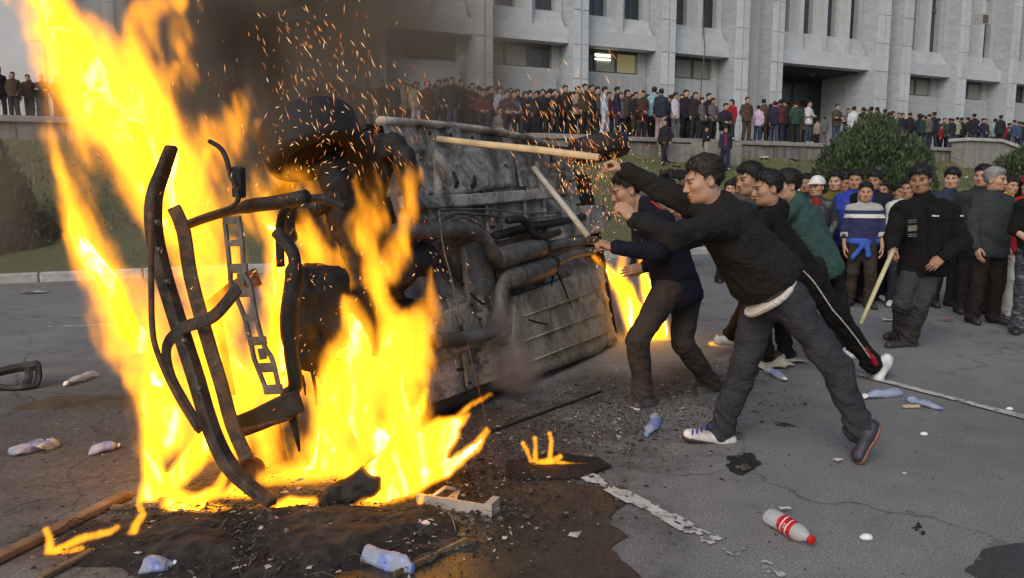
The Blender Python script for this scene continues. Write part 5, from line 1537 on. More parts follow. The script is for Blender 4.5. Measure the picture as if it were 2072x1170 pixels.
# ------------------------------------------------------------------ the men attacking the car
BLK = (.0085, .008, .008); CHAR = (.0145, .0138, .0136); NAVY = (.010, .011, .021); JEAN = (.032, .035, .041); BROWN = (.050, .036, .026)
MAT['wood'] = simple("pale_wood", (.50, .40, .24), .65, .25, 6, bump=.2)
MAT['pipe_grey'] = simple("weathered_pipe", (.40, .37, .31), .6, .25, 9, bump=.2)
def Jpx(**k):
    out = {}
    for n, v in k.items(): out[n] = v if n in ('face_dir', 'up_dir') else at(*v)
    return out
def stick(name, label, a, b, r, mat, squash=1.0):
    mb = MB().tube([a, a.lerp(b, .35) + Vector((0, 0, .004)), a.lerp(b, .7), b], [r, r * 1.04, r * .97, r * .93], 8, squash=squash)
    o = mb.build(name, mat, None, smooth=squash == 1.0); 
    o.location = a; me = o.data; me.transform(Matrix.Translation(-a))
    tag(o, label, 'stick'); return o
def attackers():
    # A: lunging man in the dark sweatshirt, both arms thrust at the car
    J = Jpx(head=(1424, 368, 4.22), neck=(1462, 424, 4.22), shL=(1462, 458, 4.03), shR=(1436, 428, 4.42), elL=(1362, 478, 3.86), wrL=(1286, 444, 3.93), elR=(1342, 384, 4.56), wrR=(1264, 346, 4.62),
            handL=(1254, 410, 3.95), handR=(1224, 318, 4.64), hipL=(1592, 606, 4.12), hipR=(1546, 606, 4.30), knL=(1690, 738, 4.04), knR=(1505, 742, 4.30), anL=(1735, 858, 4.02), anR=(1462, 860, 4.34),
            toeL=(1738, 936, 3.94), heelL=(1772, 868, 3.98), toeR=(1384, 884, 4.28), heelR=(1474, 900, 4.33), face_dir=(-.96, -.06, -.22), up_dir=(-.42, 0, .9))
    e = person('person in a dark sweatshirt and jeans lunging at the car with a long plank', J, CHAR, JEAN, h=.0095, s=1.02, hair='short', hair_col=(.022, .016, .011), curl=(1.2, 1.25), bulk=1.20, pbulk=1.12,
               shoe=(.62, .60, .56), sole=(.10, .10, .11), shoes2=((.022, .024, .040), (.60, .58, .54)), soles2=((.22, .10, .06), (.05, .05, .055)), hood=True, hem=-.14, seed=1, skin=0, belly=.12, collar=True, hand_up=((0, -.6, .8), (-.3, .2, .9)), fold=1.25)
    o = np.array(e.location)
    # pale shirt hem between sweatshirt and jeans, open below the slack of the sweatshirt
    hips = (np.array(J['hipL']) + np.array(J['hipR'])) / 2 - o
    f = Field(hips - .3, hips + .3, .0095)
    ax = unit(np.array(at(1470, 440, 4.2)) - o - hips)
    axd = unit(ax + np.array((-.28, 0, 0)))
    c0 = hips + ax * .062
    f.F[:] = f.cone_d(c0 + np.array((0, -.085, 0)), c0 + np.array((0, .085, 0)), .128, .128)
    f.cone(c0 + np.array((-.07, -.03, -.05)), c0 + np.array((-.02, .03, 0)), .11, .125, .04)
    sd = (f.X - c0[0]) * axd[0] + (f.Y - c0[1]) * axd[1] + (f.Z - c0[2]) * axd[2]
    f.keep(np.abs(sd + .012) - .017, .004)
    v, q = f.mesh(); b = link('shirt_hem', mesh_np('shirt_hem', v, q), MAT['cloth'], e); b.color = (.50, .49, .45, 1)
    # blue laces on the white shoe
    for ch in e.children:
        if ch.name.startswith('shoe'):
            pass
    for k in range(5):
        p = np.array(at(1436 - k * 9, 862 + k * 3.2, 4.27)) - o
        mb = MB().tube([p + np.array((-.004, -.028, -.004)), p + np.array((.004, 0, .010)), p + np.array((.012, .03, -.002))], .006, 5)
        l = mb.build('shoe_lace', MAT['cloth'], e); l.color = (.05, .05, .28, 1)
    stick('plank', 'pale wooden plank held out over the top of the burnt car', at(1212, 319, 4.64), at(884, 281, 5.25), .0125, MAT['wood'], 1.7)
    # B: stooping man in navy with a pipe
    J = Jpx(head=(1268, 388, 5.28), neck=(1306, 424, 5.26), shL=(1342, 452, 5.02), shR=(1322, 440, 5.46), elL=(1328, 512, 4.92), wrL=(1242, 502, 4.94), elR=(1340, 522, 5.56), wrR=(1302, 542, 5.46),
            handL=(1208, 486, 4.96), handR=(1272, 546, 5.42), hipL=(1352, 588, 5.10), hipR=(1390, 588, 5.34), knL=(1290, 690, 5.02), knR=(1382, 694, 5.28), anL=(1300, 796, 5.10), anR=(1436, 772, 5.46),
            toeL=(1284, 828, 4.98), heelL=(1318, 826, 5.10), toeR=(1412, 800, 5.40), heelR=(1460, 786, 5.52), face_dir=(-.94, -.1, -.3), up_dir=(-.45, 0, .9))
    e = person('person in a navy jacket with red trim stooping to the car with a pipe', J, NAVY, (.040, .034, .030), h=.012, s=.98, hair='crop', curl=(1.25, .5), bulk=1.16, pbulk=1.14,
               shoe=(.05, .045, .04), sole=(.55, .53, .48), hem=.03, seed=2, skin=1, fold=1.1, hand_up=((0, -.3, .9), (0, -.9, .3)))
    o = np.array(e.location)
    pts = [np.array(at(x, y, d)) - o for x, y, d in ((1318, 408, 5.16), (1345, 428, 5.06), (1372, 452, 4.99), (1392, 486, 4.96))]
    l = MB().tube(bez(pts, 4), .013, 6, squash=.6).build('red_piping', MAT['cloth'], e, smooth=True); l.color = (.30, .03, .025, 1)
    stick('pipe', 'grey pipe held at the underside of the burnt car', at(1190, 478, 4.97), at(1080, 340, 5.5), .021, MAT['pipe_grey'])
    # C: black top, black track trousers with white stripe
    J = Jpx(head=(1552, 384, 5.60), neck=(1572, 424, 5.62), shL=(1540, 452, 5.44), shR=(1536, 440, 5.86), elL=(1462, 470, 5.46), wrL=(1396, 462, 5.5), elR=(1455, 440, 5.95), wrR=(1385, 430, 6.0),
            hipL=(1632, 556, 5.60), hipR=(1606, 552, 5.78), knL=(1698, 644, 5.66), knR=(1515, 618, 6.05), anL=(1758, 730, 5.76), anR=(1482, 674, 6.7),
            toeL=(1776, 772, 5.76), heelL=(1798, 730, 5.84), toeR=(1446, 690, 6.66), heelR=(1492, 692, 6.76), face_dir=(-.97, -.1, -.12), up_dir=(-.35, 0, .92))
    e = person('person in black track trousers with a white side stripe pushing forward', J, BLK, BLK, h=.012, s=1.0, hair='short', bulk=1.12, pbulk=1.15, shoe=(.70, .70, .68), sole=(.45, .45, .44), hem=.05, seed=3, skin=1, curl=(1.2, 1.2))
    o = np.array(e.location)
    P = [(1618, 532, 5.50), (1652, 566, 5.51), (1690, 622, 5.56), (1706, 640, 5.57), (1738, 680, 5.62), (1768, 722, 5.68)]
    l = MB().tube(bez([np.array(at(x - 6, y + 4, d - .015)) - o for x, y, d in P], 4), .0085, 6, squash=.6).build('side_stripe', MAT['cloth'], e, smooth=True); l.color = (.55, .53, .50, 1)
    P = [(1752, 704, 5.64), (1764, 722, 5.67), (1772, 738, 5.70)]
    l = MB().tube(bez([np.array(at(x, y, d - .012)) - o for x, y, d in P], 4), [.012] * 4 + [.026] * 5, 6, squash=.7).build('red_panel', MAT['cloth'], e, smooth=True); l.color = (.32, .02, .035, 1)
    # D: green sweater
    J = Jpx(head=(1592, 378, 6.45), neck=(1612, 410, 6.45), shL=(1592, 432, 6.28), shR=(1640, 432, 6.62), elL=(1540, 460, 6.2), wrL=(1490, 440, 6.2), elR=(1600, 480, 6.8), wrR=(1550, 460, 6.9),
            hipL=(1648, 536, 6.32), hipR=(1680, 536, 6.55), knL=(1672, 618, 6.25), knR=(1700, 622, 6.55), anL=(1690, 690, 6.44), anR=(1716, 700, 6.6), toeL=(1668, 716, 6.40), heelL=(1700, 714, 6.5), toeR=(1690, 726, 6.50), heelR=(1724, 724, 6.6), face_dir=(-.95, -.05, -.1), up_dir=(-.3, 0, .95))
    person('person in a dark green sweater leaning behind the one in track trousers', J, (.035, .075, .068), CHAR, h=.013, s=1.0, hair='fringe', bulk=1.12, shoe=(.66, .66, .64), sole=(.4, .4, .4), seed=4, skin=0, top_mat='knit', hem=.04)
    # E: only head and shoulders show
    J = Jpx(head=(1516, 366, 6.15), neck=(1532, 404, 6.2), shL=(1510, 428, 6.0), shR=(1560, 420, 6.4), elL=(1475, 480, 6.0), wrL=(1430, 470, 6.05), elR=(1520, 480, 6.5), wrR=(1470, 470, 6.6),
            hipL=(1548, 544, 6.12), hipR=(1572, 544, 6.32), knL=(1540, 630, 6.1), knR=(1575, 630, 6.4), anL=(1550, 712, 6.3), anR=(1590, 712, 6.45), toeL=(1522, 726, 6.28), heelL=(1562, 726, 6.36), toeR=(1564, 722, 6.42), heelR=(1602, 722, 6.5), face_dir=(-.9, -.35, -.1), up_dir=(-.2, 0, .97))
    person('person with thick black hair looking over the shoulder of the lunging one', J, (.05, .07, .07), BLK, h=.013, s=1.02, hair='fringe', bulk=1.0, seed=5, skin=1, hem=.03)
attackers()

# ------------------------------------------------------------------ bystanders on the road
def striped():
    m, nt, N, L = new_mat("striped_knit")
    b = N['Principled BSDF']; co = n_coord(N)
    sp_ = N.new('ShaderNodeSeparateXYZ'); L.new(co, sp_.inputs[0])
    r = N.new('ShaderNodeValToRGB'); r.color_ramp.interpolation = 'CONSTANT'
    grey = (.34, .34, .33, 1); navy = (.020, .024, .085, 1); wh = (.62, .62, .60, 1)
    el = r.color_ramp.elements; st = [(0, navy), (.556, wh), (.580, navy), (.604, grey)]
    while len(el) < 4: el.new(.9)
    for q, (p, c) in zip(el, st): q.position = p; q.color = c
    L.new(n_math(N, L, 'DIVIDE', sp_.outputs[2], 2.0), r.inputs[0])
    L.new(r.outputs[0], b.inputs['Base Color']); b.inputs['Roughness'].default_value = .92
    L.new(n_bump(N, L, n_noise(N, L, n_map(N, L, co, (1, 1, .35)), 26, 4), .5, .012), b.inputs['Normal'])
    return m
def camo():
    m, nt, N, L = new_mat("camouflage_cloth")
    b = N['Principled BSDF']; co = n_coord(N)
    f = n_noise(N, L, n_map(N, L, co, (1, 1, 2.2)), 9.0, 3, .5, .5)
    r = N.new('ShaderNodeValToRGB'); r.color_ramp.interpolation = 'CONSTANT'
    el = r.color_ramp.elements
    while len(el) < 4: el.new(.9)
    for q, (p, c) in zip(el, [(0, (.015, .016, .022)), (.44, (.055, .060, .075)), (.52, (.025, .027, .036)), (.60, (.13, .135, .15))]): q.position = p; q.color = (*c, 1)
    L.new(f, r.inputs[0]); L.new(r.outputs[0], b.inputs['Base Color']); b.inputs['Roughness'].default_value = .92
    L.new(n_bump(N, L, n_noise(N, L, co, 26, 4), .5, .012), b.inputs['Normal'])
    return m
MAT['striped'] = striped(); MAT['camo'] = camo()
def at_foot(px, pyfoot): return gnd(px, pyfoot)
def height_at(px, ptop, p):
    return at(px, ptop, p.y).z - p.z
def child_mesh(e, name, f, mat, col):
    v, q = f.mesh(); l = link(name, mesh_np(name, v, q), mat if not isinstance(mat, str) else MAT[mat], e); l.color = (*col, 1); return l
def cap(e, col, brim=True, peak=0.0):
    """cap on a head already built"""
    R, hd, hs = headframe(e)
    f = Field((-.12, -.2, -.06), (.12, .14, .18), .008)
    f.F[:] = f.ell_d((0, .014, .048), (.099, .117, .108))
    f.keep(.040 - f.Z, .004)
    if brim:
        g = f.ell_d((0, -.115, .055), (.075, .075, .012)); f.F = smin(f.F, g, .008)
    v, q = f.mesh()
    l = link('cap', mesh_np('cap', xf(v, R, hd, hs), q), MAT['cloth'], e); l.color = (*col, 1); return l
def chest_patch(e, J, name, col, w=.06, z0=.15, z1=.50, out=.14, mat='cloth', rz=0.0, h=.012):
    """strip of an inner shirt that shows in the open front of a jacket"""
    o = np.array(e.location)
    hips = (np.array(J['hipL']) + np.array(J['hipR'])) / 2 - o; nk = np.array(J['neck']) - o
    sl = np.array(J['shL']) - np.array(J['shR']); fw = unit(np.cross(unit(nk - hips), sl))
    if fw @ np.array(J.get('face_dir', (0, -1, 0))) < 0: fw = -fw
    up = nk - hips
    a = hips + up * z0 + fw * (out - .03); b = hips + up * z1 + fw * (out - .035)
    f = Field(np.minimum(a, b) - w - .05, np.maximum(a, b) + w + .05, h)
    f.F[:] = f.cone_d(a, b, w, w * .9)
    return child_mesh(e, name, f, mat, col)
def bystander(label, px, ptop, pfoot, rz, face, arms, top, pants, seed, hair='short', hmax=1.86, **k):
    p = at_foot(px, pfoot); H = min(hmax, max(1.35, height_at(px, ptop, p)))
    js = standing(H / 1.03, face, arms, seed, k.pop('stride', 0.0), k.pop('lean', 0.0))
    if rz: js = place(js, (0, 0, 0), rz)
    J = place(js, (p.x, p.y, 0), 0)
    J['base'] = (p.x, p.y, 0)
    k.setdefault('h', .015); k.setdefault('pbulk', 1.14); k.setdefault('bulk', 1.08)
    e = person(label, J, top, pants, s=H / 1.75, seed=seed, hair=hair, **k)
    e['_J'] = 0
    return e, J
def bystanders():
    # boy in the striped sweater with a blue jacket tied round his waist
    e, J = bystander('young person in a striped sweater with a blue jacket tied round the waist', 1738, 364, 622, -.25, -.15, 'down', (.3, .3, .3), (.040, .033, .028), 21, 'crop', top_mat='striped', sleeve=.72, shoe=(.04, .035, .03), h=.012, stride=.25, skin=0, hem=-.02, collar=False, cuff=1, head_s=1.0)
    o = np.array(e.location); hips = (np.array(J['hipL']) + np.array(J['hipR'])) / 2 - o
    f = Field(hips - .28, hips + .3, .011); c = hips + np.array((0, 0, .045))
    f.F[:] = f.cone_d(c + np.array((-.065, 0, 0)), c + np.array((.065, 0, 0)), .128, .128)
    f.keep(np.abs(f.Z - c[2]) - .038, .02)
    f.ell(c + np.array((-.02, -.135, -.01)), (.045, .035, .04), .02)
    f.cone(c + np.array((-.02, -.14, -.01)), c + np.array((.01, -.15, -.17)), .03, .035, .02)
    f.cone(c + np.array((-.03, -.14, -.01)), c + np.array((-.16, -.11, -.20)), .028, .030, .02)
    f.F += ((fbm(f.X * 22, f.Y * 22, f.Z * 30, 2) - .5) * .02).astype(np.float32)
    child_mesh(e, 'tied_jacket', f, 'cloth', (.045, .12, .46))
    for q in 'LR':           # rolled pale cuffs
        el = np.array(J['el' + q]) - o; wr = np.array(J['wr' + q]) - o; c = el + (wr - el) * .40; dv = unit(wr - el)
        f = Field(c - .1, c + .1, .009); f.cone(c - dv * .028, c + dv * .028, .056, .055)
        f.keep(np.abs((f.X - c[0]) * dv[0] + (f.Y - c[1]) * dv[1] + (f.Z - c[2]) * dv[2]) - .030, .006); child_mesh(e, 'cuff', f, 'knit', (.40, .40, .39))
    # man with the staff, padded black jacket
    d = 7.05
    J = Jpx(head=(1862, 366, d), neck=(1868, 404, d), shL=(1922, 428, d + .05), shR=(1822, 428, d - .02), elL=(1948, 492, d - .05), wrL=(1908, 520, d - .25), elR=(1806, 484, d - .1), wrR=(1804, 502, d - .22),
            handL=(1884, 542, d - .3), handR=(1802, 520, d - .28), hipL=(1888, 530, d), hipR=(1848, 532, d), knL=(1862, 616, d - .12), knR=(1826, 612, d - .1), anL=(1838, 684, d + .02), anR=(1822, 676, d + .15),
            toeL=(1792, 702, d - .06), heelL=(1848, 700, d + .04), toeR=(1788, 684, d + .3), heelR=(1830, 682, d + .35), face_dir=(-.62, -.76, -.12), up_dir=(-.1, 0, 1))
    e = person('person in a padded black jacket walking with a long pale staff', J, BLK, (.040, .040, .043), h=.012, s=1.02, hair='fringe', bulk=1.28, pbulk=1.15, shoe=(.035, .03, .028), hem=.05, seed=22, skin=3, curl=(.45, 1.25), hand_up=((-.3, -.8, .2), (-.9, -.3, .0)), fold=1.3)
    chest_patch(e, J, 'shirt', (.008, .008, .008), .075, .15, .80, .165)
    o = Vector(e.location); hp = (Vector(J['hipL']) + Vector(J['hipR'])) / 2; nk = Vector(J['neck']); upv = (nk - hp).normalized()
    fw = upv.cross(Vector(J['shL']) - Vector(J['shR'])).normalized(); fw = fw if fw.y < 0 else -fw; sd = upv.cross(fw).normalized()
    Mp = Matrix((( sd.x, fw.x, upv.x, 0), (sd.y, fw.y, upv.y, 0), (sd.z, fw.z, upv.z, 0), (0, 0, 0, 1)))
    for yy, hh in ((446, .006), (450, .006), (462, .050), (474, .006), (478, .006)):
        b = MB().box((0, 0, 0), (.080, .012, hh)).build('print_band', MAT['cloth'], e); b.color = (.17, .16, .135, 1)
        b.matrix_basis = Matrix.Translation(Vector(at(1846, yy, d - .225)) - o) @ Mp
    for x, y, wd, dd in ((1893, 437, .07, .34), (1946, 437, .03, .2)):
        b = MB().box((0, 0, 0), (wd, .006, .014)).build('jacket_logo', MAT['cloth'], e); b.color = (.55, .55, .52, 1)
        b.location = Vector(at(x, y, d - dd)) - o; b.rotation_euler = (0, .05, .25)
    stick('wooden_staff', 'long pale wooden staff held by the person in the padded jacket', at(1807, 508, d - .30), at(1741, 656, d - .62), .019, simple("peeled_wood", (.50, .47, .28), .6, .2, 6, bump=.2))
    # grey-haired man
    e, J = bystander('grey-haired person in a grey pullover over a white collar', 1990, 332, 654, .05, .55, 'down', (.034, .040, .044), (.020, .016, .014), 23, 'short', hair_col=(.26, .26, .26), top_mat='knit', bulk=1.16, pbulk=1.12, shoe=(.03, .025, .022), h=.012, skin=0, collar=False)
    f = Field(np.array(J['neck']) - np.array(e.location) - .1, np.array(J['neck']) - np.array(e.location) + .1, .009)
    c = np.array(J['neck']) - np.array(e.location)
    f.F[:] = f.cone_d(c + np.array((0, -.01, .0)), c + np.array((0, -.015, .035)), .072, .062)
    f.keep(np.abs(f.Z - c[2] - .012) - .026, .006); child_mesh(e, 'shirt_collar', f, 'cloth', (.60, .60, .58))
    bystander('person with black hair standing close behind the grey-haired one', 1966, 326, 634, -.2, -.7, 'pockets', (.030, .032, .036), (.022, .020, .020), 24, 'short', skin=0, shoe=(.03, .03, .03))
    bystander('person in a navy jacket standing just behind the staff carrier', 1906, 334, 620, .1, -.75, 'pockets', (.028, .038, .068), (.018, .018, .022), 25, 'fringe', skin=2, shoe=(.03, .03, .03))
    # right-hand group
    e, J = bystander('person in a black printed shirt and camouflage trousers', 2084, 338, 676, -.35, -.5, 'front', BLK, (.1, .1, .1), 26, 'short', pants_mat='camo', sleeve=.5, pbulk=1.15, shoe=(.02, .02, .02), h=.012, skin=2, bulk=1.08)
    for k in range(6):
        chest_patch(e, J, 'shirt_print', (.55, .54, .48), .007, .50 + .05 * k, .50 + .05 * k + .001, .165, h=.006)
    e, J = bystander('person in a red jacket, black hood and red cap, white trousers', 2060, 346, 640, -.2, -.5, 'down', (.34, .025, .03), (.46, .46, .44), 27, 'short', skin=2, bulk=1.1, shoe=(.5, .5, .5), sole=(.1, .1, .1))
    cap(e, (.38, .02, .035))
    R, hd, hs = headframe(e)
    f = Field((-.17, -.13, -.24), (.17, .17, .17), .011)
    f.F[:] = f.ell_d((0, .03, .0), (.115, .125, .15)); f.carve(f.ell_d((0, -.09, -.01), (.085, .125, .115)), .01); f.keep(.075 + f.Z * 1 - .17, .01)
    f.cone((-.08, .03, -.14), (.08, .03, -.14), .07, .07, .05)
    v, q = f.mesh(); l = link('hood', mesh_np('hood', xf(v, R, hd, hs), q), MAT['cloth'], e); l.color = (*BLK, 1)
    bystander('person in a bright yellow jacket standing behind the grey-haired one', 2026, 352, 600, -.1, .2, 'down', (.62, .38, .02), CHAR, 28, 'short', skin=0, bulk=1.15, head_s=.95)
    # behind the boy
    bystander('person in a white jacket half hidden by the staff carrier', 1822, 356, 620, -.3, -.5, 'front', (.50, .51, .50), (.020, .022, .036), 29, 'short', skin=1, shoe=(.6, .6, .6), sole=(.1, .1, .1))
    bystander('person in a dark coat beside the one in the white jacket', 1806, 366, 600, .1, -.2, 'down', (.030, .036, .036), BLK, 30, 'fringe', skin=1)
    e, J = bystander('tall person in a bright blue jacket open over a black sweater', 1716, 338, 612, -.1, -.45, 'pockets', (.030, .055, .34), BLK, 31, 'short', skin=1, bulk=1.12, shoe=(.04, .04, .04))
    chest_patch(e, J, 'shirt', BLK, .09, .10, .85, .115)
    l = chest_patch(e, J, 'zip', (.5, .5, .5), .006, .45, .95, .205, h=.007)
    bystander('person in a navy pullover standing behind the striped sweater', 1754, 340, 606, -.1, -.6, 'down', (.016, .018, .030), BLK, 32, 'fringe', skin=1, shoe=(.6, .6, .6), sole=(.1, .1, .1), stride=.4, bulk=1.08, top_mat='knit')
    bystander('person in a khaki jacket looking past the navy pullover', 1772, 362, 592, -.2, -.3, 'front', (.17, .16, .11), CHAR, 33, 'short', skin=1)
    bystander('person in a mustard olive sweater in front of the juniper bush', 1678, 342, 606, -.2, -.5, 'crossed', (.135, .105, .022), CHAR, 34, 'crop', skin=2, top_mat='knit')
    bystander('person in a red jacket between the olive sweater and the blue jacket', 1696, 348, 594, .1, .1, 'down', (.36, .03, .03), BLK, 35, 'short', skin=3)
    e, J = bystander('person in a white cap and black leather jacket over a red shirt', 1640, 352, 618, -.3, -.55, 'pockets', (.024, .025, .027), BLK, 36, 'crop', skin=0, top_mat='leather', bulk=1.12, shoe=(.5, .5, .5), sole=(.1, .1, .1), h=.013)
    cap(e, (.68, .68, .67)); chest_patch(e, J, 'shirt', (.22, .02, .02), .055, .55, .93, .135)
    bystander('person in a dark jacket standing beside the white cap', 1620, 346, 606, -.3, -.3, 'crossed', (.026, .024, .026), BLK, 37, 'short', skin=3)
    bystander('person in a white shirt seen over the shoulders of the attackers', 1600, 344, 540, -1.2, -.3, 'down', (.55, .56, .58), CHAR, 38, 'short', skin=0, top_mat='cloth')
    bystander('person with short black hair far behind the thick-haired attacker', 1540, 336, 560, .2, .3, 'down', (.05, .05, .055), BLK, 39, 'fringe', skin=2)
    bystander('person peering out beyond the attackers near the lawn edge', 1564, 338, 540, -.1, .1, 'down', (.07, .065, .06), BLK, 40, 'short', skin=2)
    bystander('long-haired person looking towards the fire behind the sweatshirt hood', 1481, 356, 560, .2, -.4, 'down', (.10, .09, .09), BLK, 41, 'bob', skin=2)
    bystander('person with a pale face close behind the lunging one', 1470, 362, 572, .1, -.3, 'down', (.30, .29, .27), CHAR, 42, 'long', skin=2)
    bystander('person watching beyond the raised arm, grey top', 1336, 352, 545, .2, .2, 'down', (.16, .16, .16), CHAR, 43, 'bob', skin=2)
    bystander('person in black watching beyond the raised arm', 1354, 360, 540, .2, .6, 'down', BLK, CHAR, 44, 'short', skin=2)
    e, J = bystander('person filming with a black video camera beyond the attackers', 1376, 340, 545, .7, .2, 'raised', (.10, .08, .075), CHAR, 45, 'short', skin=1)
    bystander('short person in grey standing on the road near the lawn', 1296, 332 + 8, 548, .3, .2, 'down', (.10, .10, .10), CHAR, 46, 'short', skin=2)
    c = at(1368, 352, J['head'][1] - .1)
    o = MB().box((0, 0, 0), (.34, .14, .17)).build('video_camera', simple("black_plastic", (.02, .02, .022), .5), None, bevel=.02); o.location = c; o.rotation_euler = (0, .05, .4); tag(o, 'black video camera on the shoulder of the person filming', 'camera')
    l = MB().lathe([(.03, 0), (.055, .01), (.055, .12), (.065, .16), (.03, .16)], 14, Matrix.Translation((-.16, 0, 0)) @ Matrix.Rotation(-math.pi / 2, 4, 'Y')).build('lens', MAT['sole'], o, smooth=True)
    l = MB().box((.0, 0, .13), (.18, .03, .03)).build('carry_handle', MAT['sole'], o)
bystanders()

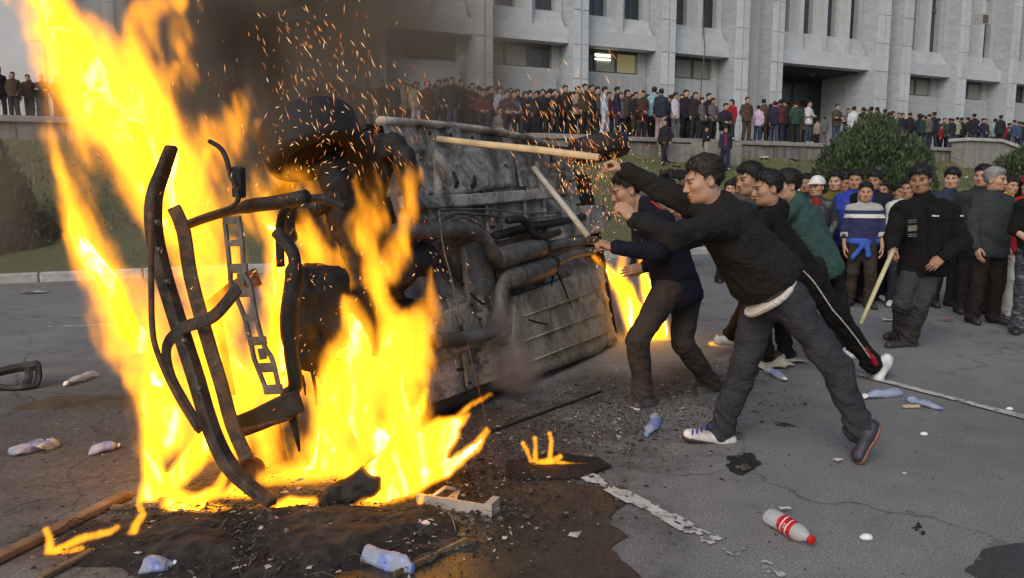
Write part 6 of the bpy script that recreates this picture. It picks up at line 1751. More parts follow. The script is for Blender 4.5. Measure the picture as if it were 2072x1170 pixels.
# ------------------------------------------------------------------ the crowd on the terrace
def copy_person(src, loc, rz, sc_, label, group, cols):
    e = src.copy(); C.objects.link(e); e.location = loc; e.rotation_euler = (0, 0, rz); e.scale = (sc_, sc_, sc_)
    tag(e, label, 'person', group)
    for ch in src.children:
        n = ch.name.split('.')[0]
        c = ch.copy(); C.objects.link(c); c.parent = e
        if n in cols: c.color = (*cols[n], 1)
        for g in ch.children:
            d = g.copy(); C.objects.link(d); d.parent = c
    return e
def terrace_crowd():
    T_ = {}
    def template(key, arms, hair, seed, stride=0.0, seated=False, knit=False, bulk=1.05):
        J = standing(1.70, 0.0, arms, seed, stride)
        if seated:
            for q, sx in (('L', 1), ('R', -1)):
                J['hip' + q] = (sx * .085, .0, .46); J['kn' + q] = (sx * .13, -.40, .50); J['an' + q] = (sx * .12, -.38, .09); J['toe' + q] = (sx * .14, -.58, .012)
            dz = .44
            for kk in ('neck', 'shL', 'shR', 'head', 'elL', 'elR', 'wrL', 'wrR'):
                x, y, z = J[kk]; J[kk] = (x, y - .06 * (z - .9) / .5, z - dz)
            J['wrL'] = (.12, -.30, .60); J['wrR'] = (-.12, -.30, .60); J['elL'] = (.24, -.10, .66); J['elR'] = (-.24, -.10, .66)
        J['base'] = (0, 0, 0)
        e = person('template', J, (.1, .1, .1), (.1, .1, .1), h=.024, s=.97, hair=hair, seed=seed, bulk=bulk * 1.06, pbulk=1.15, fold=1.0, root=None)
        T_[key] = e; return e
    template('down', 'down', 'short', 61); template('down2', 'down', 'fringe', 62, .35); template('crossed', 'crossed', 'short', 63); template('pockets', 'pockets', 'short', 64, .1, bulk=1.15)
    template('front', 'front', 'fringe', 65); template('woman', 'front', 'long', 66); template('bob', 'down', 'bob', 67); template('raised', 'raised', 'short', 68, .3); template('sit', 'down', 'short', 69, 0, True); template('walk', 'down', 'short', 70, 1.2)
    DK = (.022, .022, .026); NV = (.024, .028, .050); BL = (.05, .08, .16); JN = (.045, .060, .10); RD = (.26, .02, .025); MAR = (.085, .025, .025); OL = (.060, .052, .034); GR = (.10, .105, .11); WH = (.46, .47, .47); BE = (.27, .25, .21); LB = (.22, .28, .35); GN = (.03, .055, .042); BR = (.055, .038, .030)
    nm = {DK: 'black', NV: 'navy', BL: 'blue', JN: 'denim', RD: 'red', MAR: 'dark red', OL: 'olive brown', GR: 'grey', WH: 'white', BE: 'beige', LB: 'pale blue', GN: 'dark green', BR: 'brown'}
    # (px, head top py, template, turn, top, trousers[, words])
    rows = [(818, 166, 'pockets', .2, BE, DK), (842, 164, 'down', .1, BE, WH), (865, 163, 'down', .1, MAR, DK), (889, 160, 'front', -.1, GN, DK), (903, 158, 'down2', .2, DK, DK), (915, 155, 'down', 0, DK, JN), (934, 159, 'pockets', .1, DK, DK), (956, 166, 'crossed', .1, MAR, DK),
            (978, 182, 'sit', 0, MAR, NV), (994, 173, 'down', .2, NV, DK), (1012, 175, 'down2', .1, WH, NV), (1010, 216, 'sit', .1, BE, NV), (1025, 186, 'sit', 0, BR, DK), (1037, 178, 'sit', .1, GR, DK), (1047, 180, 'down', -.1, DK, DK), (1062, 184, 'woman', .2, DK, JN), (1084, 184, 'down', .1, DK, DK), (1098, 179, 'pockets', .1, DK, BR),
            (1109, 183, 'down2', -.1, BR, DK), (1122, 179, 'down', 0, DK, DK), (1143, 171, 'pockets', .05, DK, DK), (1168, 173, 'crossed', .1, BE, DK), (1183, 168, 'down', .1, BR, DK), (1196, 170, 'down', .2, DK, DK), (1208, 174, 'front', 0, GR, GR), (1223, 174, 'down2', .6, WH, WH), (1248, 174, 'down', 1.2, NV, DK),
            (1268, 180, 'bob', .2, OL, DK), (1286, 185, 'down', 0, DK, BR), (1300, 182, 'front', 0, BR, DK), (1323, 174, 'down', 2.8, LB, DK), (1337, 178, 'down2', 2.6, NV, BE), (1366, 186, 'down2', .3, WH, GR), (1387, 180, 'pockets', -.1, DK, DK), (1406, 185, 'down', 0, DK, DK), (1419, 196, 'front', .4, GR, DK),
            (1433, 187, 'down', .2, DK, DK), (1442, 197, 'front', .1, GR, DK), (1466, 233, 'sit', 0, DK, DK), (1480, 200, 'bob', -1.5, RD, DK), (1511, 195, 'pockets', .1, OL, BR), (1534, 212, 'down', 2.6, WH, JN), (1544, 199, 'down', 2.9, OL, BR), (1567, 204, 'down2', 2.5, NV, JN), (1578, 200, 'down', 2.6, MAR, NV),
            (1589, 201, 'down', 3.2, DK, NV), (1610, 203, 'pockets', 3.0, GN, DK), (1636, 203, 'crossed', .2, WH, JN), (1655, 240, 'down', 3.0, BE, DK), (1669, 252, 'down', 3.1, GR, GR), (1693, 210, 'crossed', -.1, OL, JN), (1715, 218, 'crossed', -.6, GR, DK), (1727, 214, 'down', 2.2, WH, DK), (1746, 216, 'down', 2.8, DK, DK),
            (1762, 215, 'down2', 3.0, GN, DK), (1774, 216, 'down', 3.1, DK, DK), (1790, 220, 'pockets', 3.0, NV, DK), (1802, 226, 'down', 2.9, BL, JN), (1827, 228, 'pockets', .1, DK, JN), (1841, 227, 'down', 3.0, DK, DK), (1860, 229, 'woman', 3.0, NV, JN), (1880, 230, 'pockets', 3.1, GR, NV), (1890, 226, 'down2', 2.9, DK, NV),
            (1906, 256, 'down', .4, RD, DK), (1928, 239, 'down', 2.9, DK, JN), (1937, 236, 'pockets', 3.0, BE, JN), (1946, 237, 'down', 2.8, DK, DK), (1971, 229, 'raised', 3.0, DK, JN), (1990, 239, 'front', .3, NV, JN), (2014, 239, 'down', 2.9, LB, JN), (2025, 232, 'down', 3.0, DK, DK), (2031, 248, 'pockets', 2.6, RD, DK),
            (2042, 264, 'down', .2, GN, DK), (2053, 242, 'pockets', 3.1, BL, GR), (2063, 245, 'down2', 3.0, BL, DK),
            (4, 132, 'down', .2, DK, DK), (32, 152, 'pockets', .1, BR, DK), (62, 158, 'down2', .3, DK, DK), (-14, 140, 'down', .3, GR, DK), (90, 166, 'crossed', .2, DK, JN), (120, 170, 'down', .1, BR, DK), (395, 205, 'down', .1, GR, DK), (430, 150, 'down', .1, DK, DK), (470, 146, 'pockets', .2, MAR, DK), (640, 152, 'down', .1, DK, DK), (680, 150, 'down2', -.1, BR, JN), (715, 155, 'crossed', .2, DK, DK), (745, 158, 'down', 0, GR, DK), (775, 160, 'pockets', .1, DK, DK), (798, 160, 'down', .1, NV, DK)]
    # further rows behind, tightly packed
    rf = random.Random(19)
    for x0, x1, n, t0, t1 in ((815, 1010, 15, 164, 176), (1010, 1220, 13, 176, 186), (1220, 1450, 9, 182, 194), (1540, 1640, 6, 204, 212), (1740, 1830, 6, 218, 230), (1840, 2072, 17, 232, 246), (-20, 130, 5, 140, 170)):
        for k in range(n):
            x = x0 + (x1 - x0) * (k + rf.uniform(.05, .95)) / n
            rows.append((x, t0 + (t1 - t0) * (x - x0) / (x1 - x0) + rf.uniform(-3, 5), rf.choice(('down', 'down2', 'pockets', 'front', 'crossed', 'down')), rf.choice((.1, -.3, .5, .9, -.8, 2.7, 3.3)) if x < 1500 else rf.choice((2.6, 3.1, 3.5, .3, -.6, 1.2)), rf.choice((DK, DK, NV, BR, GR, MAR, OL, GN, BL, DK)), rf.choice((DK, DK, NV, JN, BR))))
    r = random.Random(4)
    seen = {}
    used = set()
    for i, (px, pt, key, turn, tc, pc) in enumerate(rows):
        src = T_[key]
        n_ = WN - r.uniform(.25, .7) if i % 3 else WN - r.uniform(.8, 1.5)
        if key == 'sit': n_ = WN - .15
        if i >= len(rows) - 71: n_ = WN - r.uniform(1.2, 2.4)
        s_, _ = fs(px, 240, n_)
        p = fp(s_, n_, ZT)
        zt = at(px, pt, p.y).z
        H = zt - p.z
        if key != 'sit':
            want = min(1.84, max(1.05, H)); sc_ = want / 1.74
            if H > 1.84: p.z += min(.35, H - 1.84)            # standing on a step of the terrace
        else:
            sc_ = 1.0; p.z = max(ZT - .25, zt - 1.28) if zt - 1.28 > ZT - .3 else zt - 1.28
            p.z = ZT - .02 if abs(p.z - ZT) < .5 else p.z
        base_rz = math.atan2(-FN.x, FN.y) * 0 + math.atan2(FN.y, FN.x) + math.pi / 2
        rz = base_rz + turn + r.uniform(-.35, .35)
        kind = {'sit': 'sitting', 'crossed': 'with folded arms', 'pockets': 'hands in pockets', 'woman': 'with long dark hair', 'bob': 'with bobbed hair', 'raised': 'with one arm raised', 'front': 'hands held in front', 'down2': 'with feet apart'}.get(key, 'standing')
        view = 'back turned ' if abs(turn) > 2 else ''
        where = 'on the terrace' if px < 1000 else ('on the terrace edge' if px < 1460 else ('by the entrance' if px < 1830 else 'near the stairs'))
        size = 'child' if sc_ < .72 else 'person'
        lab = f"{size} in {nm[tc]} top, {nm[pc]} trousers, {kind} {view}{where}"
        if len(lab.split()) > 16: lab = lab.replace(' top,', ',').replace(' trousers,', ',')
        cols = {'jacket': tuple(c * r.uniform(.85, 1.2) for c in tc), 'trousers': tuple(c * r.uniform(.85, 1.2) for c in pc), 'body': SKIN[r.choice((0, 0, 1, 2))], 'shoe': r.choice(((.03, .03, .03), (.04, .035, .03), (.4, .4, .4)))}
        if key not in used:
            used.add(key); e = src; e.location = p; e.rotation_euler = (0, 0, rz); e.scale = (sc_,) * 3; tag(e, lab, 'person', 'crowd standing along the terrace')
            for ch in e.children:
                n = ch.name.split('.')[0]
                if n in cols: ch.color = (*cols[n], 1)
        else:
            copy_person(src, p, rz, sc_, lab, 'crowd standing along the terrace', cols)
    # three on the lawn
    def lawn_z(p):
        n_ = (p - FB).dot(FN); v = (n_ - (KN - .17)) / (WN - (KN - .17)); return .12 + 2.5 * max(0, v) ** 1.05
    for px, pt, pf, key, turn, tc, pc, lab in ((1344, 240, 332, 'walk', -1.2, DK, DK, 'person in dark clothes striding across the lawn below the terrace'), (1427, 262, 330, 'front', .3, DK, (.03, .028, .07), 'young person in a black printed shirt and purple trousers on the lawn'), (1466, 255, 345, 'down2', -.6, NV, NV, 'young person in a navy jacket over a red shirt on the lawn')):
        best = None
        for dep in np.arange(14, 27, .1):
            p = at(px, pf, dep)
            if best is None or abs(p.z - lawn_z(p)) < best[0]: best = (abs(p.z - lawn_z(p)), dep)
        p = at(px, pf, best[1]); p.z = lawn_z(p)
        H = at(px, pt, p.y).z - p.z; sc_ = max(.7, min(1.1, H / 1.74))
        e = copy_person(T_[key], p, base_rz + turn, sc_, lab, None, {'jacket': tc, 'trousers': pc, 'shoe': (.4, .4, .4)})
        if 'group' in e: del e['group']
        if 'red shirt' in lab:
            f = Field((-.12, -.25, .9), (.12, .0, 1.45), .015); f.F[:] = f.cone_d((0, -.085, .95), (0, -.075, 1.36), .06, .05)
            v, q = f.mesh(); l = link('shirt', mesh_np('shirt', v, q), MAT['cloth'], e); l.color = (.28, .015, .04, 1)
        if 'printed' in lab:
            f = Field((-.1, -.25, 1.0), (.1, .0, 1.4), .012); f.F[:] = f.ell_d((0, -.10, 1.20), (.05, .05, .045))
            v, q = f.mesh(); l = link('shirt_print', mesh_np('shirt_print', v, q), MAT['cloth'], e); l.color = (.5, .5, .5, 1)
    for key, e in T_.items():
        if key not in used:
            for ch in list(e.children): bpy.data.objects.remove(ch)
            bpy.data.objects.remove(e)
terrace_crowd()
# ------------------------------------------------------------------ fire
def T(depth, *pts, heat=1.0):
    out = []
    for q in pts:
        x, y, rpx = q[:3]; d = q[3] if len(q) > 3 else depth
        out.append((at(x, y, d), max(.02, rpx * d / FPX)))
    return (out, heat)
FIRE = fire_mat("flame_glow", 12.5, (1.0, .34, .014), 1.9, 3.4)
FIRE_LOW = fire_mat("low_flame_glow", 28.0, (1.0, .34, .013), 1.8, 9.0)
FIRE_SMALL = fire_mat("small_flame_glow", 52.0, (1.0, .35, .015), 1.7, 18.0)
def core_mat(name, strength):
    m, nt, N, L = new_mat(name)
    N.remove(N['Principled BSDF']); out = N['Material Output']; co = n_coord(N)
    f = n_noise(N, L, n_map(N, L, co, (1, 1, .35)), 5.0, 5, .6, .8)
    c = n_ramp(N, L, f, [(.36, (1.0, .30, .007)), (.50, (1.0, .38, .013)), (.66, (1.0, .62, .16))])
    s_ = n_ramp(N, L, f, [(.36, .26), (.50, .55), (.66, 1.15)])
    em = N.new('ShaderNodeEmission'); L.new(c, em.inputs[0]); L.new(n_math(N, L, 'MULTIPLY', s_, strength), em.inputs[1])
    L.new(em.outputs[0], out.inputs['Surface'])
    return m
CORE = core_mat("flame_core", 10.0)
def flames(tongues, h, label, level, mat=None, **k):
    D, mn, n = fire_grid(tongues, h, **k)
    # bright body of the flame as a mesh, the veil round it as a fog volume
    S = D.copy()
    for ax in range(3):
        S = (S + np.roll(S, 1, ax) + np.roll(S, -1, ax)) / 3
    g = S[::2, ::2, ::2]
    v, q = surface_nets(level - g, mn, h * 2)
    o = None
    if len(v):
        # one object for each separate tongue
        lab = np.arange(len(v))
        while True:
            m = lab[q].min(1); new = lab.copy(); np.minimum.at(new, q.ravel(), np.repeat(m, 4)); new = new[new]
            if (new == lab).all(): break
            lab = new
        ids, cnt = np.unique(lab, return_counts=True)
        big = [i for i, c in sorted(zip(ids, cnt), key=lambda t: -t[1]) if c >= max(40, .02 * cnt.max())][:6]
        for n_i, i in enumerate(big):
            sel = lab == i; re = np.cumsum(sel) - 1; vv = v[sel]; qq = re[q[sel[q[:, 0]]]]
            base = Vector((float(vv[:, 0].mean()), float(vv[:, 1].mean()), 0))
            o = link('flame', mesh_np('flame', vv - np.array(base), qq), CORE); o.location = base
            tag(o, label if n_i == 0 else 'separate tongue by the ' + label.split(' rising')[0].split(' round')[0], 'flame', ('tongues beside the ' + label) if len(big) > 1 else None)
    vo = volume_object('flame_veil', D, mn, h, mat or FIRE)
    tag(vo, 'thin glowing veil of ' + label.split(' rising')[0][:60], 'flame veil', kind='stuff')
    return o
def build_fire():
    w = [
        # tall flame blown up and away over the front of the car
        T(4.1, (340, 480, 80), (300, 340, 122), (245, 235, 135, 4.2), (180, 130, 118, 4.3), (110, 50, 70, 4.4), (50, -20, 45, 4.5), (10, -90, 20, 4.5), heat=1.25),
        T(4.1, (320, 420, 60), (300, 260, 90), (290, 140, 75, 4.2), (300, 60, 45), (325, -10, 25), heat=1.1),
        T(4.2, (190, 200, 80), (150, 120, 60), (90, 60, 40), heat=1.1),
        T(4.2, (340, 330, 45), (345, 220, 40), (380, 150, 25), heat=.8),
        # lower lobe licking out to the side
        T(3.8, (330, 880, 70), (330, 760, 90), (270, 640, 90), (210, 540, 76), (150, 440, 54), (105, 330, 30), (90, 250, 14), heat=1.3),
        T(3.8, (300, 700, 70), (240, 600, 68), (170, 520, 44), (120, 480, 18), heat=1.25),
        T(3.7, (320, 790, 60), (270, 770, 36), (240, 745, 14), heat=1.2),
        # behind the bumper and the perforated strap
        T(4.0, (430, 900, 70), (420, 760, 80), (415, 640, 80), (400, 520, 80), (380, 420, 60), (350, 330, 50), heat=1.2),
        T(4.05, (500, 820, 60), (560, 680, 70), (570, 560, 55), (560, 470, 36), (545, 420, 18), heat=1.25),
        T(4.2, (640, 800, 60), (650, 560, 55), (640, 470, 45), (620, 420, 20), heat=1.0),
        T(4.15, (480, 900, 70), (470, 800, 70), (440, 700, 70), (450, 600, 60), (480, 520, 40), heat=1.25),
        T(4.1, (540, 860, 50), (600, 760, 55), (600, 640, 45), (590, 540, 40), heat=1.2),
        T(4.1, (370, 560, 50), (360, 460, 50), (370, 380, 40), (400, 330, 26), heat=1.15),
        T(3.7, (560, 990, 50), (640, 960, 60), (720, 930, 60), (780, 880, 50), heat=1.3),
        T(4.1, (620, 480, 40), (680, 500, 40), (700, 560, 30), heat=.95),
        T(4.2, (450, 420, 45), (460, 330, 50), (500, 280, 40), (540, 235, 18), heat=.72),
        T(4.3, (560, 330, 40), (600, 340, 40), (640, 330, 20), heat=.6),
        # thin orange veil over the upper front end
        T(4.5, (380, 440, 90), (430, 340, 90), (480, 270, 70), (520, 200, 40), heat=.62),
        T(4.6, (520, 420, 90), (600, 380, 90), (680, 400, 70), heat=.60),
        T(4.6, (720, 520, 80), (760, 420, 70), (780, 330, 45), heat=.58),
        T(4.5, (350, 200, 60), (380, 120, 50), (390, 40, 36), (385, -20, 24), heat=.60),
        T(4.4, (200, 480, 60), (150, 380, 50), (120, 300, 36), heat=.58),
        # white-hot mass low between engine and wheel
        T(3.75, (640, 985, 70), (660, 900, 85), (690, 800, 80), (720, 700, 55), (710, 600, 30), heat=1.5),
        T(3.75, (700, 960, 70), (740, 840, 75), (790, 740, 60), (810, 640, 45), heat=1.4),
        T(3.85, (560, 960, 50), (540, 880, 50), (560, 800, 40), heat=1.1),
        # flame up the wheel arch and along the floor
        T(4.25, (820, 900, 80), (820, 760, 75), (800, 640, 60), (770, 520, 48), (735, 430, 24), (725, 370, 10), heat=1.25),
        T(4.35, (840, 760, 60), (850, 650, 50), (870, 570, 26), (880, 540, 10), heat=1.05),
        T(4.35, (800, 500, 44), (825, 430, 36), (832, 370, 18), (828, 330, 8), heat=1.0),
        T(4.3, (740, 470, 36), (700, 440, 26), (745, 370, 12), heat=.8),
    ]
    flames(w, .019, 'tall yellow flame rising from the front end of the overturned car', 1.50, seed=1, flow=(-.30, 0, 1), warp=.12, wf=3.2, warp2=.046, streak=1.22, stretch=3.6, sf=11.0, soft=.50)
    low = [
        # burning tyre wire and its surroundings
        T(3.48, (735, 975, 26), (775, 945, 34), (830, 905, 40), (890, 872, 34), (930, 852, 18), (945, 840, 8), heat=1.4),
        T(3.46, (770, 985, 22), (830, 955, 32), (880, 920, 34), (915, 880, 22), heat=1.35),
        T(3.50, (800, 920, 28), (820, 870, 30), (850, 820, 20), (860, 790, 8), heat=1.35),
        T(3.42, (690, 1035, 16), (760, 1012, 26), (830, 985, 26), (900, 950, 22), (960, 905, 14), (985, 876, 6), heat=1.4),
        T(3.9, (900, 865, 12), (950, 822, 9), (985, 803, 5), heat=1.1),
        # round the foot of the bumper
        T(3.45, (300, 1015, 30), (314, 960, 32), (306, 900, 22), (290, 850, 10), heat=1.3),
        T(3.34, (350, 1020, 26), (420, 1050, 32), (490, 1052, 30), (560, 1030, 26), (640, 1015, 16), heat=1.45),
        T(3.5, (330, 1000, 28), (385, 945, 36), (420, 890, 28), (400, 850, 12), heat=1.25),
        T(3.5, (420, 1040, 22), (480, 995, 24), (540, 1012, 22), heat=1.15),
        T(3.3, (440, 1062, 20), (500, 1072, 18), (545, 1045, 14), heat=1.4),
        T(3.36, (360, 1000, 20), (400, 1020, 24), (440, 1000, 22), (455, 960, 12), heat=1.3),
    ]
    flames(low, .0125, 'low ragged flame round the burning tyre and the foot of the bumper', 1.3, seed=7, flow=(-.1, 0, 1), warp=.042, wf=5.0, warp2=.020, streak=.85, stretch=2.6, sf=17.0, soft=.42, mat=FIRE_LOW)
    rear = [T(7.4, (1300, 735, 30), (1290, 660, 36), (1262, 590, 28), (1225, 548, 14), (1200, 520, 6), heat=1.2), T(7.4, (1330, 740, 34), (1330, 680, 32), (1320, 600, 30), (1300, 545, 16), (1296, 510, 6), heat=1.15),
            T(7.2, (1240, 738, 20), (1290, 742, 24), (1350, 738, 22), (1378, 730, 12), heat=1.1), T(7.6, (1280, 640, 26), (1250, 560, 20), (1262, 510, 8), heat=1.0), T(7.0, (1215, 715, 12), (1160, 750, 6), (1120, 768, 4), heat=.9)]
    flames(rear, .026, 'yellow flame rising behind the tail of the overturned car', .95, seed=2, flow=(-.1, 0, 1), warp=.07, wf=2.4, warp2=.02, streak=.55, sf=6.0, soft=.5)
    def small(pts, label, h, seed, warp=.03):
        flames(pts, h, label, 1.3, mat=FIRE_SMALL, seed=seed, flow=(.05, 0, 1), warp=warp, wf=7.0, warp2=.008, streak=.75, sf=34.0, soft=.45, pad=.1)
    d = gnd(150, 1120).y
    small([T(d, (100, 1118, 16), (98, 1085, 8), (92, 1070, 4)), T(d, (110, 1115, 14), (170, 1090, 14), (225, 1075, 9), (238, 1066, 4)), T(d, (130, 1122, 12), (165, 1112, 10))], 'low flame licking along a plank on the asphalt', .008, 3)
    small([T(gnd(260, 1100).y, (225, 1105, 10), (262, 1092, 14), (276, 1060, 14), (290, 1040, 8), (284, 1020, 4))], 'bent tongue of flame standing in the ash by the short lath', .008, 13)
    d = gnd(1120, 945).y
    small([T(d, (1075, 935, 9), (1068, 915, 6), (1060, 900, 3)), T(d, (1085, 938, 10), (1085, 905, 6), (1084, 890, 3)), T(d, (1095, 940, 12), (1120, 935, 12), (1135, 925, 5)), T(d, (1115, 930, 8), (1118, 895, 6), (1114, 878, 3)), T(d, (1130, 938, 8), (1160, 942, 7), (1185, 948, 5))], 'small flame dancing on a scorched flat panel', .008, 4)
    d = gnd(1455, 700).y
    small([T(d, (1438, 694, 7), (1455, 692, 8), (1470, 688, 7), (1472, 676, 3)), T(d, (1452, 690, 6), (1450, 678, 2))], 'tiny flame burning in the debris by the attackers', .014, 5)
    d = gnd(846, 1040).y
    small([T(d, (850, 1036, 6), (852, 1018, 5), (855, 1002, 2))], 'small flame flickering beside the pale metal bracket', .008, 6, .02)
build_fire()

# ------------------------------------------------------------------ sparks
def build_sparks():
    m, nt, N, L = new_mat("spark")
    N.remove(N['Principled BSDF']); g = N.new('ShaderNodeNewGeometry')
    em = N.new('ShaderNodeEmission'); L.new(n_ramp(N, L, g.outputs['Random Per Island'], [(0, (1, .16, .03)), (.5, (1, .33, .07)), (1, (1, .62, .25))]), em.inputs[0])
    L.new(n_math(N, L, 'ADD', n_math(N, L, 'MULTIPLY', g.outputs['Random Per Island'], 1.7), .5), em.inputs[1]); L.new(em.outputs[0], N['Material Output'].inputs['Surface'])
    rg = np.random.default_rng(12)
    def cluster(n, x, y, d, dirv, spread, ln, th=.0022):
        P = []
        for _ in range(int(n * .75)):
            px = rg.normal(x[0], x[1]); py = rg.normal(y[0], y[1]); p = np.array(at(px, py, rg.uniform(*d)))
            if p[2] < .05: continue
            u = unit(np.array(dirv) + rg.normal(0, spread, 3)); P.append((p, u, rg.uniform(*ln), th * rg.uniform(.35, .8)))
        return P
    def streaks(P):
        v = []; f = []
        for p, u, l, t in P:
            a = unit(np.cross(u, (.3, 1, .2))); b = np.cross(u, a); k = len(v)
            v += [p - u * l / 2, p + a * t, p + b * t, p - a * t, p - b * t, p + u * l / 2]
            f += [(k, k + 2, k + 1), (k, k + 3, k + 2), (k, k + 4, k + 3), (k, k + 1, k + 4), (k + 5, k + 1, k + 2), (k + 5, k + 2, k + 3), (k + 5, k + 3, k + 4), (k + 5, k + 4, k + 1)]
        return v, f
    A_ = cluster(210, (620, 62), (110, 90), (3.4, 4.6), (-.35, 0, 1), .30, (.015, .055)) + cluster(150, (760, 60), (240, 80), (3.6, 4.8), (-.4, 0, .9), .25, (.02, .06)) + cluster(130, (640, 60), (290, 60), (3.2, 3.7), (.3, 0, .9), .8, (.012, .035)) \
        + cluster(130, (650, 70), (600, 110), (3.15, 3.4), (.5, 0, .8), .6, (.012, .03)) + cluster(90, (480, 90), (380, 120), (3.0, 3.5), (.3, 0, 1), .6, (.010, .03)) + cluster(60, (400, 120), (150, 110), (3.8, 5), (-.3, 0, 1), .3, (.015, .04)) + cluster(60, (880, 60), (560, 140), (3.9, 4.3), (-.3, 0, 1), .6, (.01, .03))
    B_ = cluster(330, (1185, 34), (345, 42), (5.6, 6.9), (-.35, 0, 1), .35, (.015, .06), .0035) + cluster(230, (1150, 60), (250, 50), (5.6, 7.2), (-.45, 0, 1), .2, (.03, .09), .003) + cluster(120, (1215, 24), (470, 50), (5.6, 6.6), (-.2, 0, 1), .8, (.01, .03), .0035) + cluster(150, (1275, 40), (310, 50), (5.6, 7.5), (-.1, 0, 1), .9, (.008, .02), .0035)
    for P, lab in ((A_, 'orange sparks drifting up over the burning front end'), (B_, 'orange sparks flying round the upper rear wheel of the car')):
        v, f = streaks(P)
        o = link('sparks', mesh_py('sparks', v, f), m); tag(o, lab, 'sparks', kind='stuff')
build_sparks()

# ------------------------------------------------------------------ smoke
def build_smoke():
    m, nt, N, L = new_mat("dark_smoke")
    N.remove(N['Principled BSDF'])
    vi = N.new('ShaderNodeVolumeInfo'); pv = N.new('ShaderNodeVolumePrincipled')
    pv.inputs['Color'].default_value = (.62, .49, .36, 1); pv.inputs['Anisotropy'].default_value = .2
    L.new(n_math(N, L, 'MULTIPLY', vi.outputs['Density'], .34), pv.inputs['Density'])
    L.new(pv.outputs[0], N['Material Output'].inputs['Volume'])
    def grid(blobs, h, seed, amp, f):
        allp = [b for b in blobs]
        mn = np.min([np.array(c) - r for c, r, d in allp], 0); mx = np.max([np.array(c) + r for c, r, d in allp], 0); mn[2] = max(mn[2], .1)
        n = np.ceil((mx - mn) / h).astype(int) + 1
        ax = [np.arange(n[i], dtype=np.float32) * h + np.float32(mn[i]) for i in range(3)]
        X, Y, Z = np.meshgrid(*ax, indexing='ij')
        D = np.zeros_like(X)
        for c, r, d in allp:
            q = 1 - ((X - c[0]) ** 2 + (Y - c[1]) ** 2 + (Z - c[2]) ** 2) / (r * r); D += np.clip(q, 0, 1) * d
        nz = fbm(X * f + seed, Y * f, Z * f * .8, 4, .55)
        D = D * np.clip((nz - .33) * amp, 0, 1.6)
        D[:1] = 0; D[-1:] = 0; D[:, :1] = 0; D[:, -1:] = 0; D[:, :, :1] = 0; D[:, :, -1:] = 0
        return D, mn
    B = lambda x, y, d, r, k: (tuple(at(x, y, d)), r, k)
    D, mn = grid([B(700, 40, 8.5, 2.1, .75), B(650, 180, 7.5, 1.4, .5), B(560, 40, 8.5, 2.1, .75), B(450, 120, 8.0, 2.0, .8), B(350, 180, 7.5, 1.6, .9), B(280, 320, 7, 1.2, .9), B(225, 260, 8, .9, .8), B(820, 60, 9, 2.0, .6), B(870, 190, 8.5, 1.5, .5), B(1000, 200, 10, 1.4, .25), B(420, 280, 6.6, 1.4, .7), B(620, -80, 8.0, 2.0, .7), B(240, 450, 6.2, 1.3, .7), B(90, 440, 6.5, 1.15, 1.7), B(340, 20, 8, 1.5, .8)], .10, 3, 4.2, .9)
    o = volume_object('smoke', D, mn, .10, m); tag(o, 'dark brown smoke drifting up behind the burning car', 'smoke', kind='stuff')
    D, mn = grid([B(1020, 710, 5.2, .26, 2.6), B(1045, 770, 5.1, .24, 3.2), B(1000, 640, 5.2, .20, 1.6), B(1290, 810, 4.85, .18, 1.5)], .03, 9, 4.2, 3.0)
    m2 = m.copy(); m2.name = "pale_smoke"; m2.node_tree.nodes['Principled Volume'].inputs['Color'].default_value = (.75, .70, .66, 1)
    o = volume_object('smoke', D, mn, .03, m2); tag(o, 'thin pale smoke curling in front of the car floor', 'smoke', kind='stuff')
build_smoke()
# ------------------------------------------------------------------ litter and debris on the road
def clear_mat(name, col, rough=.12, alpha=.45):
    m, nt, N, L = new_mat(name); b = N['Principled BSDF']; co = n_coord(N)
    b.inputs['Base Color'].default_value = (*col, 1); b.inputs['Roughness'].default_value = rough; b.inputs['Transmission Weight'].default_value = 1 - alpha; b.inputs['IOR'].default_value = 1.15
    L.new(n_bump(N, L, n_noise(N, L, co, 60.0, 4, .6, 1.0), .8, .01), b.inputs['Normal'])
    return m
MAT['pet'] = clear_mat("clear_plastic", (.75, .80, .82)); MAT['pet_blue'] = clear_mat("bluish_plastic", (.58, .66, .84), .15, .5)
MAT['label_blue'] = simple("blue_label", (.20, .26, .55), .5, .3, 20); MAT['white_plastic'] = simple("white_plastic", (.72, .72, .70), .5, .1)
MAT['red_plastic'] = simple("red_plastic", (.50, .012, .02), .4, .1)
MAT['paper'] = simple("paper", (.66, .65, .62), .85, .15, 9); MAT['newsprint'] = simple("dirty_paper", (.42, .39, .33), .9, .35, 14)
MAT['black_plastic'] = simple("black_plastic_scrap", (.018, .018, .019), .45, .3, 20, bump=.3)
MAT['alu'] = simple("pale_alloy", (.52, .47, .40), .5, .2, 12, metal=.5, bump=.2)
MAT['card'] = simple("scorched_card", (.075, .060, .045), .9, .4, 6); MAT['oldwood'] = simple("scorched_wood", (.19, .13, .075), .85, .45, 7, bump=.4)
def red_label():
    m, nt, N, L = new_mat("red_bottle_label"); b = N['Principled BSDF']; co = n_coord(N)
    sp_ = N.new('ShaderNodeSeparateXYZ'); L.new(co, sp_.inputs[0])
    w = N.new('ShaderNodeTexWave'); w.inputs['Scale'].default_value = 9.0; w.inputs['Distortion'].default_value = 5.0; w.inputs['Detail'].default_value = 1.5; L.new(co, w.inputs[0])
    inner = n_ramp(N, L, w.outputs['Fac'], [(.90, 0.0), (.95, 1.0)])
    L.new(n_mix(N, L, inner, (.45, .008, .02), (.78, .74, .72)), b.inputs['Base Color']); b.inputs['Roughness'].default_value = .4
    return m
MAT['red_label'] = red_label()
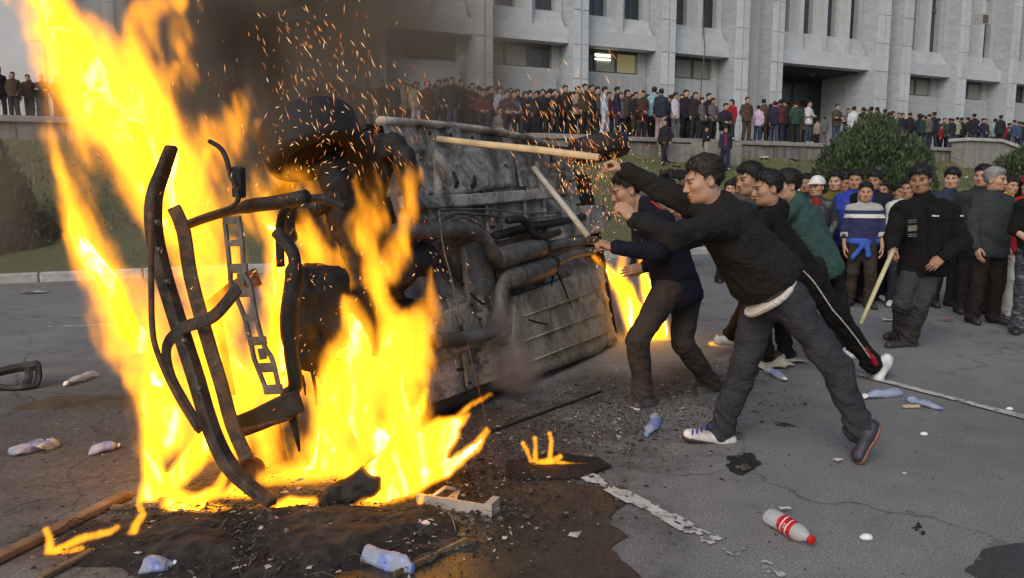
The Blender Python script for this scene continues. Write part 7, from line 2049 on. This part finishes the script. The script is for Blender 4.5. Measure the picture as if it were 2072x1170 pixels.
def lay(e_mb_list, name, px, py, rz, label, cat, scale=1.0, rx=0.0, z=0.0, group=None):
    """first piece is the thing, the others its parts"""
    p = gnd(px, py)
    root = None
    for i, (nm, mb, mat, sm) in enumerate(e_mb_list):
        me = mesh_py(nm, mb.v, mb.f, sm) if isinstance(mb, MB) else mb
        o = link(nm if i else name, me, mat, root)
        if root is None: root = o
    root.location = (p.x, p.y, z); root.rotation_euler = (rx, 0, rz); root.scale = (scale,) * 3
    tag(root, label, cat, group); return root
def crumple(mb, amp, f, flat=1.0, seed=0.0):
    co = np.array([v[:] for v in mb.v])
    dx = (fbm(co[:, 0] * f + seed, co[:, 1] * f, co[:, 2] * f, 2) - .5) * 2 * amp; dy = (fbm(co[:, 0] * f + 30 + seed, co[:, 1] * f, co[:, 2] * f, 2) - .5) * 2 * amp; dz = (fbm(co[:, 0] * f + 60 + seed, co[:, 1] * f, co[:, 2] * f, 2) - .5) * 2 * amp
    mb.v = [Vector((a + p, b + q, max(.0015, (c + r) * flat))) for (a, b, c), p, q, r in zip(co, dx, dy, dz)]; return mb
def bottle(px, py, rz, label, L_=.24, R=.034, mat='pet_blue', flat=.7, amp=.012, seed=0, cap_m='white_plastic', band=True, red=False):
    Mx = Matrix.Translation((0, 0, R)) @ Matrix.Rotation(math.pi / 2, 4, 'Y')
    b = MB().lathe([(R * .5, -L_ * .5), (R * .95, -L_ * .49), (R, -L_ * .44), (R * .96, -L_ * .3), (R, -L_ * .26), (R * .93, -L_ * .1), (R, .0), (R, L_ * .2), (R * .9, L_ * .27), (R * .55, L_ * .38), (R * .36, L_ * .42), (R * .36, L_ * .46)], 16, Mx)
    c = MB().lathe([(R * .44, L_ * .455), (R * .46, L_ * .46), (R * .46, L_ * .515), (R * .40, L_ * .52)], 14, Mx)
    parts = [('bottle', b, MAT[mat], True), ('cap', c, MAT[cap_m], True)]
    if band:
        l = MB().lathe([(R * 1.012, -L_ * .14), (R * 1.02, -L_ * .13), (R * 1.02, L_ * .15), (R * 1.012, L_ * .16)], 16, Mx, cap=False)
        parts.append(('bottle_label', l, MAT['red_label' if red else 'label_blue'], True))
    if amp:
        for q in parts: crumple(q[1], amp * 1.35, 13, flat, seed)
    return lay(parts, 'plastic_bottle', px, py, rz, label, 'bottle')
def patch(px, py, w, d, label, mat='paper', rz=0, amp=.02, cat='paper', name='paper_sheet', n=7, seed=0, z0=0.0, th=.0, group=None):
    co = []; f = []
    for i in range(n):
        for j in range(n): co.append(((i / (n - 1) - .5) * w, (j / (n - 1) - .5) * d, .012))
    f = [(i * n + j, (i + 1) * n + j, (i + 1) * n + j + 1, i * n + j + 1) for i in range(n - 1) for j in range(n - 1)]
    mb = MB().add(co, f); crumple(mb, amp, 4 / max(w, d) * .6, 1.0, seed)
    return lay([(name, mb, MAT[mat], True)], name, px, py, rz, label, cat, z=z0 + .013, group=group)
def scrap(px, py, size, label, mat='black_plastic', seed=1, cat='scrap', name='plastic_scrap', flat=.35):
    f = Field((-size, -size, 0), (size, size, size * .8), size / 14)
    r = random.Random(seed)
    for k in range(5):
        a = (r.uniform(-.6, .6) * size, r.uniform(-.5, .5) * size, size * .06); b = (r.uniform(-.8, .8) * size, r.uniform(-.5, .5) * size, size * r.uniform(.05, .35))
        f.cone(a, b, size * .10, size * .07, size * .05)
    f.F += ((fbm(f.X * 3 / size, f.Y * 3 / size, f.Z * 3 / size, 3) - .5) * size * .16).astype(np.float32)
    v, q = f.mesh()
    return lay([(name, mesh_np(name, v, q), MAT[mat], True)], name, px, py, r.uniform(0, 6), label, cat, z=-.004)
def litter():
    def B2(base, cap_, label, R, **k):
        a, b = gnd(*base), gnd(*cap_); d = b - a
        o = bottle((base[0] + cap_[0]) / 2, (base[1] + cap_[1]) / 2, math.atan2(d.y, d.x), label, d.length, R, **k)
        m = (a + b) / 2; o.location.x, o.location.y = m.x, m.y; return o
    B2((1556, 1060), (1642, 1112), 'clear plastic drink bottle with a red label and red cap', .040, mat='pet', flat=.94, amp=.004, seed=3, cap_m='red_plastic', red=True)
    B2((1820, 800), (1750, 809), 'crushed bluish plastic bottle with white cap beside the painted line', .042, mat='pet_blue', flat=.62, amp=.022, seed=1, band=False)
    B2((1838, 812), (1906, 833), 'flattened bluish plastic bottle lying against a short stick', .036, flat=.5, amp=.018, seed=2, cap_m='label_blue')
    B2((1554, 756), (1590, 775), 'small plastic bottle with a blue label by the dirty papers', .038, flat=.75, amp=.014, seed=5)
    B2((1326, 850), (1312, 886), 'squashed small blue plastic bottle on the gritty asphalt', .036, flat=.7, amp=.018, seed=6, cap_m='label_blue')
    B2((25, 925), (98, 903), 'crumpled plastic bottle with torn label beside a second crushed one', .040, flat=.75, amp=.026, seed=8)
    B2((118, 902), (78, 918), 'crumpled plastic bottle with an orange torn wrapper beside another', .035, mat='pet', flat=.75, amp=.026, seed=9)
    B2((182, 920), (243, 908), 'short crushed plastic bottle alone on the dark asphalt', .036, flat=.7, amp=.020, seed=10)
    B2((195, 762), (135, 782), 'clear crushed bottle lying by the scorched cardboard', .042, mat='pet', flat=.65, amp=.022, seed=11, band=False)
    B2((290, 1158), (352, 1152), 'crushed plastic bottle with blue label in the ash heap', .036, flat=.65, amp=.022, seed=12)
    B2((742, 1138), (832, 1164), 'crumpled white and blue plastic bottle beside the scorched tray', .036, flat=.8, amp=.020, seed=13, cap_m='label_blue')
    # crushed carton
    cb = MB().box((0, 0, .022), (.085, .055, .044)); 
    lay([('drink_carton', crumple(cb, .01, 20, 1, 3), MAT['white_plastic'], False), ('carton_print', MB().box((0, 0, .0475), (.03, .03, .002)), MAT['label_blue'], False)], 'drink_carton', 846, 1076, .5, 'small crushed white and blue drink carton near the tray', 'carton')
    # scorched tray with a wire
    t = MB().box((0, 0, .008), (.36, .16, .012))
    lay([('scorched_tray', t, MAT['card'], False), ('tray_rim', MB().box((0, -.083, .016), (.38, .012, .026)), MAT['oldwood'], False), ('wire', MB().tube(bez([(-.2, .1, .02), (-.08, .06, .035), (.05, .09, .02), (.12, .02, .03)], 5), .004, 5), MAT['char'], True)], 'scorched_tray', 845, 1122, .85, 'thin scorched tray with a bent wire in the fire debris', 'tray')
    # pale alloy bracket
    br = MB()
    br.prism([(-.20, -.03), (.16, -.05), (.18, .03), (.10, .06), (.06, .0), (-.02, -.005), (-.05, .05), (-.08, .15), (-.10, .15), (-.10, .05), (-.16, .02)], .022)
    parts = [('metal_bracket', br, MAT['alu'], False), ('flange', MB().box((-.02, -.045, .03), (.38, .012, .06)), MAT['alu'], False), ('brace', MB().tube([(-.17, .02, .02), (-.13, .09, .05), (-.09, .15, .02)], .010, 6), MAT['alu'], True), ('lug', MB().box((.15, .0, .04), (.035, .10, .05)), MAT['alu'], False)]
    for x, y in ((-.02, -.02), (.04, -.025), (.10, -.03), (.14, .0)): parts.append(('bolt_hole', MB().lathe([(.002, .0225), (.009, .0235), (.009, .0245), (.002, .025)], 10, Matrix.Translation((x, y, 0))), MAT['char'], False))
    lay(parts, 'metal_bracket', 935, 1030, -.38, 'pale cast metal bracket with bolt holes lying by the burning tyre', 'bracket')
    # scorched flat panel under the small flame
    pn = MB().prism([(-.30, -.14), (.06, -.22), (.28, -.10), (.26, .02), (.05, .16), (-.24, .10)], .018)
    lay([('scorched_panel', pn, MAT['char'], False), ('end_cap', MB().lathe([(.012, 0), (.022, .002), (.022, .02), (.012, .02)], 12, Matrix.Translation((.22, .04, .02))), MAT['grey_metal'], True)], 'charred_sheet', 1122, 944, .25, 'charred flat panel smouldering on the asphalt beside the painted line', 'sheet')
    # black bent plastic at the edge of the road
    bp = MB()
    bp.tube(bez([(-.2, .02, .10), (-.05, .03, .13), (.12, .02, .16), (.17, .0, .15), (.17, -.03, .06), (.15, -.06, .02)], 4), .016, 6, squash=2.4)
    bp.tube(bez([(-.2, .0, .02), (-.12, -.05, .03), (-.02, -.08, .02), (.08, -.09, .02), (.16, -.06, .02)], 4), .014, 6, squash=2.0)
    bp.tube(bez([(-.16, .02, .10), (-.14, .0, .06), (-.14, -.03, .02)], 4), .014, 6, squash=1.8)
    bp.tube(bez([(.10, .02, .15), (.10, .0, .08), (.08, -.06, .02)], 4), .014, 6, squash=2.2)
    lay([('plastic_trim', crumple(bp, .012, 9, 1, 5), MAT['black_plastic'], False)], 'plastic_trim', 28, 786, .25, 'bent black plastic trim piece standing on the open asphalt', 'trim')
    # cardboard, planks
    cbx = MB().prism([(-.55, -.12), (.5, -.16), (.55, .10), (-.40, .14)], .02)
    lay([('cardboard', cbx, MAT['card'], False)], 'cardboard', 215, 815, .10, 'scorched brown cardboard sheet flat on the asphalt by the flames', 'cardboard')
    def plank(a, b, w, th, label, mat='oldwood', cat='plank'):
        A, B = gnd(*a), gnd(*b); d = B - A; m = (A + B) / 2
        mb = MB().box((0, 0, th / 2), (d.length, w, th))
        o = mb.build('plank', MAT[mat], None, bevel=.004); o.location = (m.x, m.y, .006); o.rotation_euler = (0, 0, math.atan2(d.y, d.x)); tag(o, label, cat); return o
    plank((-60, 1168), (262, 1006), .055, .03, 'long scorched wooden plank running out of the small flames')
    plank((225, 1034), (385, 1027), .03, .02, 'short scorched lath lying across the ash heap')
    plank((80, 1180), (190, 1120), .03, .02, 'broken lath end beside the long scorched plank')
    plank((985, 880), (1215, 795), .02, .012, 'thin blackened rod on the grit under the car', 'char', 'rod')
    plank((1826, 827), (1860, 826), .03, .018, 'short wooden stick under the flattened bottle', 'wood', 'stick')
    # papers by the attackers and on the road
    patch(1560, 742, .34, .26, 'large dirty sheet of paper crumpled on the debris', 'newsprint', .3, .05, seed=3)
    patch(1568, 728, .26, .2, 'crumpled dirty paper leaning on the larger sheet', 'newsprint', .9, .06, seed=9, z0=.03)
    patch(1608, 735, .22, .12, 'grey paper strip beside the crumpled papers', 'newsprint', .1, .02, seed=4)
    patch(1805, 651, .22, .08, 'white folded leaflet on the road near the staff', 'paper', .2, .02, seed=5)
    patch(1985, 575, .30, .12, 'white paper on the road behind the grey-haired one', 'paper', .1, .02, seed=6)
    patch(1920, 651, .10, .05, 'dark red wrapper lying by the shoes of the grey-haired one', 'red_plastic', .1, .015, cat='wrapper', name='wrapper', seed=7)
    patch(1695, 938, .05, .035, 'tiny white paper scrap below the raised shoe', 'paper', .5, .006, seed=8)
    patch(1587, 1038, .05, .03, 'tiny white paper scrap near the cracks', 'paper', .1, .006, seed=9)
    patch(70, 594, .35, .16, 'pale paper sheet on the road near the kerb', 'paper', .1, .03, seed=10)
    # egg-shaped white bits, black scraps
    for x, y, r_, lab in ((1752, 1092, .020, 'white rounded shard on the asphalt beside the red-capped bottle'), (1869, 881, .017, 'white rounded shard on the open asphalt beyond the painted line'), (2042, 830, .017, 'white rounded shard touching the painted line')):
        mb = MB().lathe([(r_ * .2, 0), (r_ * .9, r_ * .25), (r_, r_ * .6), (r_ * .7, r_ * 1.05), (r_ * .2, r_ * 1.25)], 14)
        o = lay([('plastic_shard', crumple(mb, r_ * .25, 30, 1), MAT['white_plastic'], True)], 'plastic_shard', x, y, 0, lab, 'shard'); o.scale = (1.35, 1, 1)
    scrap(1590, 862, .075, 'twisted black burnt scrap on the asphalt beside the lunging one', seed=2)
    scrap(1862, 1074, .07, 'black crumpled plastic ring on the open asphalt', seed=4)
    scrap(1500, 944, .10, 'scorched flattened residue beside the white shoe', 'card', 6, flat=.2)
    scrap(1985, 1140, .05, 'dull crushed can lid at the damp patch', 'grey_metal', 8)
    scrap(1008, 1052, .05, 'grey melted lump beside the metal bracket', 'grey_metal', 9)
    scrap(560, 1070, .16, 'grey ash-covered lump at the foot of the bumper', 'grey_metal', 10, name='burnt_lump')
    scrap(1185, 1165, .03, 'small brown bottle cap on the damp stain', 'oldwood', 11)
    for k, (x, y, w) in enumerate(((1500, 312, .35), (1490, 318, .3), (1590, 312, .5), (1606, 324, .5), (1355, 329, .35), (1893, 324, .4), (1935, 324, .4), (1928, 358, .5), (1950, 362, .25), (1545, 322, .3))):
        best = min(((abs(at(x, y, dd).z - (.12 + 2.5 * max(0, (((at(x, y, dd) - FB).dot(FN)) - (KN - .17)) / (WN - (KN - .17))) ** 1.05)), dd) for dd in np.arange(14, 30, .1)))
        p = at(x, y, best[1])
        o = patch(1000, 800, w, w * .6, ['white paper scattered on the lawn slope'][0], 'paper', k * .7, .05, seed=k + 20, group='white papers littering the lawn')
        o.location = (p.x, p.y, p.z + .05)
litter()
# fine debris: chips, cinders and ash, too many to count
def debris():
    rg = np.random.default_rng(21)
    def chips(n, cx, cy, zr, size, name, mat, label, poly=None, flatz=.5):
        V = []; F = []
        for i in range(n):
            px = rg.normal(cx[0], cx[1]); py = rg.normal(cy[0], cy[1])
            if py < 560: continue
            p = gnd(px, py); 
            if p.y > 12: continue
            s_ = size * rg.lognormal(0, .55); a = rg.uniform(0, 6.28); h_ = s_ * rg.uniform(.2, 1) * flatz
            k = len(V); m = rg.integers(3, 6)
            ang = a + np.sort(rg.uniform(0, 6.28, m)); rr = s_ * rg.uniform(.5, 1, m); z = zr * rg.random()
            for t, q in zip(ang, rr): V.append((p.x + math.cos(t) * q, p.y + math.sin(t) * q, z))
            V.append((p.x + rg.normal(0, s_ * .2), p.y + rg.normal(0, s_ * .2), z + h_))
            for j in range(m): F.append((k + j, k + (j + 1) % m, k + m))
        me = mesh_py(name, V, F); o = link(name, me, mat); tag(o, label, 'debris', kind='stuff'); return o
    cm, nt, N, L = new_mat("cinders")
    b = N['Principled BSDF']; g = N.new('ShaderNodeNewGeometry')
    L.new(n_ramp(N, L, g.outputs['Random Per Island'], [(0, (.010, .010, .010)), (.62, (.035, .033, .030)), (.80, (.12, .115, .105)), (1.0, (.45, .44, .42))]), b.inputs['Base Color']); b.inputs['Roughness'].default_value = .8
    am, nt, N, L = new_mat("ash_and_charcoal")
    b = N['Principled BSDF']; g = N.new('ShaderNodeNewGeometry')
    L.new(n_ramp(N, L, g.outputs['Random Per Island'], [(0, (.008, .0075, .007)), (.6, (.024, .020, .017)), (.88, (.07, .06, .05)), (1.0, (.32, .30, .27))]), b.inputs['Base Color']); b.inputs['Roughness'].default_value = .9
    chips(7000, (1270, 130), (830, 42), .008, .0062, 'debris', cm, 'black cinders and pale glass grit strewn below the tail of the car')
    chips(1600, (1480, 90), (770, 40), .008, .0062, 'debris', cm, 'scattered cinders round the feet of the attackers')
    chips(900, (1700, 260), (950, 130), .002, .0045, 'debris', cm, 'sparse fine grit on the open asphalt')
    chips(700, (200, 160), (900, 130), .002, .006, 'debris', cm, 'sparse fine grit on the dark asphalt by the plank')
    chips(8000, (560, 170), (1085, 38), .045, .0085, 'ash_heap', am, 'heap of ash, charcoal and torn scraps at the foot of the fire')
    chips(2400, (960, 130), (1010, 60), .02, .009, 'debris', am, 'ash and burnt flakes round the bracket and damp stain')
    chips(2200, (880, 180), (930, 60), .04, .0095, 'ash_heap', am, 'charred rubble along the underside edge of the car')
    chips(260, (600, 230), (1085, 45), .05, .0095, 'debris', MAT['newsprint'], 'pale torn scraps scattered over the ash', flatz=.3)
    # low mound under the ash
    n = 40
    c = gnd(560, 1085); 
    X, Y = np.meshgrid(np.linspace(-.95, .95, 90), np.linspace(-.42, .42, 44), indexing='ij')
    r2 = (X / .9) ** 2 + (Y / .38) ** 2 + (fbm(X * 4, Y * 4, X * 0 + 5, 3) - .5) * 1.2
    Z = np.clip(1 - r2, 0, 1) ** .8 * (.03 + .10 * fbm(X * 5 + 3, Y * 5, X * 0 + 1, 4)) + (fbm(X * 22, Y * 22, X * 0, 3) - .5) * .03 * np.clip(1.2 - r2, 0, 1) - .012
    P = np.stack([c.x + X + Y * .15, c.y + Y, Z], -1).reshape(-1, 3); i = np.arange(90 * 44).reshape(90, 44)
    F = np.stack([i[:-1, :-1].ravel(), i[1:, :-1].ravel(), i[1:, 1:].ravel(), i[:-1, 1:].ravel()], 1)
    o = link('ash_heap', mesh_np('ash_heap', P, F, False), burnt_mat("ash_mound", (.012, .011, .010), (.045, .040, .035), (.028, .02, .014), 9.0, .52, .55, .95)); tag(o, 'low mound of grey-brown ash under the burning bumper', 'ash heap', kind='stuff')
    # straw, wires and torn strands
    V = MB(); r = random.Random(5)
    for k in range(240):
        px = r.gauss(540, 190); py = r.gauss(1095, 34)
        if py > 1190 or py < 1010: continue
        p = gnd(px, py); a = r.uniform(0, 6.28) if k % 3 else r.gauss(.5, .3); l = r.uniform(.05, .22)
        q = p + Vector((math.cos(a) * l, math.sin(a) * l, 0)); z = r.uniform(.02, .06)
        V.tube([(p.x, p.y, z * .6), ((p.x + q.x) / 2, (p.y + q.y) / 2, z + .004), (q.x, q.y, z * .5)], r.uniform(.001, .0024), 4, False)
    o = V.build('straw', am); tag(o, 'burnt straw, wire and torn strands tangled in the ash', 'straw', kind='stuff')
debris()
